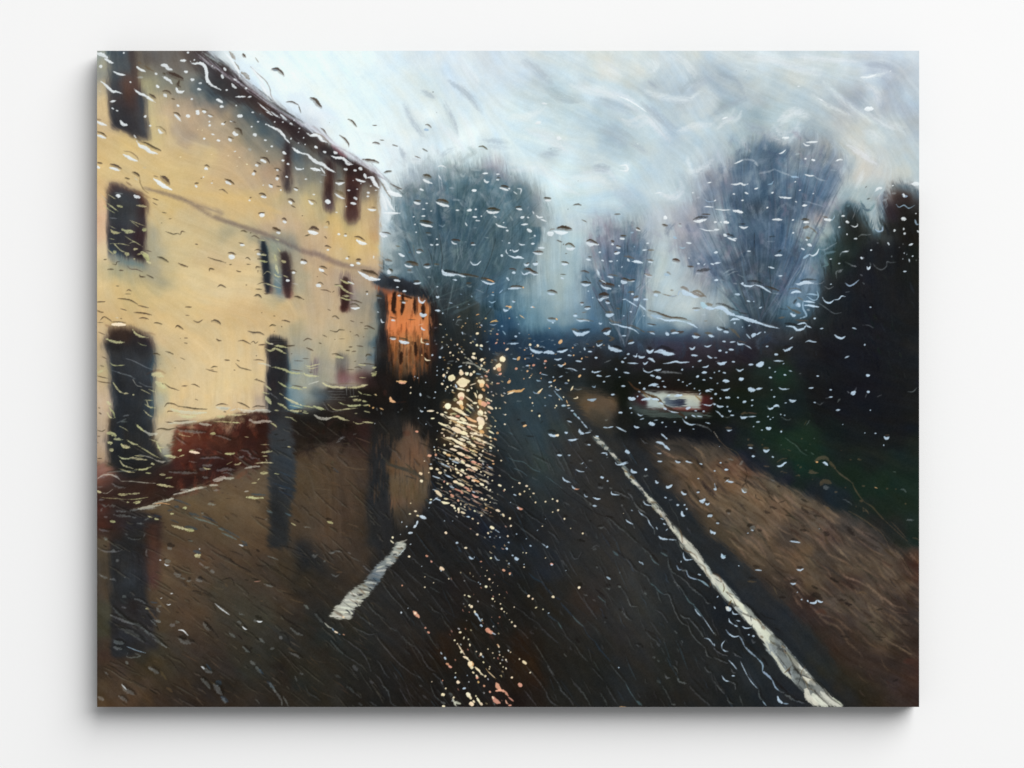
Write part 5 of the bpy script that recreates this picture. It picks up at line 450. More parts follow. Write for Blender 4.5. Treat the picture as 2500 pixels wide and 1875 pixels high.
p 16 1945,1300 1965,1285; p 12 2030,1290 2040,1300; f 20 1560,1305 1565,1310; f 24 1755,1312 1765,1318; f 26 1795,1318 1815,1325; f 12 1690,1288 1705,1292; g 12 1495,1240 1498,1265; b 8 1850,1285 1880,1278; b 18 1790,1340 1815,1365; w 8 1885,1340 1890,1365; f 10 1470,1330 1475,1333; f 20 2050,1365 2077,1350; f 20 1485,1390 1495,1392; f 14 1515,1415 1525,1420; f 16 1600,1375 1615,1390; f 26 1720,1400 1740,1402; g 8 1915,1400 1990,1405; g 12 1925,1460 1970,1465; f 60 2015,1440 2025,1470; f 40 2000,1465 2030,1450; g 14 1460,1500 1490,1500; g 12 1465,1480 1525,1475; f 10 1560,1450 1580,1468; f 30 1710,1430 1740,1450; f 10 1750,1435 1755,1460; f 22 1790,1465 1830,1455; f 10 1800,1480 1815,1470; c 14 1640,1435 1680,1460 1725,1495; c 26 1620,1490 1680,1495 1740,1510; c 20 1740,1515 1790,1540 1850,1570 1880,1590; p 12 1860,1600 1885,1560; w 14 1570,1535 1610,1525; f 20 1590,1570 1605,1575; f 44 1595,1595 1610,1600; f 34 1655,1600 1665,1605; f 34 1690,1605 1710,1610; f 26 1725,1590 1735,1575; f 22 1680,1530 1690,1540; f 24 1800,1525 1815,1520; f 16 1790,1555 1800,1558; f 16 1830,1490 1835,1495; f 14 1850,1580 1870,1582; f 16 1450,1590 1460,1595; f 26 1420,1630 1430,1610; f 18 1500,1620 1520,1620; f 60 1480,1650 1530,1640; f 16 1640,1600 1650,1590
f 50 1960,1530 1990,1525; p 50 1970,1560 1995,1560; f 30 1930,1545 1950,1550; f 36 1980,1510 2000,1520; p 26 1985,1610 2010,1600; p 22 1840,1620 1865,1635; b 14 1750,1600 1800,1610; w 10 1355,1570 1365,1575; w 10 1415,1555 1420,1565; w 10 1350,1615 1362,1618; w 8 1355,1530 1360,1535; w 8 1440,1650 1445,1620; w 7 1130,1625 1135,1640; w 7 1160,1640 1165,1650
n 8 1115,300 1130,400; s 8 1060,180 1110,270; k 7 1380,200 1400,330 1410,450 1400,560; k 7 1270,340 1300,430 1310,500; k 5 1950,240 1890,450 1800,660; k 5 1930,920 1830,1050 1760,1150; k 5 1880,700 1850,800
@21 w 26 125,25 160,20; w 12 190,20 210,30; w 20 280,0 310,25 350,20; w 12 320,40 385,65; w 18 130,98 195,92; w 30 190,140 215,160 240,165; g 16 15,10 50,55; w 16 260,205 275,212; g 14 210,235 260,225; w 14 105,285 130,300 170,300; w 18 230,290 265,290; w 14 0,282 20,282; w 20 300,330 370,335; w 16 40,350 60,370 95,358 105,345; w 10 15,355 30,358; w 18 245,375 300,395 350,392; d 22 255,372 310,370 350,378; w 16 0,405 60,430 110,430 160,440; w 26 70,425 135,425; w 22 155,490 185,510 210,490; d 14 180,492 210,485; w 30 250,490 275,500 300,485; d 14 285,470 290,480; w 26 40,580 70,585; d 20 5,545 50,545 80,560; w 20 130,570 160,600 220,580 260,600 300,600; d 34 155,548 210,550 240,570 295,590; w 14 0,655 8,660; w 28 0,745 60,738 130,738; d 26 10,728 80,722 145,728; o 20 148,728 152,735; w 24 390,785 430,800 475,798; d 30 395,770 440,768 495,790; w 18 35,870 70,878; n 12 50,865 70,868; o 28 0,925 35,930; n 10 0,915 20,915; w 10 0,950 15,945; w 14 225,930 255,932; o 8 240,925 268,935; b 14 80,1030 90,1035; o 8 115,1010 165,1045; o 12 5,1040 15,1045; b 12 98,1100 108,1108; b 16 105,1190 118,1198; o 12 408,1140 422,1148; w 20 65,1225 85,1228; o 6 205,1205 210,1208
w 50 395,180 430,190 450,175; d 50 490,140 560,130 640,150; d 34 540,125 600,140; w 40 460,160 530,180 600,178; n 14 420,160 430,145 470,140; w 30 580,330 620,345 680,335; d 26 575,305 610,290 650,310 670,328; d 14 490,255 540,275; d 10 555,300 560,292; w 40 790,275 830,300 870,290; w 20 860,295 915,300; d 26 790,265 830,255 880,280 900,298; d 22 535,475 570,478 612,492; w 22 530,490 560,498 600,495; d 10 740,45 795,72; d 8 575,388 592,390; d 10 525,598 582,602; w 16 530,632 560,645; d 10 805,420 845,425; w 18 785,445 835,458; d 22 730,570 770,568 815,585; w 26 735,695 780,710 830,700; d 26 730,680 780,680 835,690; b 22 390,1050 420,1070 480,1070; w 14 440,1085 460,1090; d 20 400,1045 450,1045 480,1050; o 20 480,1045 495,1060; w 22 730,895 755,905; d 20 725,888 760,890; w 26 770,945 830,945; d 22 765,932 830,930; n 14 745,985 790,978; w 22 655,1015 700,1022; n 10 670,1000 690,995; w 20 685,1055 730,1070 780,1062 820,1072; n 14 690,1050 760,1055 860,1072; w 38 650,1165 690,1200 740,1205 825,1175; k 26 700,1170 760,1160 830,1150; n 26 630,1150 680,1160 720,1175
w 18 1285,140 1330,160; d 22 1290,130 1330,148; b 22 1235,180 1265,175; w 24 1125,235 1180,242; d 24 1130,212 1190,214; w 20 1040,290 1065,300; d 26 1035,262 1070,275; w 26 1090,325 1135,335; d 18 1085,310 1140,325; w 24 1065,390 1100,385 1125,378; d 16 1070,378 1100,368; w 16 1355,355 1400,352; n 22 1410,355 1470,355; w 12 1390,285 1420,285; b 12 1268,318 1278,322; w 16 915,375 935,378; w 14 940,455 965,465; w 16 1015,465 1055,470; w 10 1095,462 1105,460; w 20 1200,440 1225,470; n 26 1175,415 1220,420 1270,440; w 28 1245,470 1300,470 1360,485; n 20 1400,450 1465,460; w 18 1410,472 1455,480; w 10 1140,530 1155,520; w 28 1375,600 1420,615 1450,620; n 28 1370,590 1410,605 1450,615; w 18 1000,620 1060,632; n 18 1010,605 1060,605 1110,618; w 34 1135,660 1160,682 1200,678; w 20 1205,668 1275,668; d 26 1140,640 1190,650 1220,665 1280,655; d 30 910,665 970,675; w 24 935,705 970,735 1045,745; d 50 945,700 1000,705 1070,720; w 10 925,650 990,690; w 30 900,845 930,860 970,832 1015,832; d 60 915,815 960,808 1010,815; w 26 980,880 1025,890; d 20 985,870 1020,875; w 12 800,768 815,770; w 12 848,832 858,838; w 40 980,1000 1010,1015 1065,1005; n 24 985,980 1060,980; w 12 1115,712 1125,718; w 20 1240,795 1265,800; n 26 1210,780 1270,778; w 26 1265,850 1300,855 1315,845; n 26 1270,835 1310,820; w 18 1362,850 1410,855; w 10 1150,855 1190,850; w 12 1180,848 1230,880 1270,905 1310,930; w 16 1320,905 1340,920 1370,945 1400,975; w 14 1225,975 1245,980; w 12 1160,1018 1175,1018; w 10 1365,1018 1375,1020; n 16 1090,940 1130,950
w 18 915,1088 930,1100 945,1092; w 16 1020,1080 1040,1100 1100,1108 1150,1125 1220,1140 1280,1165 1325,1205; n 24 1010,1050 1070,1080 1140,1090; n 22 1200,1110 1280,1130 1380,1185; w 30 960,1190 1000,1200 1030,1165; d 40 940,1180 990,1155 1040,1150; n 18 1000,1215 1060,1240; w 12 1145,1218 1190,1220; b 16 1410,1110 1460,1120; d 14 1405,1100 1490,1112; w 40 1580,20 1590,30
b 40 1440,1010 1500,1030 1560,1020; w 20 1500,1035 1600,1065 1700,1065 1800,1085; w 18 1800,1085 1860,1110 1910,1140; d 24 1430,970 1500,985 1560,1010 1640,1035 1740,1040 1800,1055; n 20 1410,960 1440,970; g 30 1400,1000 1450,1040; n 12 1500,990 1600,1025 1700,1040 1850,1070
w 26 1470,805 1510,815; n 30 1460,775 1510,775 1540,790; n 14 1550,795 1650,820 1700,815; b 10 1620,822 1700,818; n 18 1640,760 1670,760; w 50 1750,760 1790,790 1840,800; w 44 1820,790 1880,815 1930,820; b 14 1715,810 1725,775 1750,765; n 34 1740,725 1790,740 1820,770; n 40 1840,775 1900,800 1970,820; n 26 1860,770 1920,770 2000,830; b 60 1950,880 1980,920 2010,930; w 34 1990,935 2077,950; n 34 1995,895 2060,910; n 26 1600,575 1640,600; b 34 1570,598 1630,605; d 14 1860,942 1935,942; b 14 1870,965 1935,962; d 26 1555,98 1610,112; g 20 1560,130 1600,150; b 26 1665,220 1700,235; b 16 1725,320 1760,335 1790,325; w 20 1795,280 1850,285; d 8 1725,88 1745,90; g 30 1720,100 1750,120; g 30 1640,480 1700,485; d 40 1655,455 1700,458 1735,475; d 20 1810,520 1870,525; k 34 1910,565 1980,555 2050,545; w 30 1870,60 1920,65 2000,45; k 26 1870,45 1930,20 2010,20; w 10 1935,135 2000,155 2077,160; w 10 1970,510 1990,490; w 16 2040,490 2077,500; w 20 1910,490 1930,492; w 10 1820,430 1830,440; g 20 1890,590 1980,600
w 16 1420,1180 1480,1205; n 22 1400,1180 1480,1178; w 34 1590,1190 1620,1210; n 44 1640,1175 1690,1165; d 30 1690,1185 1770,1185; w 22 1640,1195 1720,1190; w 26 1860,1220 1890,1235 1930,1225; n 30 1870,1200 1930,1205; d 20 1890,1215 1940,1220; w 26 2020,1210 2077,1230; n 30 1990,1190 2060,1200; g 14 1590,1170 1610,1200; g 8 1950,1010 2005,1005; n 8 1975,1070 2010,1070
w 22 1210,1300 1270,1285; d 30 1210,1280 1260,1270; w 16 890,1300 910,1322 955,1298; d 34 890,1285 950,1275; w 44 1010,1310 1030,1345 1080,1360 1150,1375; k 44 1060,1325 1110,1340 1150,1355; n 30 1020,1270 1070,1245; w 20 765,1340 775,1365; k 26 790,1335 860,1345; w 16 805,1378 845,1380; w 20 1200,1410 1225,1400; w 20 1260,1420 1290,1430 1300,1400; w 22 1310,1420 1340,1440 1380,1430; w 30 1390,1360 1430,1385 1470,1360; w 44 1470,1385 1540,1375 1600,1400 1685,1405; k 40 1500,1350 1560,1330 1620,1355 1690,1375; k 26 1410,1345 1450,1340; w 24 1400,1448 1440,1455 1480,1485; w 18 1560,1500 1620,1495 1690,1480 1740,1490 1830,1485; w 16 1360,1490 1380,1505 1410,1480; w 20 1140,1478 1170,1490; w 10 1165,1450 1195,1440; w 14 1205,1495 1310,1500; g 10 975,1490 1035,1465; w 12 1360,1545 1375,1575 1420,1590 1470,1570; w 20 1470,1570 1530,1565 1545,1555; g 18 1480,1580 1560,1590 1650,1590 1750,1600; w 18 1430,1615 1480,1630; w 30 1490,1640 1540,1645; g 14 1550,1580 1620,1580; w 16 1745,1565 1765,1560; w 22 1830,1340 1860,1355 1890,1330; w 18 1845,1415 1915,1422; w 14 1980,1320 2010,1330 2050,1315; w 16 2010,1420 2040,1440 2060,1442; w 16 1915,1478 1955,1465; w 14 1960,1535 2000,1535 2025,1515; w 24 1955,1592 2005,1590; w 22 1900,1635 1925,1625; w 12 2030,1640 2060,1650; w 10 1860,1535 1870,1533
w 30 215,1335 240,1365 290,1385 350,1382; w 34 350,1390 410,1385 475,1400; k 24 260,1345 330,1350 380,1365; w 24 490,1378 540,1380 600,1358; k 22 500,1355 590,1345; w 18 0,1295 40,1300 105,1295; k 20 10,1270 90,1265; g 10 255,1272 270,1274; g 10 320,1280 360,1272; g 12 430,1268 460,1265; w 14 45,1450 90,1458; g 12 170,1440 220,1448; k 14 160,1425 230,1420; w 18 465,1455 500,1462 535,1450; w 18 680,1472 740,1480; k 18 690,1460 740,1465; w 18 870,1440 900,1442; w 16 600,1415 640,1420; w 22 500,1510 530,1525 560,1515; w 14 585,1550 640,1552 700,1578; k 20 600,1535 680,1555; w 14 175,1522 215,1520; k 14 180,1500 240,1500; w 14 845,1570 870,1590 940,1575; w 14 845,1580 855,1590; w 16 1080,1550 1100,1565; w 14 1165,1588 1225,1598; w 18 890,1620 945,1628; w 10 980,1635 1035,1622; w 12 750,1555 780,1558; w 8 1115,1638 1135,1636; w 8 330,1605 400,1620; w 12 450,1635 460,1640; w 10 510,1638 550,1625; g 10 20,1405 40,1408
f 24 215,1305 230,1315; f 22 290,1310 305,1325; g 14 310,1335 350,1325; o 40 515,1295 540,1265; o 18 650,1335 655,1345; o 16 160,1360 170,1365; o 34 90,1465 115,1430; o 14 245,1430 250,1410; o 18 655,1420 665,1415; o 16 740,1455 745,1445; o 16 165,1450 175,1455; p 26 365,1478 385,1472; o 14 570,1490 575,1505 550,1515; p 26 245,1522 265,1515; p 26 70,1550 90,1552; p 14 370,1545 380,1538; o 22 185,1578 200,1575; o 14 210,1520 218,1522; p 16 320,1600 330,1590; o 30 710,1635 730,1618; o 12 225,1625 235,1620; f 12 210,1645 220,1640; o 10 330,1645 335,1655; o 14 155,1652 160,1655; p 8 10,1652 14,1655
g 26 890,540 900,600; g 26 900,600 940,640; w 18 895,550 920,610; k 7 885,820 930,900 990,980; k 7 1000,840 1060,950; k 6 1165,700 1155,850 1140,1000; k 5 1290,750 1340,700; k 5 1270,1080 1300,950 1330,870; k 6 1195,880 1200,1000 1210,1200; k 5 900,680 950,770; k 5 780,620 830,680; g 5 1260,1080 1340,900; g 5 1220,960 1240,900; g 5 1330,760 1480,600; g 4 1410,920 1300,1100; k 5 960,520 975,570; k 6 1200,280 1210,400
@31 w 22 585,45 640,45 690,48; w 14 790,52 808,48; w 22 900,75 960,72; d 26 880,50 920,45 960,50; w 28 1110,40 1150,50 1190,48; b 12 1190,60 1215,20 1215,0; n 14 1100,15 1150,25; w 20 255,115 300,130 345,118; k 14 255,90 320,90; w 30 100,70 150,78; w 22 0,70 30,72; w 12 65,70 75,75; w 20 1290,10 1320,8; w 14 1255,125 1275,120; w 24 1335,65 1365,78; w 12 1385,105 1420,120 1448,108 1448,85; w 34 1890,38 1940,42; b 20 1625,140 1660,165 1700,155 1705,110; b 20 2030,45 2045,90 2077,95; w 24 1815,155 1830,160; w 16 1915,130 1920,150; w 24 1920,190 1935,185; w 14 2050,155 2077,178; w 16 1415,240 1445,238; g 12 1460,220 1490,200 1540,200 1585,195; w 12 1340,190 1348,200; w 14 1750,270 1770,300 1760,290; w 18 1970,305 2010,290; g 14 1905,290 1915,292; g 10 1870,325 1876,328; g 10 1645,280 1665,285
g 12 1070,345 1120,350 1180,315 1240,280; w 14 1580,355 1595,355; w 10 1170,445 1192,443; w 14 1255,488 1275,490; g 24 1485,440 1515,435; w 18 1480,425 1500,445; g 18 1385,510 1440,520; g 10 1330,475 1400,510; w 20 1545,520 1560,545 1580,520; g 10 1575,480 1582,510; g 9 1605,490 1640,530 1690,552 1740,520 1750,470 1780,480 1840,475; w 14 1910,568 1945,570; b 16 1325,685 1365,715 1410,700 1465,655; g 10 1240,640 1235,580 1260,560 1305,548; g 8 1120,720 1160,745 1210,720; g 10 1500,680 1520,700; g 16 1790,415 1800,418; w 10 1905,440 1912,445; w 12 1970,440 1978,480; w 12 2000,418 2015,412; g 8 2040,455 2050,458; w 8 1920,380 1925,390; w 8 1945,395 1950,400; g 14 1480,600 1500,615
b 28 900,440 930,420 960,400; w 16 960,395 1000,410 1040,385 1060,340; t 26 1110,410 1140,385 1230,368; t 22 1115,420 1130,480 1150,500 1100,520; g 14 1270,420 1290,380 1350,372 1365,350; w 10 1300,370 1360,365; t 20 990,490 1010,530 1040,555; g 20 1250,580 1290,560
w 30 945,295 985,310; w 14 880,335 915,352; w 22 615,408 690,405; w 12 335,365 375,366; w 18 550,522 610,540; w 12 650,615 692,613; w 16 795,180 808,178; g 8 540,265 610,268; k 12 560,220 620,215; w 26 100,195 130,215; w 20 130,225 180,245 220,262; w 18 190,240 235,238; k 22 130,190 200,215; w 22 0,150 55,145; w 22 0,380 42,375; w 16 0,490 70,480; w 20 0,660 40,655; g 10 60,655 100,660; n 40 905,130 960,120; n 14 950,115 1000,145 1045,190; g 14 900,150 970,180; n 30 930,225 965,235; w 20 925,245 945,255; k 16 640,375 680,355; g 14 100,590 150,560 200,545; g 10 130,610 200,575 240,570; g 8 240,600 300,630; w 18 270,690 310,712 370,720 410,705; w 18 410,705 470,720 530,755 585,790; g 12 590,790 670,798; w 20 285,685 295,695; k 22 340,668 420,668 490,690; d 22 520,720 600,745 660,770; w 24 210,800 268,802; w 14 330,865 365,875; w 10 395,872 408,874; w 16 455,940 485,928; g 14 200,690 230,695
w 44 -10,945 60,935 110,955 150,990 220,1015; w 36 200,1010 280,1035 360,1060 440,1085 500,1110; g 26 460,1090 560,1120 640,1140; w 14 420,1080 540,1120 660,1145; w 22 730,1120 800,1130 840,1160 900,1150 930,1115; w 14 930,1115 985,1140; w 16 840,1105 910,1090 940,1110; k 26 20,895 100,905 180,945 260,980; k 16 250,985 340,1000; g 16 -5,960 60,955; k 30 720,1095 780,1100 860,1120
w 34 820,690 860,700 920,680 1000,690; g 30 900,690 1010,680; k 18 870,665 940,650 1030,655; g 10 1010,695 1080,690 1110,670; w 26 775,790 820,775 880,780; n 12 750,750 830,740 890,770; b 34 830,900 860,920; w 30 850,890 870,930; k 30 805,890 835,850; n 20 840,830 900,860; w 18 900,870 960,875 1020,885; w 20 910,910 980,915 1060,930; b 22 900,880 900,940 920,980 930,1020 870,1045; w 26 770,985 800,1015 830,1010; n 30 790,955 840,980 880,990; n 14 740,920 800,970; k 10 665,945 740,955; b 18 930,800 990,800 1050,810; b 14 940,820 1000,860 1050,850; b 16 1040,770 1055,820 1040,850; w 10 980,920 1020,930; g 20 940,955 965,960; n 20 650,1040 720,1030; n 20 820,1060 950,1070; w 12 1095,830 1120,870 1170,890 1210,860; w 16 1120,875 1160,888 1200,870; w 12 1210,858 1260,850 1290,820 1330,825; g 8 1330,780 1370,775; g 8 1060,890 1120,930 1160,960 1220,995 1285,985; w 18 1010,1045 1025,1045; w 14 1070,1148 1105,1145; w 14 1395,1138 1440,1152; w 12 1570,930 1592,932; w 12 1175,700 1190,698; g 8 1500,1110 1560,1115 1610,1140; w 22 1215,1205 1250,1235 1290,1245 1325,1225; w 20 1520,1308 1528,1312; w 14 925,1282 960,1270 1000,1280 1035,1282; w 14 1320,1445 1365,1425; w 30 1540,1620 1570,1620
w 22 160,1070 200,1050 265,1058; w 22 200,1090 215,1092; w 22 30,1130 50,1155 85,1158; k 26 60,1130 110,1150; w 26 95,1175 150,1185; k 24 100,1155 150,1160; w 14 350,1118 365,1112; w 10 285,1130 292,1132; w 34 385,1235 400,1210 430,1205; w 14 430,1210 480,1180; w 10 325,1200 370,1250; w 14 510,1185 518,1180; w 18 235,1280 250,1305 310,1305; w 10 310,1310 350,1330 382,1355; w 16 85,1275 120,1282; w 14 160,1285 215,1280; n 30 150,1140 210,1180 260,1240; n 18 240,1270 320,1290; w 16 525,1325 550,1328; w 12 760,1260 800,1230; w 24 695,1355 730,1368 795,1330; k 24 705,1330 780,1320; w 22 612,1405 645,1408; w 20 50,1370 72,1372; w 18 115,1385 135,1388; w 22 150,1355 200,1362; w 30 30,1490 70,1505 130,1485; w 14 180,1480 215,1485; w 22 350,1510 400,1510; w 50 430,1510 460,1515 500,1485; w 14 600,1472 700,1475; w 8 695,1505 710,1498; w 14 225,1555 260,1575 300,1555; w 14 555,1542 570,1545; w 10 610,1588 625,1580; w 10 755,1570 790,1580; w 14 705,1612 732,1618; w 18 560,1635 585,1645; w 16 1035,1625 1062,1628; w 14 45,1578 60,1575; w 16 90,1590 120,1596; g 8 860,1605 880,1600; w 30 255,1655 300,1655; w 10 0,1440 30,1442; w 12 0,1590 10,1592; g 12 20,1480 60,1480
g 8 900,440 880,540 830,620; g 6 940,440 900,560 860,640; g 6 980,420 960,560; g 5 880,500 800,620 750,710; k 7 410,180 405,400; k 6 560,500 580,800; k 6 260,700 330,900; k 6 480,730 520,980; g 5 200,300 250,430; g 6 280,380 310,470; g 5 170,880 230,960; g 8 30,1000 120,1120
@02 y 16 160,30 200,90 240,130 290,150; y 16 280,140 320,145; y 16 360,155 375,160; c 8 360,0 400,60 450,75; g 8 420,30 500,70 570,80; y 34 100,230 140,260; y 20 120,280 165,340 180,390; y 14 100,330 130,380 170,395; y 8 150,230 145,300; d 10 0,15 60,30 150,40; d 10 0,515 50,525 80,510; d 8 0,575 30,575; d 10 10,285 30,292; d 14 20,340 45,355; d 8 0,640 10,642; d 10 0,800 50,800; y 40 90,540 150,550 200,580; y 24 155,600 260,610; y 34 110,635 155,650; y 36 125,712 170,715; y 24 240,650 280,690 335,675; y 34 250,670 330,690; y 20 300,610 360,650 410,660; y 14 410,670 480,710 560,760 640,800; g 14 240,425 300,430; g 12 260,370 320,360; y 8 220,470 280,500 320,530; g 10 200,440 290,400
y 22 385,445 430,490 480,530; c 34 480,525 540,555 610,550; y 16 210,770 260,800 350,800; y 26 330,790 400,800 510,815; y 12 380,770 480,780; y 16 230,820 270,870 370,905; y 16 220,900 300,930 380,940; y 20 380,910 470,910 560,880; y 24 540,850 580,860; c 10 420,760 540,790 600,820; c 22 600,820 650,835 690,830; y 12 470,210 560,215; y 18 480,250 530,280 590,290; y 12 470,310 520,360 560,380; y 10 500,210 520,280; y 8 440,100 540,150; y 10 520,100 590,130; y 10 520,600 600,630 650,650; y 14 600,690 680,690; y 34 680,770 740,780 820,790; y 14 830,780 885,762; y 16 600,640 650,740
y 60 590,20 640,60 700,90; y 30 640,50 690,90; k 8 660,40 670,50; d 12 680,42 730,80 775,95 830,115; d 14 855,70 910,68; d 12 950,50 990,55 1035,80; d 8 990,200 1020,212; d 16 680,280 710,245 770,250 820,275; d 18 820,275 900,285 1000,300 1110,305; c 40 740,300 850,330 1000,340 1100,335; y 34 800,350 900,380 1000,375; y 20 760,300 840,340; d 10 710,335 720,322 765,325; y 14 950,355 1020,360; d 14 1200,265 1260,250 1320,262; c 44 1210,285 1280,300 1340,290; g 20 1250,290 1330,300; k 14 1280,325 1305,330; y 34 1210,375 1300,375; c 16 1340,320 1400,300; d 18 1415,232 1480,255 1540,290; c 34 1430,300 1500,320 1590,320; c 36 1590,315 1680,315 1750,325; d 18 1570,285 1620,272 1700,280; y 26 1300,355 1400,360 1500,355; y 14 1180,425 1300,430 1440,440; d 14 775,425 850,425 930,418; d 12 690,430 770,440; c 30 730,445 850,440 1000,425; c 30 1040,450 1150,460; c 34 1540,410 1600,435 1680,425 1760,430; y 18 1750,440 1790,460 1815,485; d 20 600,512 650,500 720,510 790,495; g 22 790,500 850,520 950,530 1090,540; y 8 820,550 880,570 950,580; g 10 790,580 850,630 900,660; y 36 1140,550 1195,550; g 14 1190,570 1260,580 1350,615; y 16 1370,435 1445,440
y 26 820,715 850,718; f 26 935,730 1030,745; y 14 930,720 990,715; y 30 1290,750 1350,750 1390,745; g 16 1440,720 1500,720 1540,750 1560,790 1640,805; g 18 1430,785 1490,785; g 18 1040,800 1120,795 1200,790 1280,810; g 20 1060,870 1170,870; g 26 1040,905 1100,912; g 22 720,935 850,945 1010,945; g 26 1200,920 1290,910 1390,915; g 20 1060,990 1125,992; g 12 930,830 1010,840; g 10 1000,705 1060,708; y 24 630,960 690,965; y 16 690,1000 760,990; y 12 490,945 545,950; y 20 1380,860 1420,860 1460,840; y 8 1310,860 1370,830; y 16 1070,890 1110,905 1155,905; g 14 1260,950 1320,945 1380,970; y 22 1655,740 1770,728; y 16 1660,775 1720,775; y 10 1650,660 1740,660; y 14 1920,680 1960,688; y 10 1490,580 1530,585; y 10 1700,800 1720,830; y 16 1590,850 1700,840 1780,845
c 50 1180,1020 1230,1010 1290,990; c 30 1290,1000 1380,1000; c 26 1140,1070 1220,1070; c 22 1490,900 1560,885 1640,880; c 26 850,1120 900,1115 940,1120; c 26 930,1120 1020,1100 1100,1090; c 18 770,1165 880,1140 1000,1110; c 30 560,1260 650,1235 770,1210; c 34 420,1310 520,1290 640,1270; g 16 330,1325 430,1310; g 18 450,1310 600,1300; o 10 580,1260 650,1250 740,1265; c 22 700,1220 770,1200; k 10 700,1200 800,1140 1000,1080; y 36 1650,945 1725,945; y 10 1790,950 1840,960; y 12 1620,1020 1640,1000; y 30 1505,1190 1600,1200 1680,1200; u 20 1550,1160 1620,1165 1700,1170; n 14 1510,1110 1580,1120 1640,1140; c 14 1490,1135 1530,1130; g 10 1160,1270 1200,1265; d 22 1130,1235 1185,1240; g 24 1125,1260 1175,1260; d 10 1300,1205 1350,1202; d 10 1255,1148 1280,1148; d 8 1310,1155 1330,1155; d 10 1390,1082 1410,1088; d 14 1200,1090 1250,1110; g 14 1180,1120 1230,1122; n 20 1270,1370 1320,1355 1380,1385; n 14 1435,1380 1450,1375; n 10 1550,1475 1570,1478; n 14 1570,1560 1640,1610; n 8 1470,1450 1480,1455; n 14 1560,1040 1600,1045; y 14 1560,1050 1610,1045; n 12 1440,1020 1480,1030
u 20 780,1215 850,1235 940,1275; u 24 780,1285 830,1290; u 16 710,1325 760,1320; y 26 865,1300 905,1300; y 18 735,1358 775,1360; u 24 930,1350 1030,1380; u 22 1060,1380 1130,1405 1210,1450; t 14 960,1385 1030,1415 1120,1440 1220,1480; k 10 1080,1390 1200,1440; g 14 1060,1355 1080,1350; u 14 740,1415 820,1450; y 30 755,1475 840,1500 920,1520; y 44 890,1515 980,1530; u 26 880,1490 940,1495 1010,1515; u 20 1250,1500 1330,1540 1440,1600; t 18 1260,1550 1330,1580 1410,1620; t 10 1220,1500 1280,1530; k 14 680,1492 700,1495; u 14 1450,1630 1510,1655; k 14 920,1620 950,1625; t 10 920,1630 965,1635; k 16 720,1655 760,1657; y 26 130,1430 190,1445; y 22 580,1410 620,1415; y 14 510,1380 560,1400; u 14 570,1370 650,1390; g 20 170,1365 230,1380 300,1380 355,1390; g 14 75,1390 100,1388; g 14 350,1390 400,1400; g 12 480,1420 530,1400; g 14 400,1455 470,1460; g 18 20,1515 60,1530 130,1530; g 20 120,1285 185,1275; g 20 70,1605 100,1618; g 12 280,1560 310,1570; g 8 310,1600 380,1620 440,1610; g 8 470,1590 485,1560; g 16 40,1330 50,1300; g 14 180,1330 290,1335
y 26 -5,1125 40,1145; c 8 40,1145 100,1150 160,1110; y 26 205,1160 250,1165 310,1165; y 22 360,1155 430,1150; y 10 300,1155 360,1160; y 8 30,1190 100,1200 200,1205 300,1215; y 8 300,1215 400,1210 520,1190; y 26 370,1245 440,1240; y 12 390,1260 450,1225; y 16 300,1240 325,1245; g 12 50,1260 90,1285 120,1260; g 18 20,1215 70,1218
c 18 -5,1010 60,970 140,965 200,990 240,1025; g 14 20,990 100,980; g 14 150,1050 200,1085 290,1095; c 10 240,1030 350,1030 480,1045 590,1050; y 26 600,1060 680,1075 780,1090; y 10 620,1055 700,1070; g 8 -5,1090 60,1085; g 10 180,960 220,1000; g 10 60,950 200,930 400,920
y 18 1830,25 1880,60 1930,85; y 26 1930,85 2000,85 2077,105; y 12 1840,140 1890,170; y 26 1890,180 1960,220 2077,270; y 26 1820,240 1880,270 1930,310; y 30 1930,310 2010,325 2077,320; y 8 1940,260 2077,290; d 12 1970,60 2030,70 2077,80; y 10 1900,380 1980,390; y 8 1950,385 2020,430; y 16 1790,310 1840,320; y 16 1700,60 1760,110; y 44 1700,170 1730,210 1760,250; y 14 1670,130 1740,150; d 14 1590,5 1640,15 1700,40; g 8 1720,120 1830,200; u 14 1920,320 2077,350; t 18 1710,1325 1770,1350; t 14 1900,1350 1960,1380; g 14 1700,1415 1715,1420; k 14 1600,1390 1700,1420; k 22 1990,1415 2050,1445; y 12 1960,1450 2010,1480; u 12 1780,1050 1900,1090 2000,1120; u 12 1830,930 1950,980; u 10 1840,1130 1970,1180; g 6 1830,1090 1900,1110; k 16 1790,560 1830,555; k 14 1820,620 1910,610; k 12 1860,690 1960,690
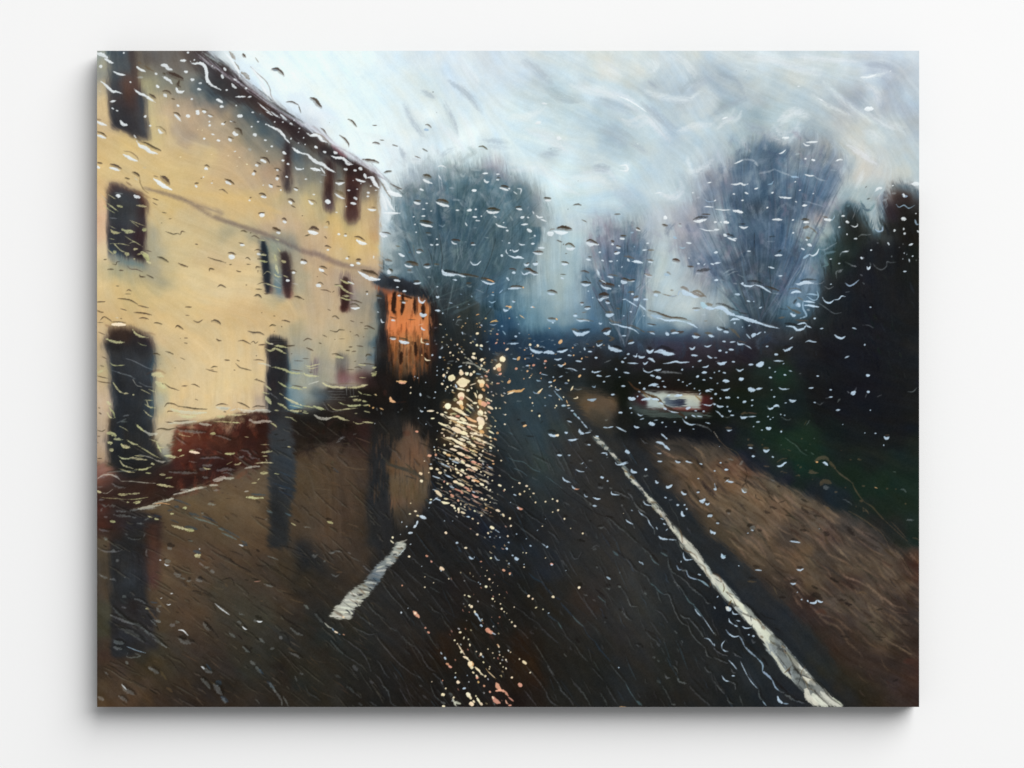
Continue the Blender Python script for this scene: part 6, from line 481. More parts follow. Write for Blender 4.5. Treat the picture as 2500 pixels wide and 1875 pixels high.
@12 n 10 220,20 300,50 400,45 500,45 600,50; y 26 190,30 260,70 350,80 450,85; y 26 450,85 550,80 640,60; y 20 590,60 660,55; g 5 260,120 420,125; g 5 280,150 430,155; g 5 250,180 430,185; g 5 240,200 430,210; g 5 300,95 400,100; g 5 440,60 445,160; g 5 480,110 485,180; g 5 510,90 515,170; y 24 510,215 600,210; y 20 600,215 650,228; y 24 430,255 500,270 600,260; y 10 460,180 560,170; y 16 500,205 560,200; y 30 100,270 160,290 230,310; y 12 40,270 120,290; y 16 0,265 60,280; y 12 0,335 60,345; y 12 250,250 330,310 450,300 560,290; g 8 200,230 280,320 400,320; y 10 360,230 430,260; y 14 600,265 680,258; y 12 550,345 525,345; y 14 620,320 680,335; y 12 720,150 750,165; y 10 610,150 700,165; o 10 735,150 740,160; y 10 560,120 600,150; c 34 120,360 160,390 220,400 280,390; y 24 280,390 340,378 400,400 470,420; y 12 320,375 420,395; y 10 510,430 560,450 620,440; y 16 600,430 660,435 720,440; w 8 725,445 732,448; g 20 360,610 400,590 430,580; g 8 340,640 380,620; g 10 510,560 540,550; y 12 0,320 40,325; c 14 60,50 160,20; y 20 0,85 40,85
o 30 950,20 1000,25 1050,25; p 20 970,35 1040,40; r 40 820,120 835,130 825,160; o 34 885,180 895,215 935,232; r 12 940,235 1000,230 1040,225; o 12 670,260 678,275; o 22 705,290 720,285; g 12 745,290 755,320; g 8 790,330 795,355; o 12 780,290 820,310; g 8 990,315 1003,295; g 10 960,328 970,330; f 14 1090,80 1095,85; f 16 1085,135 1093,142; w 16 1185,140 1193,170; w 10 1240,30 1245,35; g 8 1170,285 1180,310; w 14 1185,310 1200,325 1220,322; w 10 1230,285 1240,290; g 12 1255,165 1275,180 1290,185; w 8 1320,190 1340,185; w 12 1335,125 1345,135; w 10 1165,390 1172,395; w 10 1243,450 1248,455; w 8 1358,520 1362,524; f 12 1350,605 1355,610; w 12 1325,680 1330,690; f 14 1330,712 1340,716; f 14 1368,712 1374,716; g 10 1362,745 1400,760 1440,790; g 10 1310,810 1345,815
f 100 1600,25 1630,40; f 60 1560,30 1680,20; f 60 1790,30 1830,35; o 50 1800,60 1815,60; f 30 1770,15 1790,20; f 18 1550,90 1600,100 1640,110; w 18 1540,50 1560,90; f 20 1400,40 1415,55; f 18 1460,75 1465,80; f 18 1495,15 1510,10; f 10 1440,90 1450,105; f 14 1495,60 1500,65; f 10 1690,60 1750,40; f 24 1660,110 1680,115; p 20 1850,50 1880,85; o 26 1810,100 1840,115; f 14 1700,80 1710,95; f 8 1760,110 1765,140; w 8 1440,110 1445,120; f 14 1510,110 1520,112; g 8 1480,135 1490,140; w 10 1420,10 1430,20; f 10 1910,25 1918,40; p 14 1955,42 1990,42; f 8 1920,155 1930,170; f 10 1870,130 1875,140
f 70 1590,160 1610,170; p 50 1600,180 1605,210; f 50 1590,220 1600,260; o 40 1595,260 1620,300; f 40 1440,265 1490,260; f 60 1460,270 1475,275; f 36 1510,290 1580,320 1640,360; o 30 1640,370 1700,410 1760,430; y 40 1530,200 1550,210; f 24 1560,230 1580,240; f 14 1640,170 1720,230; f 18 1740,140 1760,190; f 50 1790,160 1800,190; o 50 1780,210 1810,260; p 60 1810,240 1850,260; f 20 1720,240 1760,240; f 16 1765,270 1775,290; p 26 1860,230 1890,245; f 14 1850,190 1900,220; f 26 1870,275 1920,300; f 12 1900,210 1910,225; y 20 1640,290 1700,340; f 20 1660,250 1720,300; g 14 1680,270 1740,320; p 22 1790,300 1800,340; f 60 1790,330 1800,350; f 20 1840,330 1850,350; f 16 1950,285 1955,300; p 14 1870,320 1900,345; f 16 1830,365 1860,380; f 12 2040,355 2055,358
f 18 1260,320 1325,320; f 12 1350,335 1370,340; f 22 1390,350 1425,362; f 16 1430,330 1460,340; f 30 1460,380 1520,395 1580,410; f 24 1560,425 1640,445; f 34 1590,390 1650,420; p 26 1540,370 1590,375; y 20 1490,345 1560,350; f 12 1600,340 1680,370; f 60 1770,400 1820,420; f 70 1790,430 1820,450; f 50 1780,480 1810,490; o 40 1790,520 1830,540; p 20 1660,470 1700,490; f 24 1650,450 1760,480; f 22 1560,450 1600,480; f 22 1860,390 1850,410; f 14 1295,395 1330,395; f 18 1370,435 1420,460 1470,465; f 10 1470,470 1500,490; f 14 1480,440 1500,445; f 50 1510,495 1560,515 1610,540; f 40 1600,535 1660,550; f 16 1540,460 1590,475; f 18 1600,480 1650,500; p 14 1700,500 1710,510; y 14 1850,490 1900,495; f 16 1880,520 1930,550; o 24 1960,540 1975,545; f 14 1940,475 1946,480; f 16 2035,452 2050,455; f 16 1690,540 1730,560; f 24 1730,545 1760,550; f 20 1700,570 1720,575; f 22 1790,560 1820,570
f 14 1395,540 1420,545; f 12 1425,560 1430,580; f 26 1440,590 1520,600; f 30 1510,600 1560,630 1620,660; f 20 1620,665 1645,670; g 16 1490,565 1540,570; f 18 1550,570 1558,575; f 26 1590,600 1640,620; f 14 1680,630 1700,640; f 22 1700,655 1750,680; f 30 1750,595 1800,620; f 20 1820,630 1845,640; y 18 1710,590 1740,610; f 20 1660,570 1680,580; f 22 1890,580 1900,590; o 16 1930,595 1960,615; f 20 1485,650 1500,655; f 22 1530,675 1580,680; f 20 1425,660 1440,665; p 14 1610,690 1680,730; y 18 1690,710 1740,745; f 16 1885,680 1910,690; f 16 1890,690 1910,700; f 20 1815,720 1825,730; f 10 1970,715 1976,722; f 24 1420,735 1450,750; o 24 1450,755 1495,775; f 22 1490,700 1560,720; f 30 1560,740 1640,770; p 22 1630,780 1690,800; p 26 1700,830 1760,845; p 12 1760,850 1790,855; w 10 1480,795 1500,810; f 24 1540,795 1580,815; w 14 1510,825 1580,850; f 14 1600,820 1620,830; f 24 1780,800 1790,800; g 10 1800,805 1860,840; f 14 1998,820 2012,824; f 12 1800,770 1808,780; o 16 1915,850 1935,856; w 10 1870,880 1920,900
f 24 1600,830 1640,850; f 26 1650,865 1700,880; f 30 1700,885 1760,915; f 14 1795,930 1805,940; f 12 1835,965 1845,970; f 16 1865,985 1875,990; f 14 1910,1020 1920,1028; f 22 1975,1065 2005,1078; f 12 2035,1110 2045,1120; w 14 1375,840 1420,860 1490,890; g 12 1490,890 1540,905; f 12 1450,825 1470,830; f 16 1460,850 1480,855; f 10 1515,850 1520,860; f 16 1540,870 1550,875; p 24 1340,760 1350,765; p 34 1265,770 1295,775; f 10 1225,825 1235,828; w 10 1285,855 1305,860; f 24 1285,898 1310,902; f 14 1270,940 1278,944; f 22 1345,905 1370,912; w 12 1310,975 1350,990 1390,1000; f 28 1375,940 1400,950; w 12 1425,955 1460,975 1515,1000; f 30 1180,945 1205,960; f 26 1190,1020 1210,1032; p 22 1425,1030 1432,1035; f 18 1455,1052 1468,1058; f 12 1430,915 1450,925; f 12 1490,900 1500,930; f 20 1540,900 1560,915; f 20 1560,940 1580,945; f 22 1590,960 1610,975; p 30 1650,980 1690,1000; f 20 1600,910 1630,925; f 14 1650,910 1660,915; f 24 1710,1020 1740,1030; o 24 1720,1010 1790,1040; f 24 1790,1050 1830,1075; f 22 1850,1085 1860,1095; f 20 1890,1115 1900,1122; f 26 1520,1030 1560,1040; f 24 1560,1045 1630,1075; p 20 1640,1090 1680,1110; p 22 1660,1120 1700,1130; w 10 1710,1130 1740,1145; w 14 1485,1080 1530,1100; p 18 1530,1105 1610,1135; p 24 1600,1140 1620,1150; p 22 1710,1160 1740,1185 1780,1190; f 16 1800,1200 1820,1210; f 18 1835,1215 1860,1215; f 12 1890,1240 1896,1245; f 14 1910,1195 1918,1200
f 34 1340,1125 1370,1150 1400,1180; p 16 1480,1130 1500,1135; p 34 1495,1165 1520,1185; f 24 1400,1235 1440,1250 1480,1250; w 14 1340,1200 1400,1230; f 14 1430,1205 1470,1210; f 14 1400,1090 1410,1095; p 24 1565,1220 1580,1230; g 8 1565,1185 1620,1220 1670,1255; f 20 1495,1270 1530,1280; f 18 1530,1290 1540,1310; f 24 1570,1300 1580,1330; f 22 1600,1340 1640,1355; f 12 1540,1325 1550,1330; f 14 1570,1340 1580,1345; w 14 1650,1385 1690,1392; f 14 1710,1405 1725,1412; f 14 1765,1450 1775,1458; f 14 1730,1325 1745,1335; o 24 1845,1300 1862,1305; f 18 1800,1375 1812,1378; f 24 1950,1320 1995,1335; f 20 2015,1360 2035,1382; f 10 1630,1280 1640,1295; f 10 1595,1250 1600,1270; f 34 1900,1490 1930,1510; w 8 1930,1510 1990,1550; f 18 1868,1548 1878,1560; f 20 1755,1565 1772,1572; f 22 1440,1545 1452,1558; w 14 1990,1595 1996,1600; f 16 2068,1580 2077,1590; w 12 1885,1590 1898,1595; w 18 1548,1650 1570,1655; w 8 1430,1425 1435,1435; w 8 1510,1430 1518,1435; f 14 1075,1360 1095,1362; f 18 1125,1330 1150,1335; f 14 1150,1375 1175,1380; f 14 1085,1250 1095,1255; w 34 1180,1380 1210,1390 1250,1408; w 20 1160,1430 1150,1470; w 24 1120,1500 1150,1470; w 22 1065,1555 1110,1550; w 10 1000,1435 1003,1450; w 14 1048,1485 1052,1490; f 18 905,1590 912,1605; f 12 885,1625 905,1645 920,1655; c 24 960,1652 1010,1640 1050,1620; w 8 1270,1298 1280,1300; w 20 1280,1250 1300,1240; f 16 1285,1215 1305,1212; w 8 1310,1230 1370,1190; p 26 1140,525 1165,530; r 60 1020,545 1080,545; w 8 1310,1110 1340,1120; w 8 985,1565 990,1570
q 34 800,780 900,870 1050,910 1180,980 1250,1020; q 18 1040,850 1160,960; q 26 860,860 1000,900 1120,960; n 40 850,880 900,900 970,940; q 14 1030,970 1150,1010; n 20 930,1220 960,1235; d 18 220,1255 250,1262; d 26 290,845 310,840; k 14 290,890 310,895; u 10 310,895 360,940; d 14 350,1330 400,1360 440,1370 450,1395; k 22 240,1405 290,1415; y 26 245,1435 305,1455; g 10 10,1490 80,1500; n 20 460,885 530,905 640,910; d 20 530,900 570,905; d 14 540,940 600,955; n 10 0,870 120,920 280,1010; n 8 100,860 190,930; n 10 100,1100 300,1120; d 10 400,650 480,645; d 12 330,680 450,700; d 14 100,740 180,760; n 14 540,590 680,640; k 10 1180,640 1300,690; n 14 1000,600 1080,620; d 8 200,1050 340,1090; d 22 60,1370 90,1375; n 14 460,1460 560,1490; n 12 380,1540 440,1560; d 8 20,1460 70,1480; k 8 1100,1220 1110,1230
s 6 1400,1080 1700,1280 2000,1500; s 6 1300,1250 1500,1380 1700,1520 1900,1640; s 6 1700,300 1900,480 2077,660; s 6 1880,450 2077,580; s 8 1960,880 2077,960; s 10 1960,1150 2030,1190; k 8 1850,600 1960,680 2077,740; k 8 1300,1060 1500,1180; k 8 1640,1150 1800,1260 2000,1400; k 10 1340,1300 1500,1430 1650,1560
@22 o 30 -5,130 60,120 120,118 160,95; f 16 -5,150 60,125; o 30 -5,40 20,10; o 18 285,145 310,135 340,95; f 12 290,140 345,95; b 12 250,125 270,140 310,145; b 14 295,15 330,18; b 12 285,5 300,20; w 18 405,30 440,28; o 16 455,22 478,5; b 18 570,38 605,42; f 16 605,5 608,18; b 14 405,160 440,170; b 10 405,80 430,70; f 14 430,62 440,70; w 12 475,95 500,110 530,100; f 14 520,95 530,100; f 10 475,75 480,85; f 12 630,115 655,70; o 10 640,110 655,90; g 8 660,90 700,105 740,98; f 12 215,180 225,190; g 8 85,220 130,218; f 8 362,185 378,186; f 12 555,175 560,185; b 14 365,265 380,268; f 14 240,235 248,245; w 8 250,265 255,270; f 16 230,315 245,320; f 14 480,262 490,272; f 10 470,285 476,290; f 14 695,175 702,190; f 8 660,195 700,190; b 30 800,205 850,210 890,195; b 16 845,70 870,80 880,65; b 10 535,262 580,265; b 26 540,265 580,268; o 10 585,210 600,245; f 12 590,265 620,262; f 10 512,195 520,210; b 14 470,130 510,170 550,215; b 8 460,115 480,130; b 12 600,292 625,290; w 12 630,315 660,320; b 22 660,340 690,375; b 14 690,375 730,410; w 10 735,420 760,450; w 14 755,445 800,495; w 10 700,378 720,395; f 20 312,365 318,375; g 6 318,385 320,412; k 22 290,345 325,345; o 24 150,475 185,465; k 34 130,440 175,445; k 14 90,405 120,410; w 14 955,25 980,25; w 20 1140,68 1180,70; w 18 1035,155 1075,155; w 20 1325,35 1330,38; w 20 1365,95 1380,95; w 12 1310,120 1335,130
w 24 1415,68 1450,55 1520,50; w 14 1440,60 1500,68; w 16 1505,75 1525,78; w 14 1565,72 1595,80; w 12 1550,20 1575,18; w 12 1710,5 1730,8; w 14 1755,25 1770,28; w 8 1820,50 1850,40; w 12 1800,62 1810,65; w 14 1875,92 1885,95; w 12 1920,112 1940,115; w 26 1990,120 2030,115; w 14 2025,100 2070,105; w 14 1960,5 1990,8; w 12 2010,112 2050,125
w 34 1210,180 1240,198 1285,195; w 16 1300,170 1310,175; w 26 1340,210 1400,200 1450,195; w 24 1450,200 1490,200 1520,210; w 18 1525,230 1570,258; w 20 1675,165 1710,170 1760,155; w 14 1690,155 1760,165; w 12 1600,170 1640,155; w 10 1925,160 1945,135; w 12 1955,250 2000,260 2040,265 2075,240; w 14 2040,195 2060,192; w 26 1795,298 1840,285; w 20 1565,292 1590,300 1600,302; w 14 1880,315 1905,320; w 18 1960,322 1985,325; w 14 1225,290 1245,292; w 20 1115,335 1150,338; w 10 1240,338 1252,340; g 12 1440,290 1480,300; w 10 1610,312 1660,330 1720,338; w 12 1300,345 1330,365 1360,362; w 12 1850,360 1890,380; w 14 1900,370 1960,378; w 20 1790,385 1800,385
w 16 1760,400 1790,435 1840,458 1890,455; g 14 1890,458 1950,470 2010,490 2060,530; g 8 1895,450 1980,475; w 16 1545,435 1565,436; w 14 1670,430 1690,432; w 40 1430,450 1475,455; w 12 1415,450 1440,430; w 18 1270,470 1290,485 1325,488; w 14 960,485 1010,490; w 12 1000,490 1060,478; w 14 1090,480 1140,505 1190,530; g 8 1150,505 1190,525; g 10 975,415 1010,408; w 10 1730,505 1740,510; w 12 1728,520 1738,522; w 8 1860,500 1880,505; w 10 1990,435 2040,448; w 8 1360,400 1330,405; w 8 1470,415 1510,410; w 8 1585,478 1600,480; w 8 1350,398 1370,396; w 14 1545,550 1560,565 1590,590; w 12 1590,590 1605,605; w 26 1490,635 1550,645 1580,670; w 26 1570,665 1600,690 1630,712; g 8 1335,595 1370,635 1410,650; w 12 1500,748 1550,750; w 36 1185,725 1220,742; w 10 1190,710 1190,730; w 14 1505,828 1555,830; w 18 1685,820 1710,838 1740,838; w 12 1790,830 1860,845; w 12 1790,825 1815,830; w 12 1930,850 1960,860; k 20 1700,815 1760,825; k 20 1800,815 1860,825; w 20 570,535 600,545; w 30 715,500 730,540 770,550; w 12 770,545 830,535; g 20 810,525 845,522; w 18 600,612 650,615 705,602; w 12 590,415 640,435; k 30 585,405 630,408; w 26 400,550 450,572 500,572; k 30 395,525 440,520 500,540; f 24 480,568 505,565; k 16 180,570 260,580; g 12 770,650 800,660 830,662; k 36 770,635 830,640; w 12 800,658 830,665
c 40 895,630 940,640 965,650; c 20 870,585 895,590 920,610; c 10 860,578 900,600; w 12 880,575 912,578; c 44 975,690 1000,705; c 30 1030,740 1060,760 1080,780; c 34 1050,755 1095,800; w 12 935,745 1000,745; w 14 985,755 1000,765; g 10 990,785 1003,792; w 14 1080,840 1100,862 1150,860 1210,845; k 20 1080,815 1140,825 1210,815; w 10 1130,855 1200,835; c 22 1150,890 1180,920 1190,950; c 34 1180,930 1210,980 1230,1000; n 20 1230,985 1250,1005; c 30 1240,1000 1260,1040 1300,1070; c 30 1260,1020 1300,1060 1340,1100 1380,1150; c 34 1370,1140 1420,1200 1450,1235; c 46 1410,1220 1460,1235; c 20 1440,1200 1450,1210; k 20 1310,1085 1338,1092; n 30 1440,1240 1500,1250; c 40 1455,1275 1500,1320 1550,1370; c 50 1500,1310 1560,1370 1600,1420; c 44 1600,1420 1640,1480 1690,1540; c 46 1640,1490 1700,1560 1750,1620; c 60 1740,1600 1790,1655; k 14 1500,1300 1508,1310; k 14 1525,1305 1532,1315; k 16 1580,1390 1600,1380 1610,1400; k 18 1648,1460 1658,1468; n 20 1720,1500 1745,1560 1760,1650; n 14 1590,1400 1620,1440; w 24 1240,905 1255,935 1300,942; w 20 1380,905 1400,912; w 26 1385,908 1395,912; g 14 1365,975 1410,975; w 18 1485,1020 1500,1045 1520,1040; k 20 1480,1010 1510,1005
w 20 490,762 540,770; k 26 490,745 535,748; w 14 600,765 625,768; k 20 590,755 620,758; g 14 720,850 755,855; w 8 740,855 760,840; k 14 800,800 850,802; g 10 810,820 850,825; k 16 620,845 650,845; w 10 680,910 720,930 770,935; g 10 675,910 700,920; w 8 785,892 792,890; w 24 930,985 965,1000; k 20 935,960 945,965; w 12 998,1025 1008,1028; w 16 545,985 570,1020 630,1045; w 14 640,1070 660,1100 700,1110; p 20 670,1110 715,1108; k 20 670,1090 720,1110; w 12 765,1160 780,1185 805,1185; k 22 755,1120 800,1150; w 14 850,1190 890,1208 930,1208; k 18 850,1180 920,1190; w 18 850,1275 895,1280; g 10 820,1250 840,1275; w 12 1040,1130 1050,1160 1120,1168; g 12 1025,1098 1050,1105; g 12 1060,1130 1150,1165 1220,1200; g 14 1210,1150 1240,1180 1260,1220; w 10 1360,1230 1390,1265 1450,1278; g 12 1360,1225 1380,1240; w 8 1240,1320 1258,1330; g 14 1270,1240 1310,1300 1390,1355; w 10 1310,1320 1340,1360 1400,1400 1430,1460 1470,1510; w 12 1335,1355 1370,1380; g 8 1470,1510 1480,1570; w 12 1185,1415 1210,1440 1260,1465; g 8 1260,1470 1275,1505; w 8 1490,1490 1510,1520; w 8 1535,1400 1570,1420; w 12 1565,1455 1590,1470; w 8 1590,1530 1610,1510; w 20 1515,1585 1550,1610 1610,1618; w 10 1610,1615 1700,1625; k 30 1580,1590 1700,1590; k 40 1360,1370 1440,1420; g 12 1140,1275 1160,1272; k 26 900,1485 960,1475; g 10 910,1500 960,1500; k 16 820,1430 840,1432; k 24 990,1380 1070,1400; g 14 905,1090 955,1098; k 30 910,1060 950,1065; k 30 1140,1195 1170,1210; k 20 1200,1120 1235,1125; k 30 560,1380 595,1378; f 16 562,1408 572,1412; k 22 740,1540 760,1540; f 20 745,1555 758,1560; k 34 700,1620 770,1635; k 14 355,1390 380,1395; k 16 320,1440 340,1450
w 16 1575,1190 1600,1200; w 20 1700,1268 1720,1272; w 14 1775,1268 1788,1270; w 16 1795,1305 1808,1315; w 26 1750,1330 1760,1370 1785,1382; k 30 1770,1350 1790,1355; w 26 1595,1075 1610,1095 1660,1065; w 34 1930,1225 1960,1235 1990,1205; w 20 1990,1250 2010,1268 2030,1250; k 24 1980,1235 2030,1240; w 22 1745,1130 1770,1160 1800,1160; k 34 1755,1120 1810,1140; w 20 1905,1140 1930,1142; k 26 1900,1125 1935,1125; w 34 2015,1380 2060,1375; k 26 2010,1358 2065,1355; w 20 2040,1520 2060,1560; w 24 2055,1540 2075,1555; k 20 2030,1500 2060,1530; w 10 1910,1000 1930,1005; n 10 1690,1180 1740,1240; n 8 1430,730 1540,810; g 10 1620,1220 1655,1215
f 18 105,1045 120,1050; f 20 175,1075 195,1080; f 10 40,1085 46,1088; f 18 158,1130 168,1135; f 10 210,1105 218,1112; w 10 50,1160 80,1175; f 20 110,1155 125,1165; f 14 245,1150 265,1155; f 8 220,1185 226,1187; f 14 442,1208 455,1212; f 22 488,1225 500,1232; f 14 368,1235 382,1238; f 16 270,1245 280,1242; f 18 498,1320 508,1325; f 12 445,1340 452,1342; p 30 90,1290 120,1308 145,1310; k 20 90,1275 150,1300; w 10 85,1290 110,1310; w 8 20,1240 26,1245; f 22 10,1400 20,1410; f 20 20,1475 30,1485; f 12 340,1482 348,1486; f 10 626,1505 634,1508; w 8 290,1530 300,1520; w 8 178,1610 185,1612; w 14 78,1560 88,1565; w 14 -5,1645 12,1650; w 8 372,1408 380,1412; f 8 1160,1352 1166,1355
t 8 0,530 50,560; g 8 0,670 50,690 100,718; s 8 240,770 320,810 400,855; t 7 0,790 60,820 150,835 200,870; t 7 200,870 250,910 320,935; t 8 60,900 130,930 190,975; s 10 240,990 290,1020; t 8 0,960 40,1000 110,1030; t 6 380,980 450,1030 540,1100; s 10 560,1240 620,1270; s 8 140,1310 200,1370 280,1420 360,1470; s 8 0,1240 80,1270 140,1310; s 9 60,1440 150,1520 220,1570 330,1655; s 8 400,1530 460,1580 510,1640; s 8 990,1390 1060,1440 1130,1510; s 10 1060,1450 1120,1500 1180,1540 1240,1600 1300,1655; k 8 1180,1540 1260,1600 1330,1655; k 8 450,1020 560,1130 700,1230; k 10 700,1230 850,1330 980,1390; s 7 600,1090 760,1200 900,1310; k 8 170,600 200,650; k 8 330,440 350,420
@32 w 22 75,105 120,110 160,92; w 44 345,90 380,108 420,105; w 20 420,100 490,90; w 14 650,80 690,100 760,98; w 16 955,90 1005,85; w 14 1165,105 1190,106; w 40 1385,145 1410,140 1420,120; g 12 1420,120 1440,85; g 10 1345,120 1370,140; w 26 1548,125 1568,128; g 8 1530,185 1545,140; g 8 1650,178 1695,158; g 10 1960,125 2010,125 2050,85; w 24 115,182 165,188; w 14 235,182 250,188; w 14 600,178 620,176; w 26 760,205 790,222 830,212; g 8 1130,192 1150,185 1200,180; w 12 1160,180 1200,178; w 10 1005,232 1030,236; g 8 1030,235 1070,255 1110,228; g 10 1250,230 1275,195; w 22 290,230 325,225; w 14 375,212 400,210; w 10 710,240 735,238; w 14 60,192 70,195; w 20 10,148 25,150; w 12 375,268 395,264; w 12 30,40 42,42; w 30 85,15 155,20; w 26 255,5 290,2; w 20 540,285 570,300 610,280; w 22 600,275 640,265 660,280; g 14 535,270 550,290; w 20 25,255 50,275 95,275; w 20 -5,250 15,255; w 14 130,275 142,278; w 14 145,310 160,325 178,315; w 10 20,320 50,340 70,365; w 18 70,365 95,378; g 7 95,378 140,385 190,362; w 12 165,362 205,365; w 24 265,370 290,390 340,380; w 10 340,378 425,375; n 26 275,350 310,340 340,345; d 20 340,340 430,350; w 12 540,376 552,378; w 12 670,350 680,360; w 14 710,362 720,366; w 12 565,403 575,405; w 8 590,388 602,384; g 10 680,380 730,410 775,402; w 16 425,432 465,430; w 10 395,478 408,478; w 30 525,482 550,500 578,492; k 14 530,470 560,472; w 10 475,512 495,514; w 16 672,528 684,530; n 10 680,505 695,515; n 34 115,490 180,495; w 14 125,510 150,520 180,512; n 10 915,460 935,420; g 10 935,465 965,415; w 18 1235,312 1275,308; w 12 1298,455 1305,458; w 10 1520,540 1528,543; w 12 1625,545 1640,547; w 30 1720,580 1745,600 1772,580; d 16 1725,568 1770,565; w 10 1712,660 1718,672; w 12 1578,310 1582,315; w 10 575,108 588,106
n 30 340,665 395,670; w 14 350,692 390,695; n 30 500,695 550,695; w 24 500,712 525,728 560,712; k 26 370,720 420,740; w 20 385,775 415,780; w 12 585,780 605,788; n 16 480,660 495,662; n 10 500,605 510,605; n 26 340,605 355,608; n 14 640,835 690,805 740,800; w 20 632,872 670,878 720,845; k 10 740,790 745,805; w 14 700,850 735,838; n 20 505,875 555,880; n 12 700,940 740,945; n 14 670,935 700,930; n 34 955,940 1050,945; n 20 960,925 1000,920; n 20 840,870 860,865; n 22 865,890 890,885; n 14 825,975 870,970; n 8 870,990 850,960; n 60 1080,1070 1100,1035 1150,1035 1185,1050; g 34 1110,1090 1160,1095; n 20 1220,1140 1245,1138; n 16 1322,1092 1335,1095; n 24 1495,1075 1525,1080; o 10 1622,1090 1650,1100; n 16 1740,1105 1760,1105; n 18 1830,1108 1845,1108; g 14 1875,1115 1920,1115 1940,1140; g 16 1945,1425 1980,1420 2020,1425; n 16 1370,810 1390,815; n 22 1450,805 1485,815; n 14 880,600 895,602; n 10 965,655 978,658; n 8 1280,718 1292,720; n 12 740,708 780,725; n 8 705,705 712,708; g 7 720,590 770,630 830,670 880,730 940,768; g 7 980,740 1010,760; g 8 920,710 940,720; g 8 1010,595 1020,598; g 6 675,662 682,665; w 24 1095,838 1120,845 1150,872; n 50 1020,830 1060,800 1120,790 1160,820; n 34 1160,820 1190,860 1230,900; n 20 1220,900 1280,960 1350,1010 1400,1050; n 16 1400,1050 1420,1100 1470,1180 1520,1240; n 18 1520,1240 1600,1290 1680,1380 1750,1450; n 12 1750,1450 1850,1540 1960,1640; n 12 1790,1440 1850,1500 1940,1600; o 20 1030,832 1050,838; n 12 1360,1330 1450,1380 1560,1450 1640,1530; n 10 1560,1450 1680,1540 1750,1640; n 30 1470,1225 1510,1230; n 10 1430,1280 1440,1290; n 12 1510,1300 1540,1325 1565,1360; n 10 1500,1330 1550,1330; n 8 1505,1295 1510,1340; g 7 1300,1215 1340,1225 1395,1265; n 16 2005,1600 2050,1610 2077,1640; n 16 1930,1255 1940,1258; n 8 990,1010 1000,1015; g 7 1810,935 1835,938
n 12 -5,530 50,610 120,680 180,710; n 8 180,710 230,740 265,790; c 6 0,530 40,590; g 20 260,860 290,830; g 14 140,800 200,820; w 14 60,842 75,845; w 20 105,912 145,915; k 12 20,860 80,895; k 20 105,835 145,840; w 14 0,925 15,925; w 18 125,1020 160,1035 205,1040; k 40 100,1000 160,1000; w 8 110,1040 150,1010; k 12 200,1040 270,1070; k 14 330,970 320,1040 350,1100; k 20 290,1075 320,1050; g 40 290,1110 330,1130; w 12 275,1100 300,1140 330,1140; w 18 0,1105 18,1120; w 10 5,1050 25,1120; k 30 10,1070 45,1095; k 40 125,1330 170,1335; g 10 135,1350 165,1355; w 18 25,1450 50,1455; k 24 20,1435 60,1440; w 20 0,1560 12,1550; k 60 340,1475 420,1490; g 40 370,1505 410,1500; w 14 370,1520 400,1530; k 40 440,1520 480,1530; w 18 765,1635 820,1640 875,1652; k 34 780,1615 850,1630; w 7 1060,1510 1068,1512; w 7 335,1555 350,1553; w 6 52,678 58,680; k 14 420,1160 430,1200 490,1230; k 14 550,1140 570,1190 620,1230; k 12 650,1250 720,1225; n 30 1130,1300 1170,1305; k 30 880,1210 950,1240; k 34 570,1290 630,1310; k 30 500,1335 570,1350; k 24 1000,1370 1080,1385; k 40 880,1290 960,1360; k 40 1340,1480 1420,1580; k 30 870,1520 930,1530; k 50 1110,1540 1160,1570; g 10 570,1010 620,1035; k 20 640,1080 670,1080; k 14 720,1370 790,1390; k 10 310,880 340,960
@13 c 24 960,10 1035,12; c 22 950,30 1030,35; c 24 905,80 970,95; c 14 920,115 960,108; w 6 965,125 1035,50; c 16 825,155 900,160; c 22 850,195 920,200; c 14 840,175 890,180; c 26 750,250 820,225; c 22 745,280 840,265; g 16 700,315 800,305; u 14 700,300 780,320; u 26 700,350 780,375; n 16 950,50 1010,58; n 12 900,130 960,140; c 26 640,395 740,400; c 24 625,440 715,450; n 26 600,415 650,440; c 18 560,480 670,495; n 24 570,460 610,490 640,520; c 18 480,500 560,520; n 14 550,490 620,540; k 16 490,520 540,535; c 26 430,570 600,580; c 26 430,610 580,625; k 8 410,590 480,640 530,660; c 26 360,640 500,660; c 26 350,690 510,705; c 18 280,735 470,740; n 24 310,680 370,715 430,750; k 12 300,665 400,715; k 16 540,445 600,460 680,480; f 20 405,740 420,745; k 10 640,360 760,380; n 12 470,560 540,600 590,590; n 10 480,480 520,530
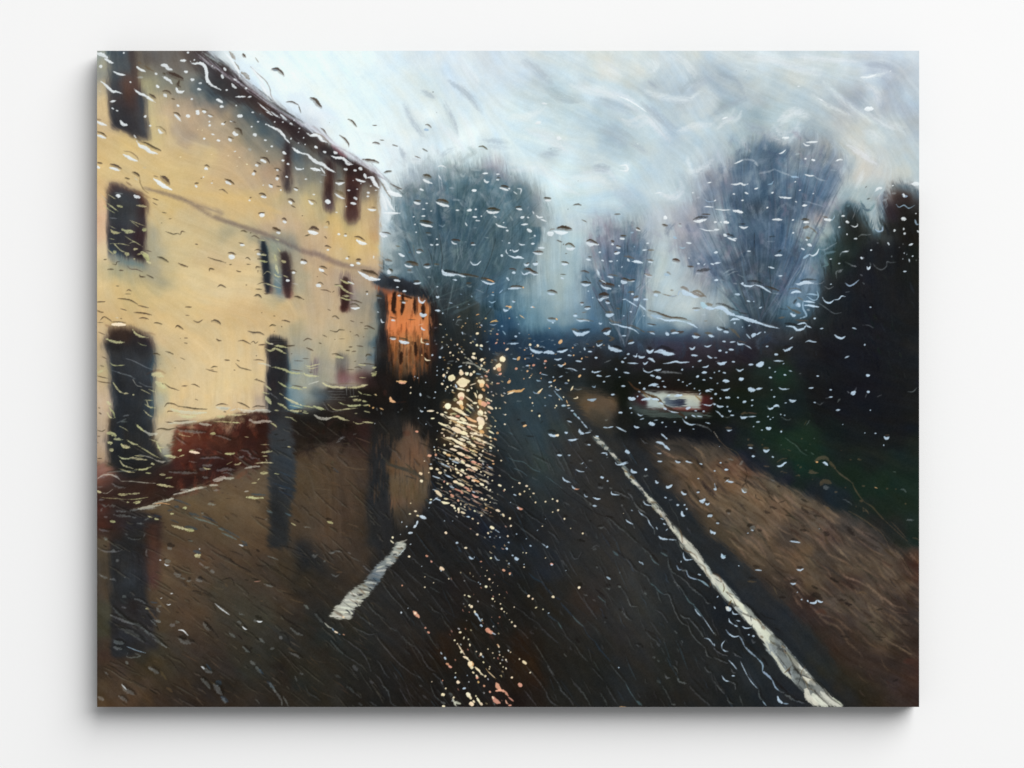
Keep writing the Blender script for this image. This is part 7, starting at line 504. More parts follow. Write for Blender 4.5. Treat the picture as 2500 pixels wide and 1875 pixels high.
g 26 95,115 120,128 148,118; d 24 100,75 135,90; g 16 260,85 300,95 340,75 395,88; g 8 450,90 490,105; g 16 210,178 232,182; n 10 150,120 250,180 320,220; g 10 610,225 650,260 690,290; s 8 490,140 580,180; n 24 340,290 400,290; g 10 285,305 330,330 370,315; c 14 220,800 260,840 295,855; b 12 295,855 320,885; f 18 320,885 355,905; b 8 360,910 380,920; p 10 405,915 425,925; s 20 120,705 170,760 210,810; g 18 15,620 60,660; s 12 550,710 620,770 710,828; s 10 640,590 720,690 830,770; s 8 500,840 600,890 680,920 740,910; s 8 740,910 780,990 830,1050 950,1190 1100,1310 1200,1360; s 8 880,850 960,890; s 12 1000,930 1060,1000 1130,1040; s 8 1130,1040 1200,1130 1230,1200 1280,1260; s 14 1230,1190 1280,1260 1330,1290; s 10 1310,1310 1360,1350 1410,1400; s 9 400,950 500,1020 600,1100 660,1210 690,1290; s 10 730,1320 780,1370 810,1430; s 12 800,1430 860,1490 880,1570; s 10 880,1570 900,1620 960,1655; s 14 280,980 350,1060 430,1130; s 8 430,1130 540,1200 610,1250; s 30 510,1230 550,1280; s 8 455,1230 500,1290 560,1360; s 16 330,1330 390,1360; s 18 440,1430 500,1490 530,1510; s 9 530,1510 590,1560; s 20 680,1390 710,1415; s 9 20,1440 60,1510 130,1550 180,1590; s 16 560,1610 600,1640; s 10 680,1600 760,1650; s 9 750,1180 790,1230 830,1310 880,1360; s 8 920,1300 960,1370; s 10 1290,1420 1330,1530 1400,1600; g 20 1400,1600 1440,1620; s 10 1180,1430 1210,1445; s 12 1210,1530 1270,1575; s 8 980,1470 1060,1600 1100,1650; s 10 1000,640 1080,770; s 8 800,400 900,540 1000,640; s 7 900,420 1000,560 1110,680; s 8 870,250 960,320 1040,410; s 8 1040,270 1100,330 1200,420; s 8 1210,290 1300,340 1430,400; s 8 1290,440 1380,500; s 10 1060,450 1110,510 1170,580; s 9 1270,620 1330,680 1400,710; s 8 1400,720 1440,800 1490,860 1520,930; s 9 1230,870 1290,960 1370,1070; s 8 1180,770 1230,840; s 8 1330,200 1420,280 1500,370 1590,480; s 8 1620,530 1670,610; s 8 1600,280 1680,360 1750,390; s 8 1090,130 1190,220; s 8 920,0 980,20
p 22 1245,120 1262,130; p 22 1293,175 1308,188; f 34 1385,240 1425,265; w 8 1395,268 1400,280; f 18 1065,130 1085,132; w 8 1200,230 1204,232; f 10 1230,335 1238,338; f 10 1318,395 1326,398; f 12 1228,440 1238,443; p 16 1000,420 1008,428; w 14 992,690 998,705; w 8 1060,655 1068,652; p 40 1120,685 1150,720 1175,745; f 20 1130,700 1145,710; p 20 1232,850 1248,855; p 20 1262,890 1280,905; f 12 1470,350 1478,360; f 18 1632,45 1658,45; w 18 1680,130 1700,150 1730,155; w 8 1730,130 1735,145; p 16 1790,180 1810,182; w 10 1082,8 1095,6; f 16 1895,145 1908,150; w 8 1935,120 1960,160 1990,170; f 6 1803,238 1808,242; w 18 2055,45 2070,60; p 24 2015,265 2045,275; f 10 1860,270 1864,275; f 8 1840,325 1850,328; f 22 1880,355 1892,365; f 8 1915,400 1925,390; f 6 1720,330 1724,333; w 10 1770,388 1780,395; w 8 1790,405 1798,412; f 22 1845,430 1858,440; f 6 1905,470 1910,472; f 10 1983,512 1990,518; f 20 1910,555 1925,562; f 10 1938,582 1942,588; f 10 1995,605 2002,612; f 20 2005,655 2015,665; f 12 2030,685 2040,692; f 8 2058,703 2064,706; f 6 1968,425 1973,430; p 6 1905,740 1912,745
f 16 1632,520 1642,525; f 16 1668,525 1695,540; s 8 1650,550 1670,600; f 20 1680,620 1688,625; f 30 1698,635 1712,640; f 20 1735,680 1740,700; w 20 1740,700 1770,735; w 14 1770,735 1790,770 1805,790; w 10 1800,770 1815,760; w 20 1790,820 1815,840; p 50 1855,860 1890,895; p 40 1880,890 1920,905; w 10 1910,900 1950,920; r 34 1890,930 1930,960; f 22 1582,895 1600,900; f 12 1632,940 1625,965; f 12 1670,965 1678,970; f 10 1685,1010 1692,1040; f 16 1690,1020 1690,1030; f 14 1970,1020 1985,1050; o 10 1960,1015 1990,1045; f 12 1868,1062 1876,1070; f 18 1530,975 1542,980; f 12 1560,1010 1565,1015; f 24 1595,1090 1608,1098; f 12 1570,1020 1600,1070 1640,1130; f 20 1620,1140 1670,1160; f 14 1650,1150 1690,1190; o 70 1690,1215 1710,1225; f 50 1680,1200 1700,1230; f 30 1700,1250 1720,1255; f 20 1740,1250 1790,1290; f 10 1770,1270 1800,1310 1830,1335; f 16 1715,1295 1730,1310; f 24 1838,1345 1850,1335; f 20 1750,1330 1770,1350; p 24 1755,1350 1770,1360; o 22 1770,1395 1780,1405; f 24 1795,1105 1805,1130; w 12 1810,1130 1830,1155; f 12 1915,1102 1925,1108; f 12 1985,1120 1993,1130; f 10 2020,1140 2028,1148; f 14 2050,1168 2058,1180; f 14 1822,1195 1830,1205; f 10 1885,1240 1895,1250; f 12 1993,1205 1998,1215; f 10 2020,1243 2028,1250; f 12 2050,1255 2058,1268; f 12 1750,1090 1758,1094; f 8 1930,1155 1936,1158; f 10 1880,1265 1890,1270; o 7 1850,1260 1880,1300 1950,1365; f 6 1880,1300 1940,1355; f 8 1795,1320 1802,1322
w 12 1390,1095 1410,1120; w 18 1430,1150 1450,1170; p 24 1450,1210 1475,1225; p 24 1475,1235 1505,1255; f 10 1540,1305 1548,1308; w 18 1535,1350 1545,1355; f 34 1560,1395 1580,1405; w 18 1615,1465 1645,1460; f 14 1440,1460 1450,1468; f 30 1405,1525 1430,1530; f 10 1300,1395 1308,1397; g 10 1395,1390 1412,1420; p 16 1410,1385 1415,1383; f 40 1660,1510 1690,1550; f 26 1680,1540 1705,1570; f 40 1690,1615 1720,1625; f 20 1720,1585 1735,1605; f 14 1745,1535 1755,1545; f 22 1760,1560 1790,1610; f 26 1790,1610 1815,1630; c 24 1515,1570 1530,1600 1550,1640; c 30 1545,1600 1590,1620; f 20 1520,1550 1530,1558; g 24 1480,1510 1510,1540; p 24 1825,1435 1840,1440; p 22 1885,1495 1900,1502; p 50 1920,1550 1950,1590 1990,1610; f 10 1915,1545 1930,1570; p 50 1955,1410 1975,1450 2000,1480; p 30 1950,1490 2000,1480 2050,1500; p 22 2040,1490 2077,1540; p 16 2050,1580 2060,1610 2077,1620; f 24 1410,1645 1435,1645; w 8 1660,1330 1665,1335
@03 k 50 710,5 745,20 780,15; g 26 715,45 750,50; k 20 60,15 100,35; g 14 0,40 60,75 140,85 220,75 250,60; g 20 140,75 180,70; g 12 500,65 495,110 510,130; w 10 1030,50 1040,58; u 34 975,75 1010,85 1045,95; y 44 985,120 1020,125 1050,120; w 12 1430,8 1480,28; u 26 1470,10 1520,15; k 26 1610,60 1640,80; w 10 630,165 650,172; k 16 670,160 700,150; g 34 690,185 740,180; w 12 680,205 700,220 728,218; k 34 780,265 820,290 845,315; k 16 760,230 790,260; g 34 780,305 820,320 845,318; g 14 840,345 890,360; k 34 930,350 935,360; g 12 910,380 945,375; k 40 1020,345 1060,360; g 26 1000,350 1030,375 1060,385; g 14 1030,195 1080,230; g 26 1080,240 1125,240; g 30 1150,280 1180,285; n 30 600,295 700,330 740,350; k 10 600,290 660,320; n 10 725,495 765,490; w 8 740,505 768,505; n 22 710,590 730,565 760,575 810,595; w 8 700,610 720,620 745,612; w 6 640,555 660,548; k 10 800,690 825,700; n 14 860,440 960,470; k 16 955,480 1000,480 1050,490; k 18 1070,495 1110,510 1150,535; g 16 380,560 440,575 490,610; y 20 490,655 530,665; g 20 600,640 620,680 640,695; u 20 540,590 600,600; g 14 610,630 660,635; g 16 130,360 170,360 190,380; g 24 45,330 100,350; g 12 20,310 60,340; g 8 280,340 283,345; g 26 260,535 290,540; g 14 250,640 290,650; g 30 200,165 210,180; s 24 150,640 300,780 420,830 540,930; g 20 130,720 220,760 330,800 380,815; g 14 440,840 520,900 600,960 700,1050; g 16 560,955 640,1010 700,1050; s 30 210,860 350,900 470,1000; g 34 170,980 200,1000 270,1005; g 26 160,1040 210,1060 250,1070; b 10 300,1040 400,1080 490,1105; g 10 310,1100 300,1140 340,1150 440,1140 380,1110; g 22 295,1190 310,1215; n 30 590,540 660,620 740,700; n 26 500,640 560,720 620,790; k 20 500,700 580,800 620,870; g 34 600,775 640,795; g 14 560,770 640,800; g 30 740,815 780,835; g 20 790,790 830,795; w 14 815,872 870,880 920,930; k 50 840,940 900,950; g 30 820,960 880,995 970,1000; g 16 540,770 600,830; g 24 1070,790 1110,860 1150,880; k 20 1070,780 1150,850 1230,950; w 12 1185,600 1240,650 1340,722; g 14 1200,610 1300,690; k 14 1170,610 1210,690; k 14 1380,710 1450,780 1500,830; g 10 1435,690 1440,710 1490,722; g 22 1420,790 1455,805; w 14 1465,835 1490,860 1518,872; k 30 1480,830 1520,850; k 44 1600,735 1670,770; g 20 1590,770 1600,790; w 14 1610,780 1640,790 1675,785; g 24 1330,900 1400,950; k 16 1420,920 1470,970; g 24 1640,960 1690,1000; k 14 1600,940 1640,980; g 22 1470,1040 1500,1070 1540,1100; k 22 1500,1050 1560,1100; k 20 1550,1050 1570,1060; g 24 1550,1190 1600,1230; g 26 1600,1240 1660,1310; u 20 1640,1270 1680,1320; w 16 1050,1240 1090,1270; g 26 1060,1245 1120,1290 1165,1300; u 20 1105,1220 1120,1240 1150,1280; g 30 1050,1360 1100,1410 1150,1470; u 60 1210,1400 1240,1420; g 44 1180,1420 1230,1490 1260,1530; u 40 1250,1540 1320,1600; g 24 1260,1550 1300,1610; u 34 1720,1390 1790,1470; g 26 1740,1410 1800,1490; g 18 1790,1480 1850,1560 1870,1600; g 14 1880,1540 1930,1640; g 12 1860,1580 1870,1640; g 8 1600,1570 1640,1615; g 30 530,1260 580,1290 620,1310; g 20 520,1250 560,1270; n 30 640,1290 700,1370; g 34 250,1420 290,1480 380,1530; w 8 245,1420 300,1480; g 26 220,1540 260,1570 300,1600; g 16 70,1290 110,1320; g 30 10,1550 70,1580; k 14 100,1220 200,1270 330,1370; k 10 690,1140 760,1200 830,1300; n 34 700,1450 760,1500; k 22 530,1470 600,1520; k 8 870,1390 900,1430; k 14 1700,110 1760,150 1820,160; g 12 1710,120 1830,165; k 12 1330,70 1400,90 1470,120; k 10 1290,130 1400,200 1550,290; k 12 1420,230 1500,255 1560,290; k 12 1600,200 1640,225 1710,225; p 6 1590,385 1650,380; g 16 1680,408 1720,420 1780,438; k 14 1560,350 1640,370; k 16 1490,365 1530,372; k 10 1220,380 1290,410; n 26 1290,400 1320,440; k 12 1250,370 1350,350 1390,420; k 10 1830,200 1900,240 2077,330; k 14 1850,20 1950,40 2077,90; k 8 1580,535 1600,545; n 14 1640,580 1680,580; k 8 1650,610 1790,670; g 20 1950,850 2010,900 2077,930; g 20 1940,1100 2010,1130 2060,1160; k 16 1840,900 1900,910 1940,980 1950,1030; g 22 1845,940 1870,960; g 20 1750,1060 1790,1060; k 20 1820,690 1900,760 2050,850; n 16 1940,560 2077,600; g 16 2050,1310 2077,1320; g 10 2000,1340 2020,1400; n 12 1830,460 1930,500; k 14 1880,490 2000,530; k 10 450,930 490,960; n 12 850,1110 950,1160 1020,1200; n 10 1140,1170 1180,1210 1240,1260; n 8 1060,1480 1100,1520
@23 w 18 215,18 235,28; w 18 385,38 398,30; w 8 340,0 380,30; f 10 145,90 152,93; f 12 178,92 184,98; w 14 35,118 55,122; w 30 65,140 90,160 105,152; w 12 155,208 163,212; f 12 155,235 163,240; p 26 425,205 450,212; w 14 430,215 448,218; k 26 430,185 470,190; f 8 372,150 380,140; k 20 365,125 385,130; w 8 580,275 584,268; k 20 575,258 590,262; p 24 8,300 22,305; f 12 12,310 18,314; w 12 0,200 15,205; f 28 708,450 720,438; k 44 705,410 745,415; f 24 445,535 460,545; f 24 198,525 212,533; f 20 240,555 252,562; f 12 272,650 288,643; f 12 348,662 356,668; w 10 400,705 415,700; f 12 55,640 62,645; f 20 30,790 40,797; f 20 60,828 72,840; f 8 10,768 14,770; f 14 18,1095 26,1100; f 14 108,1163 116,1170; f 30 145,1190 180,1215; f 16 218,1300 226,1308; f 22 30,1350 42,1355; p 44 105,1415 135,1440; p 16 0,1550 30,1575 55,1595; p 20 0,1632 30,1635; w 10 1112,1250 1120,1256; o 8 1115,1648 1190,1650
u 8 60,170 110,210; u 14 210,300 260,350 340,390; u 10 340,390 400,470 440,520; u 10 470,540 530,570; u 16 530,600 600,680 650,730; t 14 650,730 690,780 760,840; u 8 760,840 800,920 860,980; u 14 870,980 920,1060 960,1110 1030,1190; s 8 90,400 150,480 200,520; u 14 395,720 450,760 500,790; t 12 500,790 540,860; s 6 540,860 600,960 660,1010; s 9 660,1010 700,1070 750,1140 800,1190; s 8 850,1260 920,1340 955,1380; s 7 60,640 140,690 200,740 290,800; s 10 290,800 380,900 500,1000; s 10 100,865 150,900 200,960; s 7 250,990 310,1080 400,1230; s 18 400,1240 460,1330; s 10 180,1240 240,1310 300,1380 380,1500; s 14 380,1500 420,1590 500,1640; s 12 500,1400 540,1490 620,1570; s 10 620,1570 660,1640; s 10 720,1460 780,1550 830,1640; s 10 160,1480 230,1570 290,1650; s 12 920,1500 980,1590 1000,1640; s 10 990,1440 1060,1560 1110,1640; s 8 1030,1220 1120,1330 1180,1400; t 9 1180,1400 1220,1480 1290,1590; t 26 1295,1590 1350,1635; s 20 850,50 900,55; s 8 850,35 890,20 920,30; s 7 620,80 660,150 700,150 740,90; t 22 1055,75 1110,125; k 20 1090,70 1150,120 1180,150; s 7 1180,150 1230,200 1270,260 1310,290; s 8 1340,300 1400,340 1430,400; t 10 1430,400 1480,430; t 12 1480,430 1520,480 1570,515; g 8 1570,515 1620,520 1650,600; g 8 1650,600 1690,700 1740,790 1820,840; g 8 1820,840 1870,940 1990,1060; g 10 1990,1060 2010,1130 2050,1160; s 8 1340,40 1400,80 1450,140; t 14 1430,120 1470,180 1520,215; k 26 1450,110 1490,150 1515,195; t 16 1540,90 1610,130; k 24 1560,60 1600,85; g 8 1610,150 1620,210 1650,280 1700,320; g 8 1700,320 1780,370 1840,440; g 12 1840,440 1900,490 1970,540; g 8 1970,540 2010,600 2040,605; g 6 1670,380 1700,400; g 8 1690,400 1740,450 1790,530; t 12 1790,530 1830,590 1880,620; t 18 1870,620 1930,700 1970,750; w 10 1885,660 1910,700 1945,735; w 6 1970,750 2077,910; g 10 1740,720 1770,750 1830,755; g 10 1820,755 1880,820 1930,880; g 12 1930,880 1970,940; w 10 1980,955 2030,970 2077,1030; b 16 1340,185 1365,215; w 10 1320,180 1340,200; k 20 1330,175 1350,180; b 20 990,335 1030,362; k 24 1000,320 1030,330; g 14 1110,430 1135,440; k 20 1100,415 1130,415; g 14 1120,295 1130,290; g 12 890,240 900,245; k 20 885,220 900,225; k 40 985,410 1030,425; g 10 990,450 1025,465; t 10 905,530 950,570 985,595; k 24 880,460 940,510 985,560; g 8 850,565 885,582; g 8 760,510 800,530; g 10 1150,680 1190,740 1240,780; g 7 1205,565 1240,630 1300,640; g 12 1375,490 1395,520; k 14 1370,440 1390,470; k 26 1280,1010 1340,1020 1360,1050; g 8 1290,1020 1320,1045; g 8 560,1115 590,1145; k 20 565,1070 600,1100; k 34 680,960 720,1000; g 7 970,790 985,795; k 20 965,745 1000,760; s 10 1390,890 1440,950 1500,990; k 20 1380,870 1480,920 1530,960; s 20 1500,1000 1530,1040; s 8 1540,1050 1580,1120; g 14 1460,1140 1480,1155; g 8 1510,1180 1525,1195; g 14 1580,1320 1600,1355 1635,1360; g 8 1655,1230 1700,1270 1710,1320; g 14 1700,1350 1730,1395 1800,1415; s 12 1830,1440 1900,1520 2040,1640; s 14 1500,1380 1535,1410; s 9 1550,1430 1600,1510 1650,1620; g 12 1650,1620 1690,1630; k 24 1820,1340 1900,1400 2000,1510; g 12 1985,1250 2010,1290 2055,1310; k 20 1990,1215 2020,1230; g 12 1675,880 1705,910; s 7 1480,670 1550,710 1610,800; g 10 1750,980 1760,1000; k 24 1120,660 1140,680
w 14 1745,175 1745,190; k 34 1710,200 1740,230; b 14 1700,220 1720,260 1750,265; g 16 1760,270 1800,275; b 14 1800,275 1820,330 1870,355 1920,365; b 20 1920,365 1970,390 2030,440; k 30 1830,290 1920,340 2030,400; w 12 1915,310 1945,318; w 14 1765,90 1775,140 1800,165 1860,160; c 16 1730,0 1765,60
c 90 1790,-20 1880,90 1960,180; c 70 1850,110 1960,220 2030,330; c 50 1960,240 2040,340 2090,420; n 18 1770,20 1800,70 1880,110 1920,170; n 18 1760,60 1850,90; n 18 1930,200 1980,240 2000,300 2050,350; k 8 1780,60 1870,150; n 12 2060,300 2077,320
@33 c 90 -10,330 60,400 130,500; c 80 60,430 150,530 240,620; c 60 150,520 260,620 350,720; c 60 240,600 340,690 430,780; c 90 300,700 400,800 480,880; c 70 400,800 480,900 560,1000; c 70 480,860 560,950 620,1030; c 30 440,900 500,980; c 24 500,960 560,1080; g 44 300,620 380,720 440,760; g 60 560,950 640,1010 680,1020; g 44 560,1010 640,1080 720,1150; c 40 580,1100 640,1180 700,1280 780,1360; c 60 720,1080 780,1160 860,1240; c 70 780,1170 880,1280 980,1380; g 80 640,1080 740,1190 830,1310; g 80 800,1290 880,1380 960,1470; g 70 820,1380 900,1450 1000,1530; c 60 900,1350 1020,1420; g 60 960,1400 1060,1480 1130,1540; c 80 930,1480 960,1560 1040,1620; c 70 1000,1530 1100,1620 1140,1650; c 50 1080,1500 1180,1590 1290,1650; c 24 1200,1560 1300,1635
n 26 0,300 50,330 80,390; k 10 0,290 60,330; n 16 120,485 160,505 200,520; k 20 250,680 330,720 400,750; n 24 400,760 450,780 490,840; n 30 490,830 510,870; n 24 470,935 500,950; n 30 680,1030 720,1060; n 26 700,1070 740,1120; k 16 740,1110 790,1200 850,1300; k 24 790,1230 850,1300 900,1360; k 12 590,1060 660,1160 740,1260; n 12 730,1260 760,1300 785,1360; n 20 890,1350 930,1400 950,1460; n 10 950,1460 1020,1490; k 20 1010,1480 1080,1560 1150,1620; k 12 1110,1480 1180,1560 1280,1630; n 10 970,1360 1020,1390; k 8 640,1160 720,1270; k 24 0,420 60,520; k 40 150,600 210,640; k 20 130,580 250,640
w 44 130,655 170,665; c 34 120,640 150,670; w 12 185,680 200,710 250,715; w 26 75,100 90,140 120,140; b 24 80,130 120,125; k 24 90,90 120,100; w 14 415,265 480,272; k 40 400,225 460,240; w 8 245,222 258,228; w 18 830,258 870,270 905,255; k 30 830,238 900,240; w 18 770,398 800,410 830,400; k 40 775,375 840,375; b 8 965,600 1010,600; w 20 970,598 1020,600 1040,570; w 18 1040,570 1070,590 1098,590; w 12 940,570 955,590; k 60 980,530 1030,520 1090,560; w 14 882,563 892,568; w 8 838,494 848,492; n 24 340,380 390,385 430,385; k 26 350,345 430,350; w 10 30,545 45,530; w 10 0,635 15,660; w 10 150,755 160,790 200,820; w 12 200,820 240,840; w 12 225,775 265,785; w 12 285,835 320,855 380,850; w 14 345,920 360,922; w 18 390,932 408,936; g 12 380,970 400,1000 420,990; w 10 110,980 80,1020 80,1060; w 10 80,1060 110,1085 145,1090; b 12 120,870 150,910 180,935; w 14 150,910 200,940 250,935; b 14 250,930 280,970 310,1040; b 20 310,1040 370,1100 430,1150; b 18 430,1150 490,1220 490,1290; b 26 490,1290 540,1330 590,1380; b 16 590,1380 620,1450 660,1490; g 10 660,1490 710,1510; k 26 290,980 370,1040 480,1140; k 30 480,1140 550,1240; k 26 580,1340 650,1420 740,1500; w 26 640,1540 660,1590 700,1615; b 14 700,1615 750,1620; g 20 715,1525 760,1550 820,1590; g 10 820,1590 870,1600 915,1615; g 8 0,1060 60,1110 140,1140; g 10 0,1150 60,1180 140,1210; w 10 150,1180 190,1220 230,1270; g 12 190,1100 230,1130 270,1155; w 8 265,1185 300,1260 340,1340; w 8 340,1340 380,1400 440,1465; g 12 450,1470 460,1550 500,1590; b 12 490,1590 530,1640; w 12 80,1335 110,1380 160,1395; g 10 160,1395 210,1420 215,1470; w 12 180,1335 215,1338; g 12 170,1260 190,1300 220,1310; g 8 0,1390 50,1460 100,1510; g 8 130,1550 150,1600 190,1620; g 6 260,1540 290,1640; g 8 0,900 20,930; w 10 0,1010 10,1040
n 8 1560,110 1620,170 1680,270 1740,360; n 8 1740,360 1850,470 1940,590; n 6 1600,560 1800,680 1960,710; n 7 1750,0 1790,80 1880,120 1960,250 2000,330; n 6 1400,640 1700,700 1880,800; n 12 600,430 640,520; k 12 520,350 620,440 700,500; k 10 520,160 640,280 760,380; k 30 650,540 730,545; n 26 1440,510 1500,490 1550,520; k 34 1170,350 1260,390; k 30 990,430 1050,460; k 34 1310,600 1390,620; k 20 1250,570 1330,570; r 44 1040,690 1090,680 1130,710; k 26 1280,935 1370,945; k 14 1640,940 1730,950; k 16 1660,960 1700,980; r 60 1920,1190 2020,1190; k 20 1810,1390 1860,1375; k 12 1840,1020 1920,1060 1980,1100; k 10 1900,820 1970,830; k 14 470,700 520,740 620,770; k 12 610,850 660,880; k 22 1570,790 1620,800; k 20 1640,670 1700,660; n 8 1540,1000 1640,1050; n 6 1700,950 1760,1060
'''
def wcol(P):
    x, y = P.mean(0); u = x / W; v = y / H
    k = np.clip((v - .26) / .12, 0, 1) * np.clip((u - .30) / .15, 0, 1)
    return hx('#edf4f7') * (1 - k) + hx('#c4dbee') * k

def up(P, w):
    return P + np.array([w * .06, -w * .22], np.float32)

def drop(P, w):
    """the dark upper rim of a water drop, thin at its ends"""
    c = MIX('#463a2e', 10)
    if w < 2.2:
        stroke(P, w * .95, c, .72, (.15, .25), .3, .6, h=.1); return
    stroke(P, w * .95, c, .34, (.2, .25), .4, .9)
    stroke(up(P, w), w * .52, c, .80, (.1, .2), .4, .6, h=.15)

def trail(P, w, col, a, dry=.3):
    if len(P) > 2 and np.hypot(*(P[-1] - P[0])) > 14:
        stroke(P + np.array([2.6, -1.8], np.float32), w * 1.7, MIX('#15130f', 5), .36, (.3, .3), .6, 1.1, dry=.2)
    stroke(P, w * 1.15, MIX(col, 12), a, (.2, .2), .7, .8, dry=dry, wob=.9, h=.15)

MARK = {
 'w': lambda P, w: (stroke(P, w * .93 + .1, np.clip(wcol(P) + (rng.rand() - .5) * .06, 0, 1), .93, (.08, .15), .4, .55, h=1.0, dry=.12)),
 'b': lambda P, w: stroke(P, w * .85, MIX('#a9c6dd', 12), .78, (.2, .2), .35, .6, h=.7, dry=.15),
 'g': lambda P, w: (trail(P, w, '#9aa3a4', .38) if P[:, 1].mean() > H * .52 else stroke(P, w * .9, MIX('#c6d2d8', 14), .42, (.15, .15), .6, .9, dry=.45, h=.2)),
 'd': drop,
 'n': lambda P, w: stroke(P, w * .8, MIX('#66543f', 10), .55, (.25, .25), .5, .8, dry=.25, h=.1),
 'k': lambda P, w: stroke(P, w * .85, MIX('#171411', 5), .5, (.25, .25), .6, .9, dry=.2),
 'y': lambda P, w: stroke(P, w * .85, MIX('#ccca98', 14), .8, (.12, .12), .6, .6, dry=.35, h=.9),
 'c': lambda P, w: stroke(P, w * .85, MIX('#dcdccb', 12), .8 if P[:, 1].mean() > H * .82 else .62, (.5, .45), .55, .6, dry=.3, h=.8),
 'f': lambda P, w: stroke(P, w * .98, MIX('#fdeac6', 16), .97, (.35, .35), .35, .5, h=1.0),
 'o': lambda P, w: stroke(P, w * .84, MIX('#efbe86', 16), .9, (.25, .25), .35, .5, h=.9),
 'p': lambda P, w: stroke(P, w * .84, MIX('#ecae92', 16), .9, (.3, .3), .35, .5, h=.9),
 's': lambda P, w: trail(P, w * 1.1, '#6a7074', .36),
 'q': lambda P, w: stroke(P, w, MIX('#33342e', 8), .6, (.4, .3), .4, 1.0, dry=.2),
 'u': lambda P, w: stroke(P, w, MIX('#33475c', 10), .5, (.3, .3), .5, 1.0, dry=.3),
 't': lambda P, w: stroke(P, w, MIX('#6d8d96', 12), .5, (.2, .2), .4, .8, dry=.3, h=.2),
 'r': lambda P, w: stroke(P, w, MIX('#5c3426', 14), .28, (.4, .4), .4, 1.4, dry=.3),
}
def MIX(c, j):
    return np.clip(hx(c) + (rng.rand() - .5) * j / 128.0 + (rng.rand(3).astype(np.float32) - .5) * j / 400.0, 0, 1)
# ---------------------------------------------------------------- bristle marks, branches, rain
def flow():
    """direction in which the brush was drawn, per sample (radians, y down)"""
    T = '''@00 1400,100 .7 1800,800 .8 300,1000 .5 900,1200 .35 100,300 1.5 500,700 1.5 @10 300,300 .8 900,300 .7 1500,300 1.1 1900,200 .9 300,1300 1.5 1200,1400 1.3 1700,1400 1.6 2000,1300 1.2 1000,900 1.2
@20 300,300 .4 800,450 .35 1300,550 .6 1700,800 .8 400,900 .3 1100,900 .5 1800,300 .9 900,1300 -.2 1300,1350 .9 100,1500 1.3 1950,1400 1.2
@30 300,100 .3 900,150 .2 1500,100 .1 600,500 .4 1200,550 .7 1700,500 1.2 1900,800 .9 700,1000 2.2 500,1400 1.5 1100,1300 2.2 1500,1300 2.1 1850,1500 1.2 1500,800 .7
@01 300,300 1.57 900,500 .3 900,1200 .6 1500,800 .2 400,1400 1.2 1500,1400 1.5 @11 300,500 1.5 650,1000 1.57 300,1400 1.57 1000,1200 1.57 1300,400 1.2 1700,200 1.5 1900,600 1.9 1700,1200 1.4 1900,1500 1.3
@21 100,300 1.8 500,500 1.57 500,1000 1.57 900,500 1.3 1150,900 1.57 1350,500 1.9 1700,700 2.1 1900,300 1.0 600,1300 .1 1500,1400 .05 1900,900 2.0
@31 200,200 1.0 400,500 1.57 700,500 2.0 150,800 1.0 700,900 1.9 1500,600 1.57 1700,1400 .4 500,1500 .2 1150,100 1.57
@02 300,300 1.57 1200,150 1.57 1100,600 -.3 500,1200 -.35 1200,1300 .5 1850,900 .4 500,1550 .3 @12 300,1000 1.4 500,1500 1.4 750,900 .9 1050,900 1.57 1500,700 .5 1900,700 .55 1700,1300 .6 1400,200 1.57 200,400 0
@22 200,600 1.2 300,1200 .65 700,700 .9 900,200 .05 1200,300 1.57 1600,250 .03 1700,800 .5 1900,1100 .7 1300,1100 .85 1000,1400 .8
@32 300,900 .7 700,1300 .55 1300,1500 .6 600,400 .3 1500,500 .2 1600,1200 .7
@03 300,300 1.57 300,800 .5 200,1500 .8 900,500 .5 1500,600 .55 1500,1300 .8 900,1200 .75 @13 300,500 .6 600,1000 .7 900,1400 .85 1500,500 .8 1500,1300 1.0
@23 400,500 .8 600,1300 .95 1200,400 .9 1400,1300 .95 1900,800 1.0 @33 300,1300 .9 500,400 .8 1000,300 .75 1700,300 .8 1600,1200 .5 900,1400 .8'''
    P, A = [], []
    for k, a, b in tok(T):
        if k == 'p': P.append((a, b))
        else: A.append(float(a))
    acc = np.zeros((H // 4, W // 4, 2), np.float32); ws = np.zeros((H // 4, W // 4), np.float32)
    X = XX[:H // 4 * 4:4, :W // 4 * 4:4]; Y = YY[:H // 4 * 4:4, :W // 4 * 4:4]
    X = X + WX[:H // 4 * 4:4, :W // 4 * 4:4]; Y = Y + WY[:H // 4 * 4:4, :W // 4 * 4:4]
    for (px, py), a in zip(P, A):
        w = 1 / ((X - px) ** 2 + (Y - py) ** 2 + 900.0) ** 2 * 1e6
        acc += w[..., None] * np.array([np.cos(2 * a), np.sin(2 * a)], np.float32); ws += w
    V = resize(acc / ws[..., None], H, W)
    return 0.5 * np.arctan2(V[..., 1], V[..., 0]) + fbm(XX, YY, 40, 40, 0, 3, 8) * .35

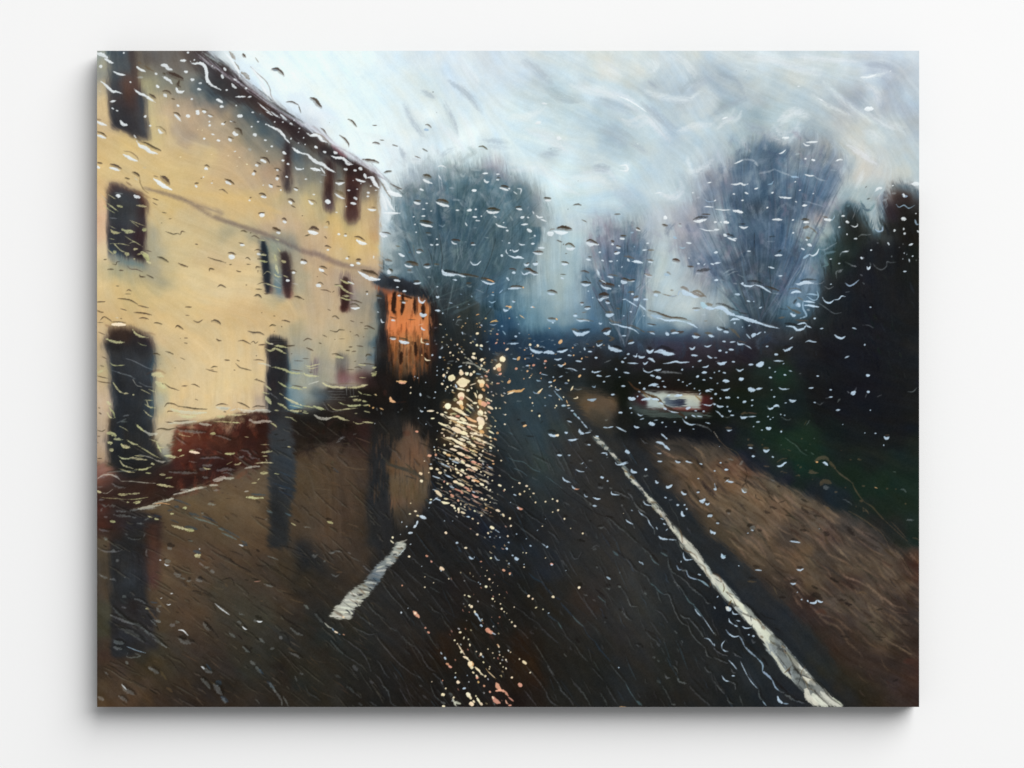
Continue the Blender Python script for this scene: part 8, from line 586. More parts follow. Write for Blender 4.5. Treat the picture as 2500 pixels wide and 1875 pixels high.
def smear(a, ang, n, step=1.0):
    """average along the brush direction"""
    out = a.copy(); px = XX.copy(); py = YY.copy(); qx = XX.copy(); qy = YY.copy()
    c = np.cos(ang) * step; s = np.sin(ang) * step
    for k in range(n):
        i = (np.clip(py, 0, H - 1).astype(np.int32), np.clip(px, 0, W - 1).astype(np.int32))
        px = px + c[i]; py = py + s[i]
        j = (np.clip(qy, 0, H - 1).astype(np.int32), np.clip(qx, 0, W - 1).astype(np.int32))
        qx = qx - c[j]; qy = qy - s[j]
        out += a[np.clip(py + .5, 0, H - 1).astype(np.int32), np.clip(px + .5, 0, W - 1).astype(np.int32)]
        out += a[np.clip(qy + .5, 0, H - 1).astype(np.int32), np.clip(qx + .5, 0, W - 1).astype(np.int32)]
    return out / (2 * n + 1)

def brushwork():
    ang = flow()
    r = rng.rand(H, W).astype(np.float32) - .5
    fine = smear(blur(r, .5), ang, 11); fine /= fine.std()
    wide = smear(blur(rng.rand(H, W).astype(np.float32) - .5, 2.2), ang, 26, 1.6); wide /= wide.std()
    hue = smear(blur(rng.rand(H, W).astype(np.float32) - .5, 3.0), ang, 20, 1.5); hue /= hue.std()
    # drag the wet paint a little: jitter the colour lookup across the stroke, along bristles
    off = wide * 2.2 + fine * .8
    sx = np.clip(XX - np.sin(ang) * off, 0, W - 1).astype(np.int32); sy = np.clip(YY + np.cos(ang) * off, 0, H - 1).astype(np.int32)
    amp = np.full((H, W), .42, np.float32)
    for t, v in (('@11 850,0 @10 900,1350 1200,1050 2077,1100 @20 430,1550 @21 300,600 200,1200 @11 1350,1300', .55), ('@21 780,0 1450,0 1400,600 1200,1350 1000,1300', .6),
                 ('@30 0,1150 300,850 700,850 1200,950 1350,1300 @31 1200,300 1000,1200 200,1200 @21 1700,300', .6), ('@22 1300,700 2077,650 @32 1000,1150 2077,1700 @33 2077,1659 1600,1659', .35),
                 ('@02 0,1200 2077,700 @12 2077,700 @13 2077,1700 @03 0,1700', .15), ('@20 0,0 2077,0 @30 2077,0 2077,900 1300,900 0,600 @20 900,1000 0,900', .12)):
        m, (y0, y1, x0, x1) = polymask(poly(t), 20)
        amp[y0:y1, x0:x1] += m * v
    off = off * np.minimum(amp, .9)
    sx = np.clip(XX - np.sin(ang) * off, 0, W - 1).astype(np.int32); sy = np.clip(YY + np.cos(ang) * off, 0, H - 1).astype(np.int32)
    b = smear(img[sy, sx], ang, 2)
    lum = b.mean(2, keepdims=True)
    sat = b.max(2, keepdims=True) - b.min(2, keepdims=True)
    keep = np.clip((sat - .34) / .12, 0, 1)
    b = lum + (b - lum) * (np.clip(.66 + .14 * lum, .6, .85) * (1 - keep) + .86 * keep)
    warm = np.clip((b[..., :1] - b[..., 2:] - .08) / .1, 0, 1) * np.clip((lum - .45) / .1, 0, 1)
    b = b * (1 + warm * np.array([.150, .148, .090], np.float32)) * (1 + keep * np.clip((lum - .25) / .15, 0, 1) * (1 - warm * .8) * np.array([.10, .20, .28], np.float32))
    cool = np.clip((b[..., 2:] - b[..., :1] + .03) / .05, 0, 1)
    hi = np.clip((lum - .58) / .1, 0, 1); mid = np.clip((lum - .2) / .1, 0, 1) * (1 - np.clip((lum - .5) / .14, 0, 1))
    b = b * (1 + cool * hi * np.array([-.004, .034, .042], np.float32)) * (1 - cool * mid * np.array([.19, .08, .02], np.float32))
    dk = cool * np.clip((b[..., 2:] - b[..., 1:2] + .01) / .02, 0, 1) * (1 - np.clip((lum - .22) / .1, 0, 1)) * np.clip((.46 - XX / W) / .06 + np.clip((YY / H - .80) / .08, 0, 1), 0, 1)[..., None]; l2 = b.mean(2, keepdims=True)
    b = l2 + (b - l2) * (1 - .5 * dk)
    brn = np.clip((b[..., :1] - b[..., 2:] - .03) / .05, 0, 1) * np.clip((lum - .18) / .06, 0, 1) * (1 - np.clip((lum - .38) / .08, 0, 1))
    b = b * (1 + brn * np.array([.10, .09, .06], np.float32) * (1 + .9 * np.clip((XX / W - .55) / .1, 0, 1)[..., None]))
    b = b + np.clip(.3 - lum, 0, .16) * .03
    k = (0.0035 + 0.019 * np.clip(lum * (1.25 - lum), 0, .4) / .4) * amp[..., None]
    mot = fbm(XX, YY, 7, 7, 0, 3, 21) * .6 + fbm(XX, YY, 30, 24, .5, 3, 22) * .8
    b = b + k * (fine * .55 + wide * .75 + mot * 2.2)[..., None]
    b = b + (hue * .0045 + fbm(XX, YY, 24, 18, .4, 3, 23) * .014)[..., None] * np.array([1.0, .1, -1.0], np.float32) * (0.35 + lum)
    img[:] = np.clip(b, 0.02, 1)
    hgt[:] += fine * .045 + .10

def car():
    lay('@22 1180,230 1250,60 1500,60 2077,90 @32 60,200 60,420 @22 1950,440 1500,430 1250,330', '@22 1300,100 #151512 1700,90 #1c1410 2040,120 #151810 1250,300 #222824 1500,380 #141816 2040,400 #10140f', soft=7, warp=2, alpha=.75)
    lay('@22 1190,240 1240,180 1300,140 1380,120 1950,150 2040,180 2050,260 2010,330 1800,345 1400,320 1250,300', '@22 1260,230 #3c4644 1300,180 #2a2224 1350,260 #3a3c3e 1500,330 #46322e 1900,330 #4a221e', soft=4, warp=1.5)
    lay('@22 1335,135 1500,128 1700,135 1930,152 1960,190 1940,240 1950,300 1700,292 1550,285 1400,285 1395,230 1370,180', '@22 1400,145 #a9b4b0 1600,150 #bcc4b8 1850,165 #cbc6ac 1930,200 #c2c4b2 1450,200 #a9b8b8 1400,250 #9fadae 1600,190 #b3c0ba 1850,230 #b6c2bc 1700,270 #a3aeaa 1500,260 #a9b7b6 1900,270 #98a29e', soft=2.2, warp=1, brush=.5, ang=0, bl=14, bw=1.2)
    lay('@22 1590,195 1790,205 1800,255 1740,280 1600,275 1570,230', '@22 1620,220 #5c6a76 1700,230 #2c3446 1760,240 #1c2030 1640,260 #6a7880', soft=2.2, warp=2, brush=.6, ang=0, bl=10, bw=1.2)
    lay('@22 1290,150 1340,160 1370,200 1400,230 1390,270 1340,260 1300,220', '@22 1310,170 #2c2022 1350,200 #4a1f22 1380,240 #33262c', soft=2.6, alpha=.85, warp=1)
    lay('@22 1960,180 2030,165 2060,220 2050,290 1960,310 1940,270', '@22 2000,190 #4a2a26 2010,230 #5e2024 1970,280 #33201f 2050,260 #241a18', soft=2.6, alpha=.85, warp=1)
    stroke(poly('@22 1560,292 1750,300 1930,305'), 4.5, '#7a4038', .6, soft=1.2, dry=.3)
    stroke(poly('@22 1830,320 1900,322 1990,318'), 3.5, '#1c1214', .9, soft=.9)
    lay('@22 1200,230 1270,260 1420,320 1700,325 2050,345 2040,375 1750,385 1450,375 1300,340', '@22 1250,270 #3a4444 1500,345 #46504c 1700,355 #3c4844 1900,360 #4a5652 2040,360 #525e58', soft=2.6, warp=1.5, brush=.6, ang=.05, bl=14, bw=1.2)
    lay('@22 1120,100 1200,100 1210,600 1110,600', '@22 1150,120 #10150e 1150,400 #181a18', soft=5, alpha=.8)
    for t, w, c in (('@22 1210,20 1280,90 1400,150 1500,200', 3.5, '#4a3524'), ('@22 1400,150 1500,190 1570,260', 5, '#4f3c24'), ('@22 1570,260 1660,310 1740,350 1790,390', 5, '#382a20'), ('@22 1890,165 1950,220', 2.5, '#8a7048'), ('@22 1370,150 1420,190', 2.5, '#7a6440')):
        stroke(poly(t), w, c, .8, (.3, .4), .4, .7)

def fan(base, tips, n, cols, w, alpha, spread=.35, seed=1):
    """branches drawn from the foot of a tree out to its crown"""
    rg = np.random.RandomState(seed)
    B = poly(base); Tt = poly(tips)
    for k in range(n):
        t = rg.rand() * (len(Tt) - 1); i = int(t); f = t - i
        e = Tt[i] * (1 - f) + Tt[i + 1] * f
        b = B[rg.randint(len(B))]
        u0 = rg.rand() * .75; u1 = min(1, u0 + .12 + rg.rand() * .35)
        d = e - b
        def at(u):
            bow = np.array([-(d[1]), d[0]]) * .10 * np.sign(d[0]) * np.sin(u * 3.1)
            return b + d * u * np.array([1 * u ** .35, 1]) + bow * .5
        P = np.array([at(u0), at((u0 + u1) / 2) + rg.randn(2) * .8, at(u1) + rg.randn(2) * 1.5])
        stroke(P, w * (.5 + rg.rand()), MIX(cols[rg.randint(len(cols))], 16), alpha * (.5 + rg.rand() * .6), (.2, .1), .4, .9, dry=.6)

def tuft(region, n, cols, seed):
    """loose scumbled dabs that break a crown up"""
    rg = np.random.RandomState(seed); P = poly(region); x0, y0 = P.min(0); x1, y1 = P.max(0)
    for q in range(n):
        x = x0 + rg.rand() * (x1 - x0); y = y0 + rg.rand() * (y1 - y0); ins = False
        for k in range(len(P)):
            (ax, ay), (bx, by) = P[k], P[(k + 1) % len(P)]
            if (ay > y) != (by > y) and x < (bx - ax) * (y - ay) / (by - ay) + ax: ins = not ins
        if not ins: continue
        a = 1.5 + rg.randn() * .55; L = 8 + rg.rand() * 20; b = rg.randn() * 4
        Q = np.array([(x, y), (x + np.cos(a) * L * .5 + b, y + np.sin(a) * L * .5), (x + np.cos(a) * L, y + np.sin(a) * L)])
        stroke(Q, 3 + rg.rand() * 7, MIX(cols[rg.randint(len(cols))], 12), .16 + rg.rand() * .18, (.3, .2), .9, 2.0, dry=.75)

def scatter(region, n, cols, ln, wd, ang, alpha, seed=3, dry=.3):
    rg = np.random.RandomState(seed)
    P = poly(region); x0, y0 = P.min(0); x1, y1 = P.max(0)
    made = 0
    while made < n:
        x = x0 + rg.rand() * (x1 - x0); y = y0 + rg.rand() * (y1 - y0)
        ins = False
        for k in range(len(P)):
            (ax, ay), (bx, by) = P[k], P[(k + 1) % len(P)]
            if (ay > y) != (by > y) and x < (bx - ax) * (y - ay) / (by - ay) + ax: ins = not ins
        made += 1
        if not ins: continue
        a = ang + rg.randn() * .18; L = ln * (.4 + rg.rand())
        c, s = np.cos(a), np.sin(a)
        Q = np.array([(x, y), (x + c * L * .5 - s * rg.randn() * .8, y + s * L * .5 + c * rg.randn() * .8), (x + c * L, y + s * L)])
        stroke(Q, wd * (.5 + rg.rand() * .9), MIX(cols[rg.randint(len(cols))], 14), alpha * (.5 + .6 * rg.rand()), (.2, .2), .5, .7, dry=dry)

def streaks():
    """faint runs of water over the wet ground: a light thread with its dark side"""
    rg = np.random.RandomState(91)
    for n in range(620):
        x = rg.rand() * W * .80; y = H * (.56 + rg.rand() * .44)
        u = x / W; v = y / H
        if u > .62 + (v - .56) * .6: continue
        if v < .60 and u < .2: continue
        a = .42 + .62 * np.clip((u - .05) / .45, 0, 1) + .22 * (v - .6) + rg.randn() * .07
        L = 8 + rg.rand() ** 2 * 46; c, s_ = np.cos(a), np.sin(a)
        Q = np.array([(x + c * L * t - s_ * rg.randn() * .9, y + s_ * L * t + c * rg.randn() * .9) for t in (0, .33, .66, 1)])
        w = 1.0 + rg.rand() * 2.0
        stroke(Q + np.array([1.6, -1.4]), w * 1.5, MIX('#14110d', 5), (.20 + rg.rand() * .14) * (1 if u < .42 else .55), (.1, .1), .6, .9, dry=.3)
        col = '#6e6a5e' if u < .35 else ('#5a5f63' if rg.rand() < .8 else '#3f5468')
        stroke(Q, w, MIX(col, 14), .16 + rg.rand() * .24, (.1, .1), .7, .8, dry=.5)

def verge():
    rg = np.random.RandomState(44)
    reg = poly('@22 1450,650 2077,650 @32 300,850 900,1150 1700,1620 @33 2077,60 2077,800 1900,1100 1400,1000 1000,700 700,450 300,100 @22 1800,1200')
    for n in range(900):
        x = reg[:, 0].min() + rg.rand() * np.ptp(reg[:, 0]); y = reg[:, 1].min() + rg.rand() * np.ptp(reg[:, 1])
        ins = False
        for k in range(len(reg)):
            (ax, ay), (bx, by) = reg[k], reg[(k + 1) % len(reg)]
            if (ay > y) != (by > y) and x < (bx - ax) * (y - ay) / (by - ay) + ax: ins = not ins
        if not ins: continue
        a = .70 + .16 * np.sin(x * .045 + y * .03) + .12 * np.sin(y * .09) * np.sin(x * .06) + rg.randn() * .06; L = 14 + rg.rand() * 34
        c, s_ = np.cos(a), np.sin(a); b = rg.randn() * L * .07
        Q = np.array([(x, y), (x + c * L * .5 - s_ * b, y + s_ * L * .5 + c * b), (x + c * L, y + s_ * L)])
        up_ = 1 - np.clip((y - reg[:, 1].min()) / np.ptp(reg[:, 1]), 0, 1)
        col = ['#8f745e', '#7c6753', '#2b2521', '#33281f', '#96806a', '#1f1f1e'][rg.randint(6)]
        stroke(Q, 1.6 + rg.rand() * 3.4, MIX(col, 12), (.27 + .20 * up_) * (.6 + .6 * rg.rand()), (.1, .1), .6, 1.5, dry=.5)

def paint():
    underpaint()
    brushwork()
    car()
    # crisper edges that the brush drew last
    late()
    fan('@11 1350,1000 1450,1050 1250,900', '@11 900,300 @10 950,1500 1200,1250 1450,1180 1700,1180 1950,1150 @20 120,1300 330,1550 @21 320,300 200,650', 260,
        ['#33464c', '#3f555c', '#6f868c', '#52696f', '#8a9da2', '#2c3b40'], 2.2, .26, seed=5)
    fan('@21 1150,1350 1180,1340', '@21 780,600 820,300 880,50 1080,-20 1300,60 1420,250 1400,550', 120,
        ['#4c6173', '#8a94a6', '#a5b1bd', '#394955', '#6f6272'], 2.2, .26, seed=6)
    fan('@31 470,1250 520,1200 420,1180', '@21 1850,500 @20 1900,1400 @30 250,950 600,850 950,800 1200,1050 1300,1350 @31 1050,300', 240,
        ['#34485c', '#4c627c', '#8494a6', '#3c4650', '#665e6e', '#2c3947'], 2.4, .27, seed=7)
    tuft('@10 950,1350 1400,1150 2000,1150 2077,1659 950,1659', 150, ['#5a7075', '#8fa0a6', '#a3a8b0', '#4a6068', '#7c9096', '#b4c0c4'], 31)
    tuft('@20 0,1230 250,1350 420,1600 0,1659', 30, ['#5a6f73', '#a5b0b2', '#7c8c90'], 32)
    tuft('@11 850,0 2077,0 2000,600 1300,700 850,500', 150, ['#4a6068', '#5d7076', '#3f555e', '#7f9297', '#677c84'], 33)
    tuft('@30 50,1150 400,850 900,800 1250,1050 1300,1500 1200,1659 0,1659', 170, ['#3f5670', '#566c84', '#7c8b9e', '#9aa6b2', '#4a5a70', '#8a8494'], 34)
    tuft('@31 0,0 1150,0 1000,700 600,1000 0,700', 190, ['#33485c', '#465c74', '#6a7a8e', '#8f9cab', '#3a4450', '#6f6878', '#7f94a8'], 35)
    tuft('@21 1550,100 2077,0 2077,700 1850,500', 70, ['#8f90a2', '#a9a8b6', '#6c7488', '#b9b6c0', '#5c6880'], 36)
    tuft('@21 800,50 1450,50 1400,700 1200,1100 900,700', 100, ['#566c80', '#8b93a6', '#7c6f80', '#a9b4bf', '#475c70'], 37)
    scatter('@30 1550,1200 1780,1180 1750,1650 1250,1640', 60, ['#d5d6d2', '#bcc6ca'], 14, 1.0, 1.95, .35, 4)
    scatter('@31 1300,0 2070,0 2070,1650 900,1650 1050,800', 120, ['#12141c', '#20262a', '#1a2420'], 16, 3.0, 1.2, .4, 8)
    scatter('@32 0,760 900,1150 1700,1650 @33 2000,1500 1500,1400 400,200 @22 1700,900', 420, ['#6a5440', '#352c25', '#5c4c3c', '#2b2622', '#6f5b47', '#4a352a'], 20, 2.2, .72, .30, 9)
    scatter('@33 1100,300 2070,100 2070,1600 1500,1600', 160, ['#2a1d18', '#5c5042', '#3c2a22', '#30271c'], 14, 2.2, .8, .32, 10)
    scatter('@12 1300,500 2070,300 @22 900,700 @23 1200,900 700,1650 @13 1000,1650 @12 1000,1650', 420, ['#30343a', '#3c4448', '#141312', '#26303c', '#3a3c3a'], 34, 1.6, .80, .22, 11)
    scatter('@03 600,0 2070,0 @13 900,300 500,1500 @03 0,1600 0,1150 500,1100', 420, ['#5c4a36', '#2b241c', '#4c4a3c', '#33291f', '#6a5a46', '#26231e'], 20, 1.8, .62, .34, 12)
    scatter('@02 150,1450 550,1450 @03 520,1000 140,1100', 60, ['#3c4046', '#1e1c1e', '#454a4e'], 14, 1.8, .6, .35, 13)
    scatter('@12 0,700 650,600 600,1650 0,1650', 110, ['#5c4630', '#33281e', '#3a3a38', '#624a34'], 16, 1.6, .4, .3, 14)
    scatter('@12 1300,900 2000,1000 @13 2000,600 1500,300', 160, ['#3a4048', '#12100f', '#1c2838'], 40, 1.3, .72, .35, 15)
    scatter('@13 1000,700 2070,700 2070,1650 900,1650', 130, ['#3c3c3a', '#15120f', '#2c1d12', '#484a4a'], 40, 1.3, 1.0, .32, 16)
    scatter('@11 1400,1150 2000,1000 1950,1650 1400,1650', 60, ['#f6e0a8', '#efb46a', '#dfe6ea', '#c8b88a'], 3, 1.6, .3, .8, 17, dry=0)
    scatter('@12 1330,0 2050,0 2050,700 1400,700', 55, ['#fdeac6', '#f6d49a', '#fbe3b8', '#eef2f2'], 4, 1.4, .5, .95, 18, dry=0)
    scatter('@12 1320,650 1900,650 2077,1300 @13 2070,300 @12 1500,1350 1350,1150', 110, ['#fbe8c2', '#f3cc90', '#eeb9a0', '#eef2f2'], 4, 1.2, .55, .9, 19, dry=0)
    scatter('@13 1500,300 2077,200 2077,1650 1450,1650', 60, ['#f8e2b0', '#eda38c', '#e9eef0'], 3, 1.3, .9, .85, 20, dry=0)
    scatter('@21 0,1200 1000,1300 700,1650 0,1650 @11 1900,1650 1900,1100', 60, ['#9fb6cc', '#dfe8ee', '#f0b878'], 4, 1.4, .2, .6, 21, dry=0)
    verge()
    streaks()
    lines()
    ripples()
    marks(RAIN, MARK)
    nicks()
    # the weave of the cloth
    hgt[:] += (np.sin(XX * 2.1) * np.sin(YY * 2.1) * .02).astype(np.float32)
    g = blur(rng.rand(H, W, 1).astype(np.float32) - .5, .5)
    img[:] = np.clip(img + g * .035, .02, 1)

CLOUD = (
 ('L', 9, '@20 640,330 850,410 1050,440 1200,510 1400,630'), ('L', 6, '@20 700,370 950,440 1180,480 1300,560'), ('L', 7, '@20 1400,640 1500,760 1620,900'), ('D', 8, '@20 900,480 1100,540 1300,620'), ('D', 10, '@20 1400,540 1550,680 1680,790'),
 ('L', 10, '@20 1400,420 1600,480 1800,500 1950,430'), ('L', 9, '@20 1150,700 1250,720 1400,680 1550,850'), ('D', 12, '@20 980,760 1100,850 1250,950'), ('D', 8, '@20 1250,960 1400,1050'), ('L', 12, '@20 200,780 400,860 600,1000'),
 ('L', 14, '@20 0,1150 300,1150 500,1300 700,1400'), ('L', 12, '@20 700,1300 950,1290 1050,1400'), ('D', 10, '@20 350,1030 500,1040'), ('D', 11, '@20 850,1170 1000,1190'), ('L', 6, '@20 1730,1320 1740,1420 1650,1490 1520,1450'), ('L', 7, '@20 1130,1160 1190,1170 1190,1210 1130,1200'),
 ('L', 10, '@20 1750,800 1900,760 2050,760'), ('L', 8, '@20 1800,1100 1850,1250 2000,1180 2060,1130'), ('D', 8, '@20 1720,1200 1850,1330 1980,1480'), ('L', 12, '@20 50,640 250,650 400,560'), ('D', 12, '@20 350,320 500,450 700,470'), ('D', 7, '@20 1420,290 1500,360'), ('L', 10, '@20 1380,120 1450,170 1420,230'),
 ('L', 7, '@20 1650,40 1780,130 1890,260'), ('D', 12, '@20 1800,440 1900,330 2050,280'), ('L', 10, '@20 900,130 1000,180 1100,240'), ('D', 9, '@20 150,100 280,200 420,340'),
 ('L', 9, '@30 0,770 80,700 200,670 235,600'), ('D', 9, '@30 0,650 150,560 350,480'), ('D', 10, '@30 50,250 200,300 300,450'), ('L', 10, '@30 300,60 600,90 900,200 1100,230'), ('L', 12, '@30 650,700 800,600 950,640'), ('L', 8, '@30 850,60 1200,90 1450,110'), ('L', 7, '@30 1100,330 1250,480 1450,640 1600,750'),
 ('L', 6, '@30 1010,460 1200,580 1400,670'), ('D', 12, '@30 1300,400 1450,500 1600,620'), ('D', 10, '@30 1550,160 1750,170 1850,260'), ('L', 9, '@30 1480,270 1600,260 1720,230'), ('L', 9, '@30 1550,350 1650,420 1680,560'), ('D', 12, '@30 1800,300 1850,430 1800,560'), ('L', 7, '@30 1600,620 1750,720 1900,760'), ('L', 11, '@30 1600,800 1700,850 1740,930'),
 ('D', 8, '@30 300,740 450,800 600,830'), ('L', 8, '@30 600,790 700,880 820,830 870,740'), ('L', 12, '@30 1350,950 1500,1050 1650,1150'), ('D', 8, '@30 880,760 1000,700 1100,800'), ('L', 7, '@30 1500,1230 1430,1400'), ('L', 8, '@30 1950,1340 2077,1345'),
 ('L', 14, '@10 600,850 850,950 950,1090 850,1200'), ('D', 9, '@10 1020,560 1120,750 1230,890'), ('D', 7, '@10 1420,540 1500,700 1560,860'), ('L', 12, '@10 1100,560 1150,650 1200,700'), ('L', 14, '@10 1550,600 1650,800 1700,1000'), ('D', 9, '@10 1200,400 1330,470'), ('L', 9, '@10 1400,760 1560,900 1650,1000'), ('D', 12, '@10 1500,300 1700,450 1800,600'), ('L', 12, '@10 1600,60 1750,250 1800,350'),
 ('D', 9, '@10 1000,1000 1050,1100'), ('L', 9, '@10 1080,1080 1180,1100'), ('L', 7, '@10 1310,950 1330,1050'), ('D', 9, '@10 1850,930 2060,960'))

def clouds():
    for k, w, t in CLOUD:
        P = poly(t)
        for q in range(3):
            Q = P + rng.randn(1, 2).astype(np.float32) * w * .45
            stroke(Q, w * (1.1 - .2 * q), MIX('#e9f0f3' if k == 'L' else '#a3b0bc', 10), .26 if k == 'L' else .24, (.3, .2), .7, 2.6 - .6 * q, dry=.55)

LINE = '@22 850,570 900,575 960,640 1040,730 1110,810 1200,900 1290,1030 1380,1140 1490,1240 1560,1330 1640,1440 1740,1560 1830,1659 @23 1880,60 1980,190 2077,310 @33 100,380 250,560 360,670 440,760 560,870 680,990 800,1130 920,1270 1030,1400 1150,1510 1300,1645 1000,1645 930,1560 910,1480 780,1370 700,1310 620,1180 540,1090 500,980 430,900 320,780 240,680 120,570 0,430 @23 2030,330 1900,170 1790,70 1745,0 @22 1700,1560 1640,1480 1570,1370 1490,1290 1420,1220 1345,1120 1260,1050 1200,970 1150,885 1060,780 1000,715 900,640'
DASH = '@13 945,-20 1045,-10 1030,60 970,125 925,200 850,260 800,340 740,430 640,545 520,665 490,755 400,760 270,745 330,650 420,560 490,470 600,405 690,300 750,215 830,150 900,80'

def ripples():
    """the lamps' light lying on the wet road in short rippled bars"""
    rg = np.random.RandomState(23)
    for row in range(30):
        v = row / 30.0; x = 1400 - 60 * v + rg.randn() * 14; y = 350 + 900 * v + rg.randn() * 6
        xe = 1860 + 60 * v + rg.randn() * 30
        while x < xe:
            L = (45 + rg.rand() * 120) * (1 - .45 * v); n = 4
            Q = [(x + L * t, y + L * t * .44 + rg.randn() * 3.5) for t in (0, .33, .66, 1)]
            core = 1 - abs((x + L / 2) - 1680) / 320
            if rg.rand() < .35 + .65 * max(core, 0):
                stroke(poly('@12 ' + ' '.join('%d,%d' % q for q in Q)), (1.0 + rg.rand() * 1.7 + 1.2 * max(core, 0)) * (1 - .5 * v),
                       MIX(['#fdf0d2', '#fbe3b4', '#f6d098', '#fdf3e0', '#efc0a0'][rg.randint(5)], 10), (.94 - .3 * v) * (.55 + .45 * max(core, 0)), (.2, .15), .6, .5, dry=.15, h=.7)
            x += L + 8 + rg.rand() * (30 + 60 * v); y += (L + 20) * .44

def nicks():
    rg = np.random.RandomState(12)
    for T, dx in (('@22 900,620 1070,790 1200,950 1330,1100 1440,1230 1560,1370 1700,1550 @23 1900,120 @33 60,440 250,640 430,840 600,1010 760,1180 930,1380 1100,1560', 1), ('@13 990,40 890,170 790,290 700,400 600,480 500,580 400,690', .7)):
        P = poly(T)
        for n in range(34 if dx == 1 else 18):
            t = rg.rand() * (len(P) - 1); i = int(t); f = t - i; c = P[i] * (1 - f) + P[i + 1] * f
            r = (4 + 16 * t / len(P)) * dx if dx == 1 else 3 + 9 * t / len(P)
            a = rg.rand() * 1.2 - .1 if dx < 1 else 1.2 + rg.randn() * .5
            o = rg.randn(2) * r * .45; L = 3 + rg.rand() * r
            q = c + o
            stroke(np.array([q, q + [np.cos(a) * L * .5 + rg.randn(), np.sin(a) * L * .5 + rg.randn()], q + [np.cos(a) * L, np.sin(a) * L]]), .9 + rg.rand() * 1.5,
                   MIX(['#3a3226', '#5c4a30', '#23262a', '#2a2c30', '#7a6a50'][rg.randint(5)], 10), .75, (.2, .2), .5, .6)

def lines():
    lay(LINE, '@22 900,600 #6c7674 1100,800 #6f7978 1300,1050 #7d8888 1450,1230 #9a9f95 1600,1420 #a9ada2 1750,1600 #a3a89e @23 1950,200 #a9b3ae @33 60,450 #b5bcb4 300,720 #bcc3bd 450,900 #b9bdb0 640,1080 #a3acac 800,1250 #98a3a5 950,1400 #aab0aa 1100,1560 #b5b6ab', soft=.9, warp=1.6, brush=.9, ang=.85, bl=10, bw=1.1, alpha=.92)
    lay(DASH, '@13 990,30 #a9aea4 850,190 #8a9290 760,280 #7f888c 700,380 #5a646c 600,480 #aeb0a2 480,600 #bcbfb5 350,720 #c0c0b2', soft=.9, warp=1.6, brush=.9, ang=.1, bl=9, bw=1.1, alpha=.92)

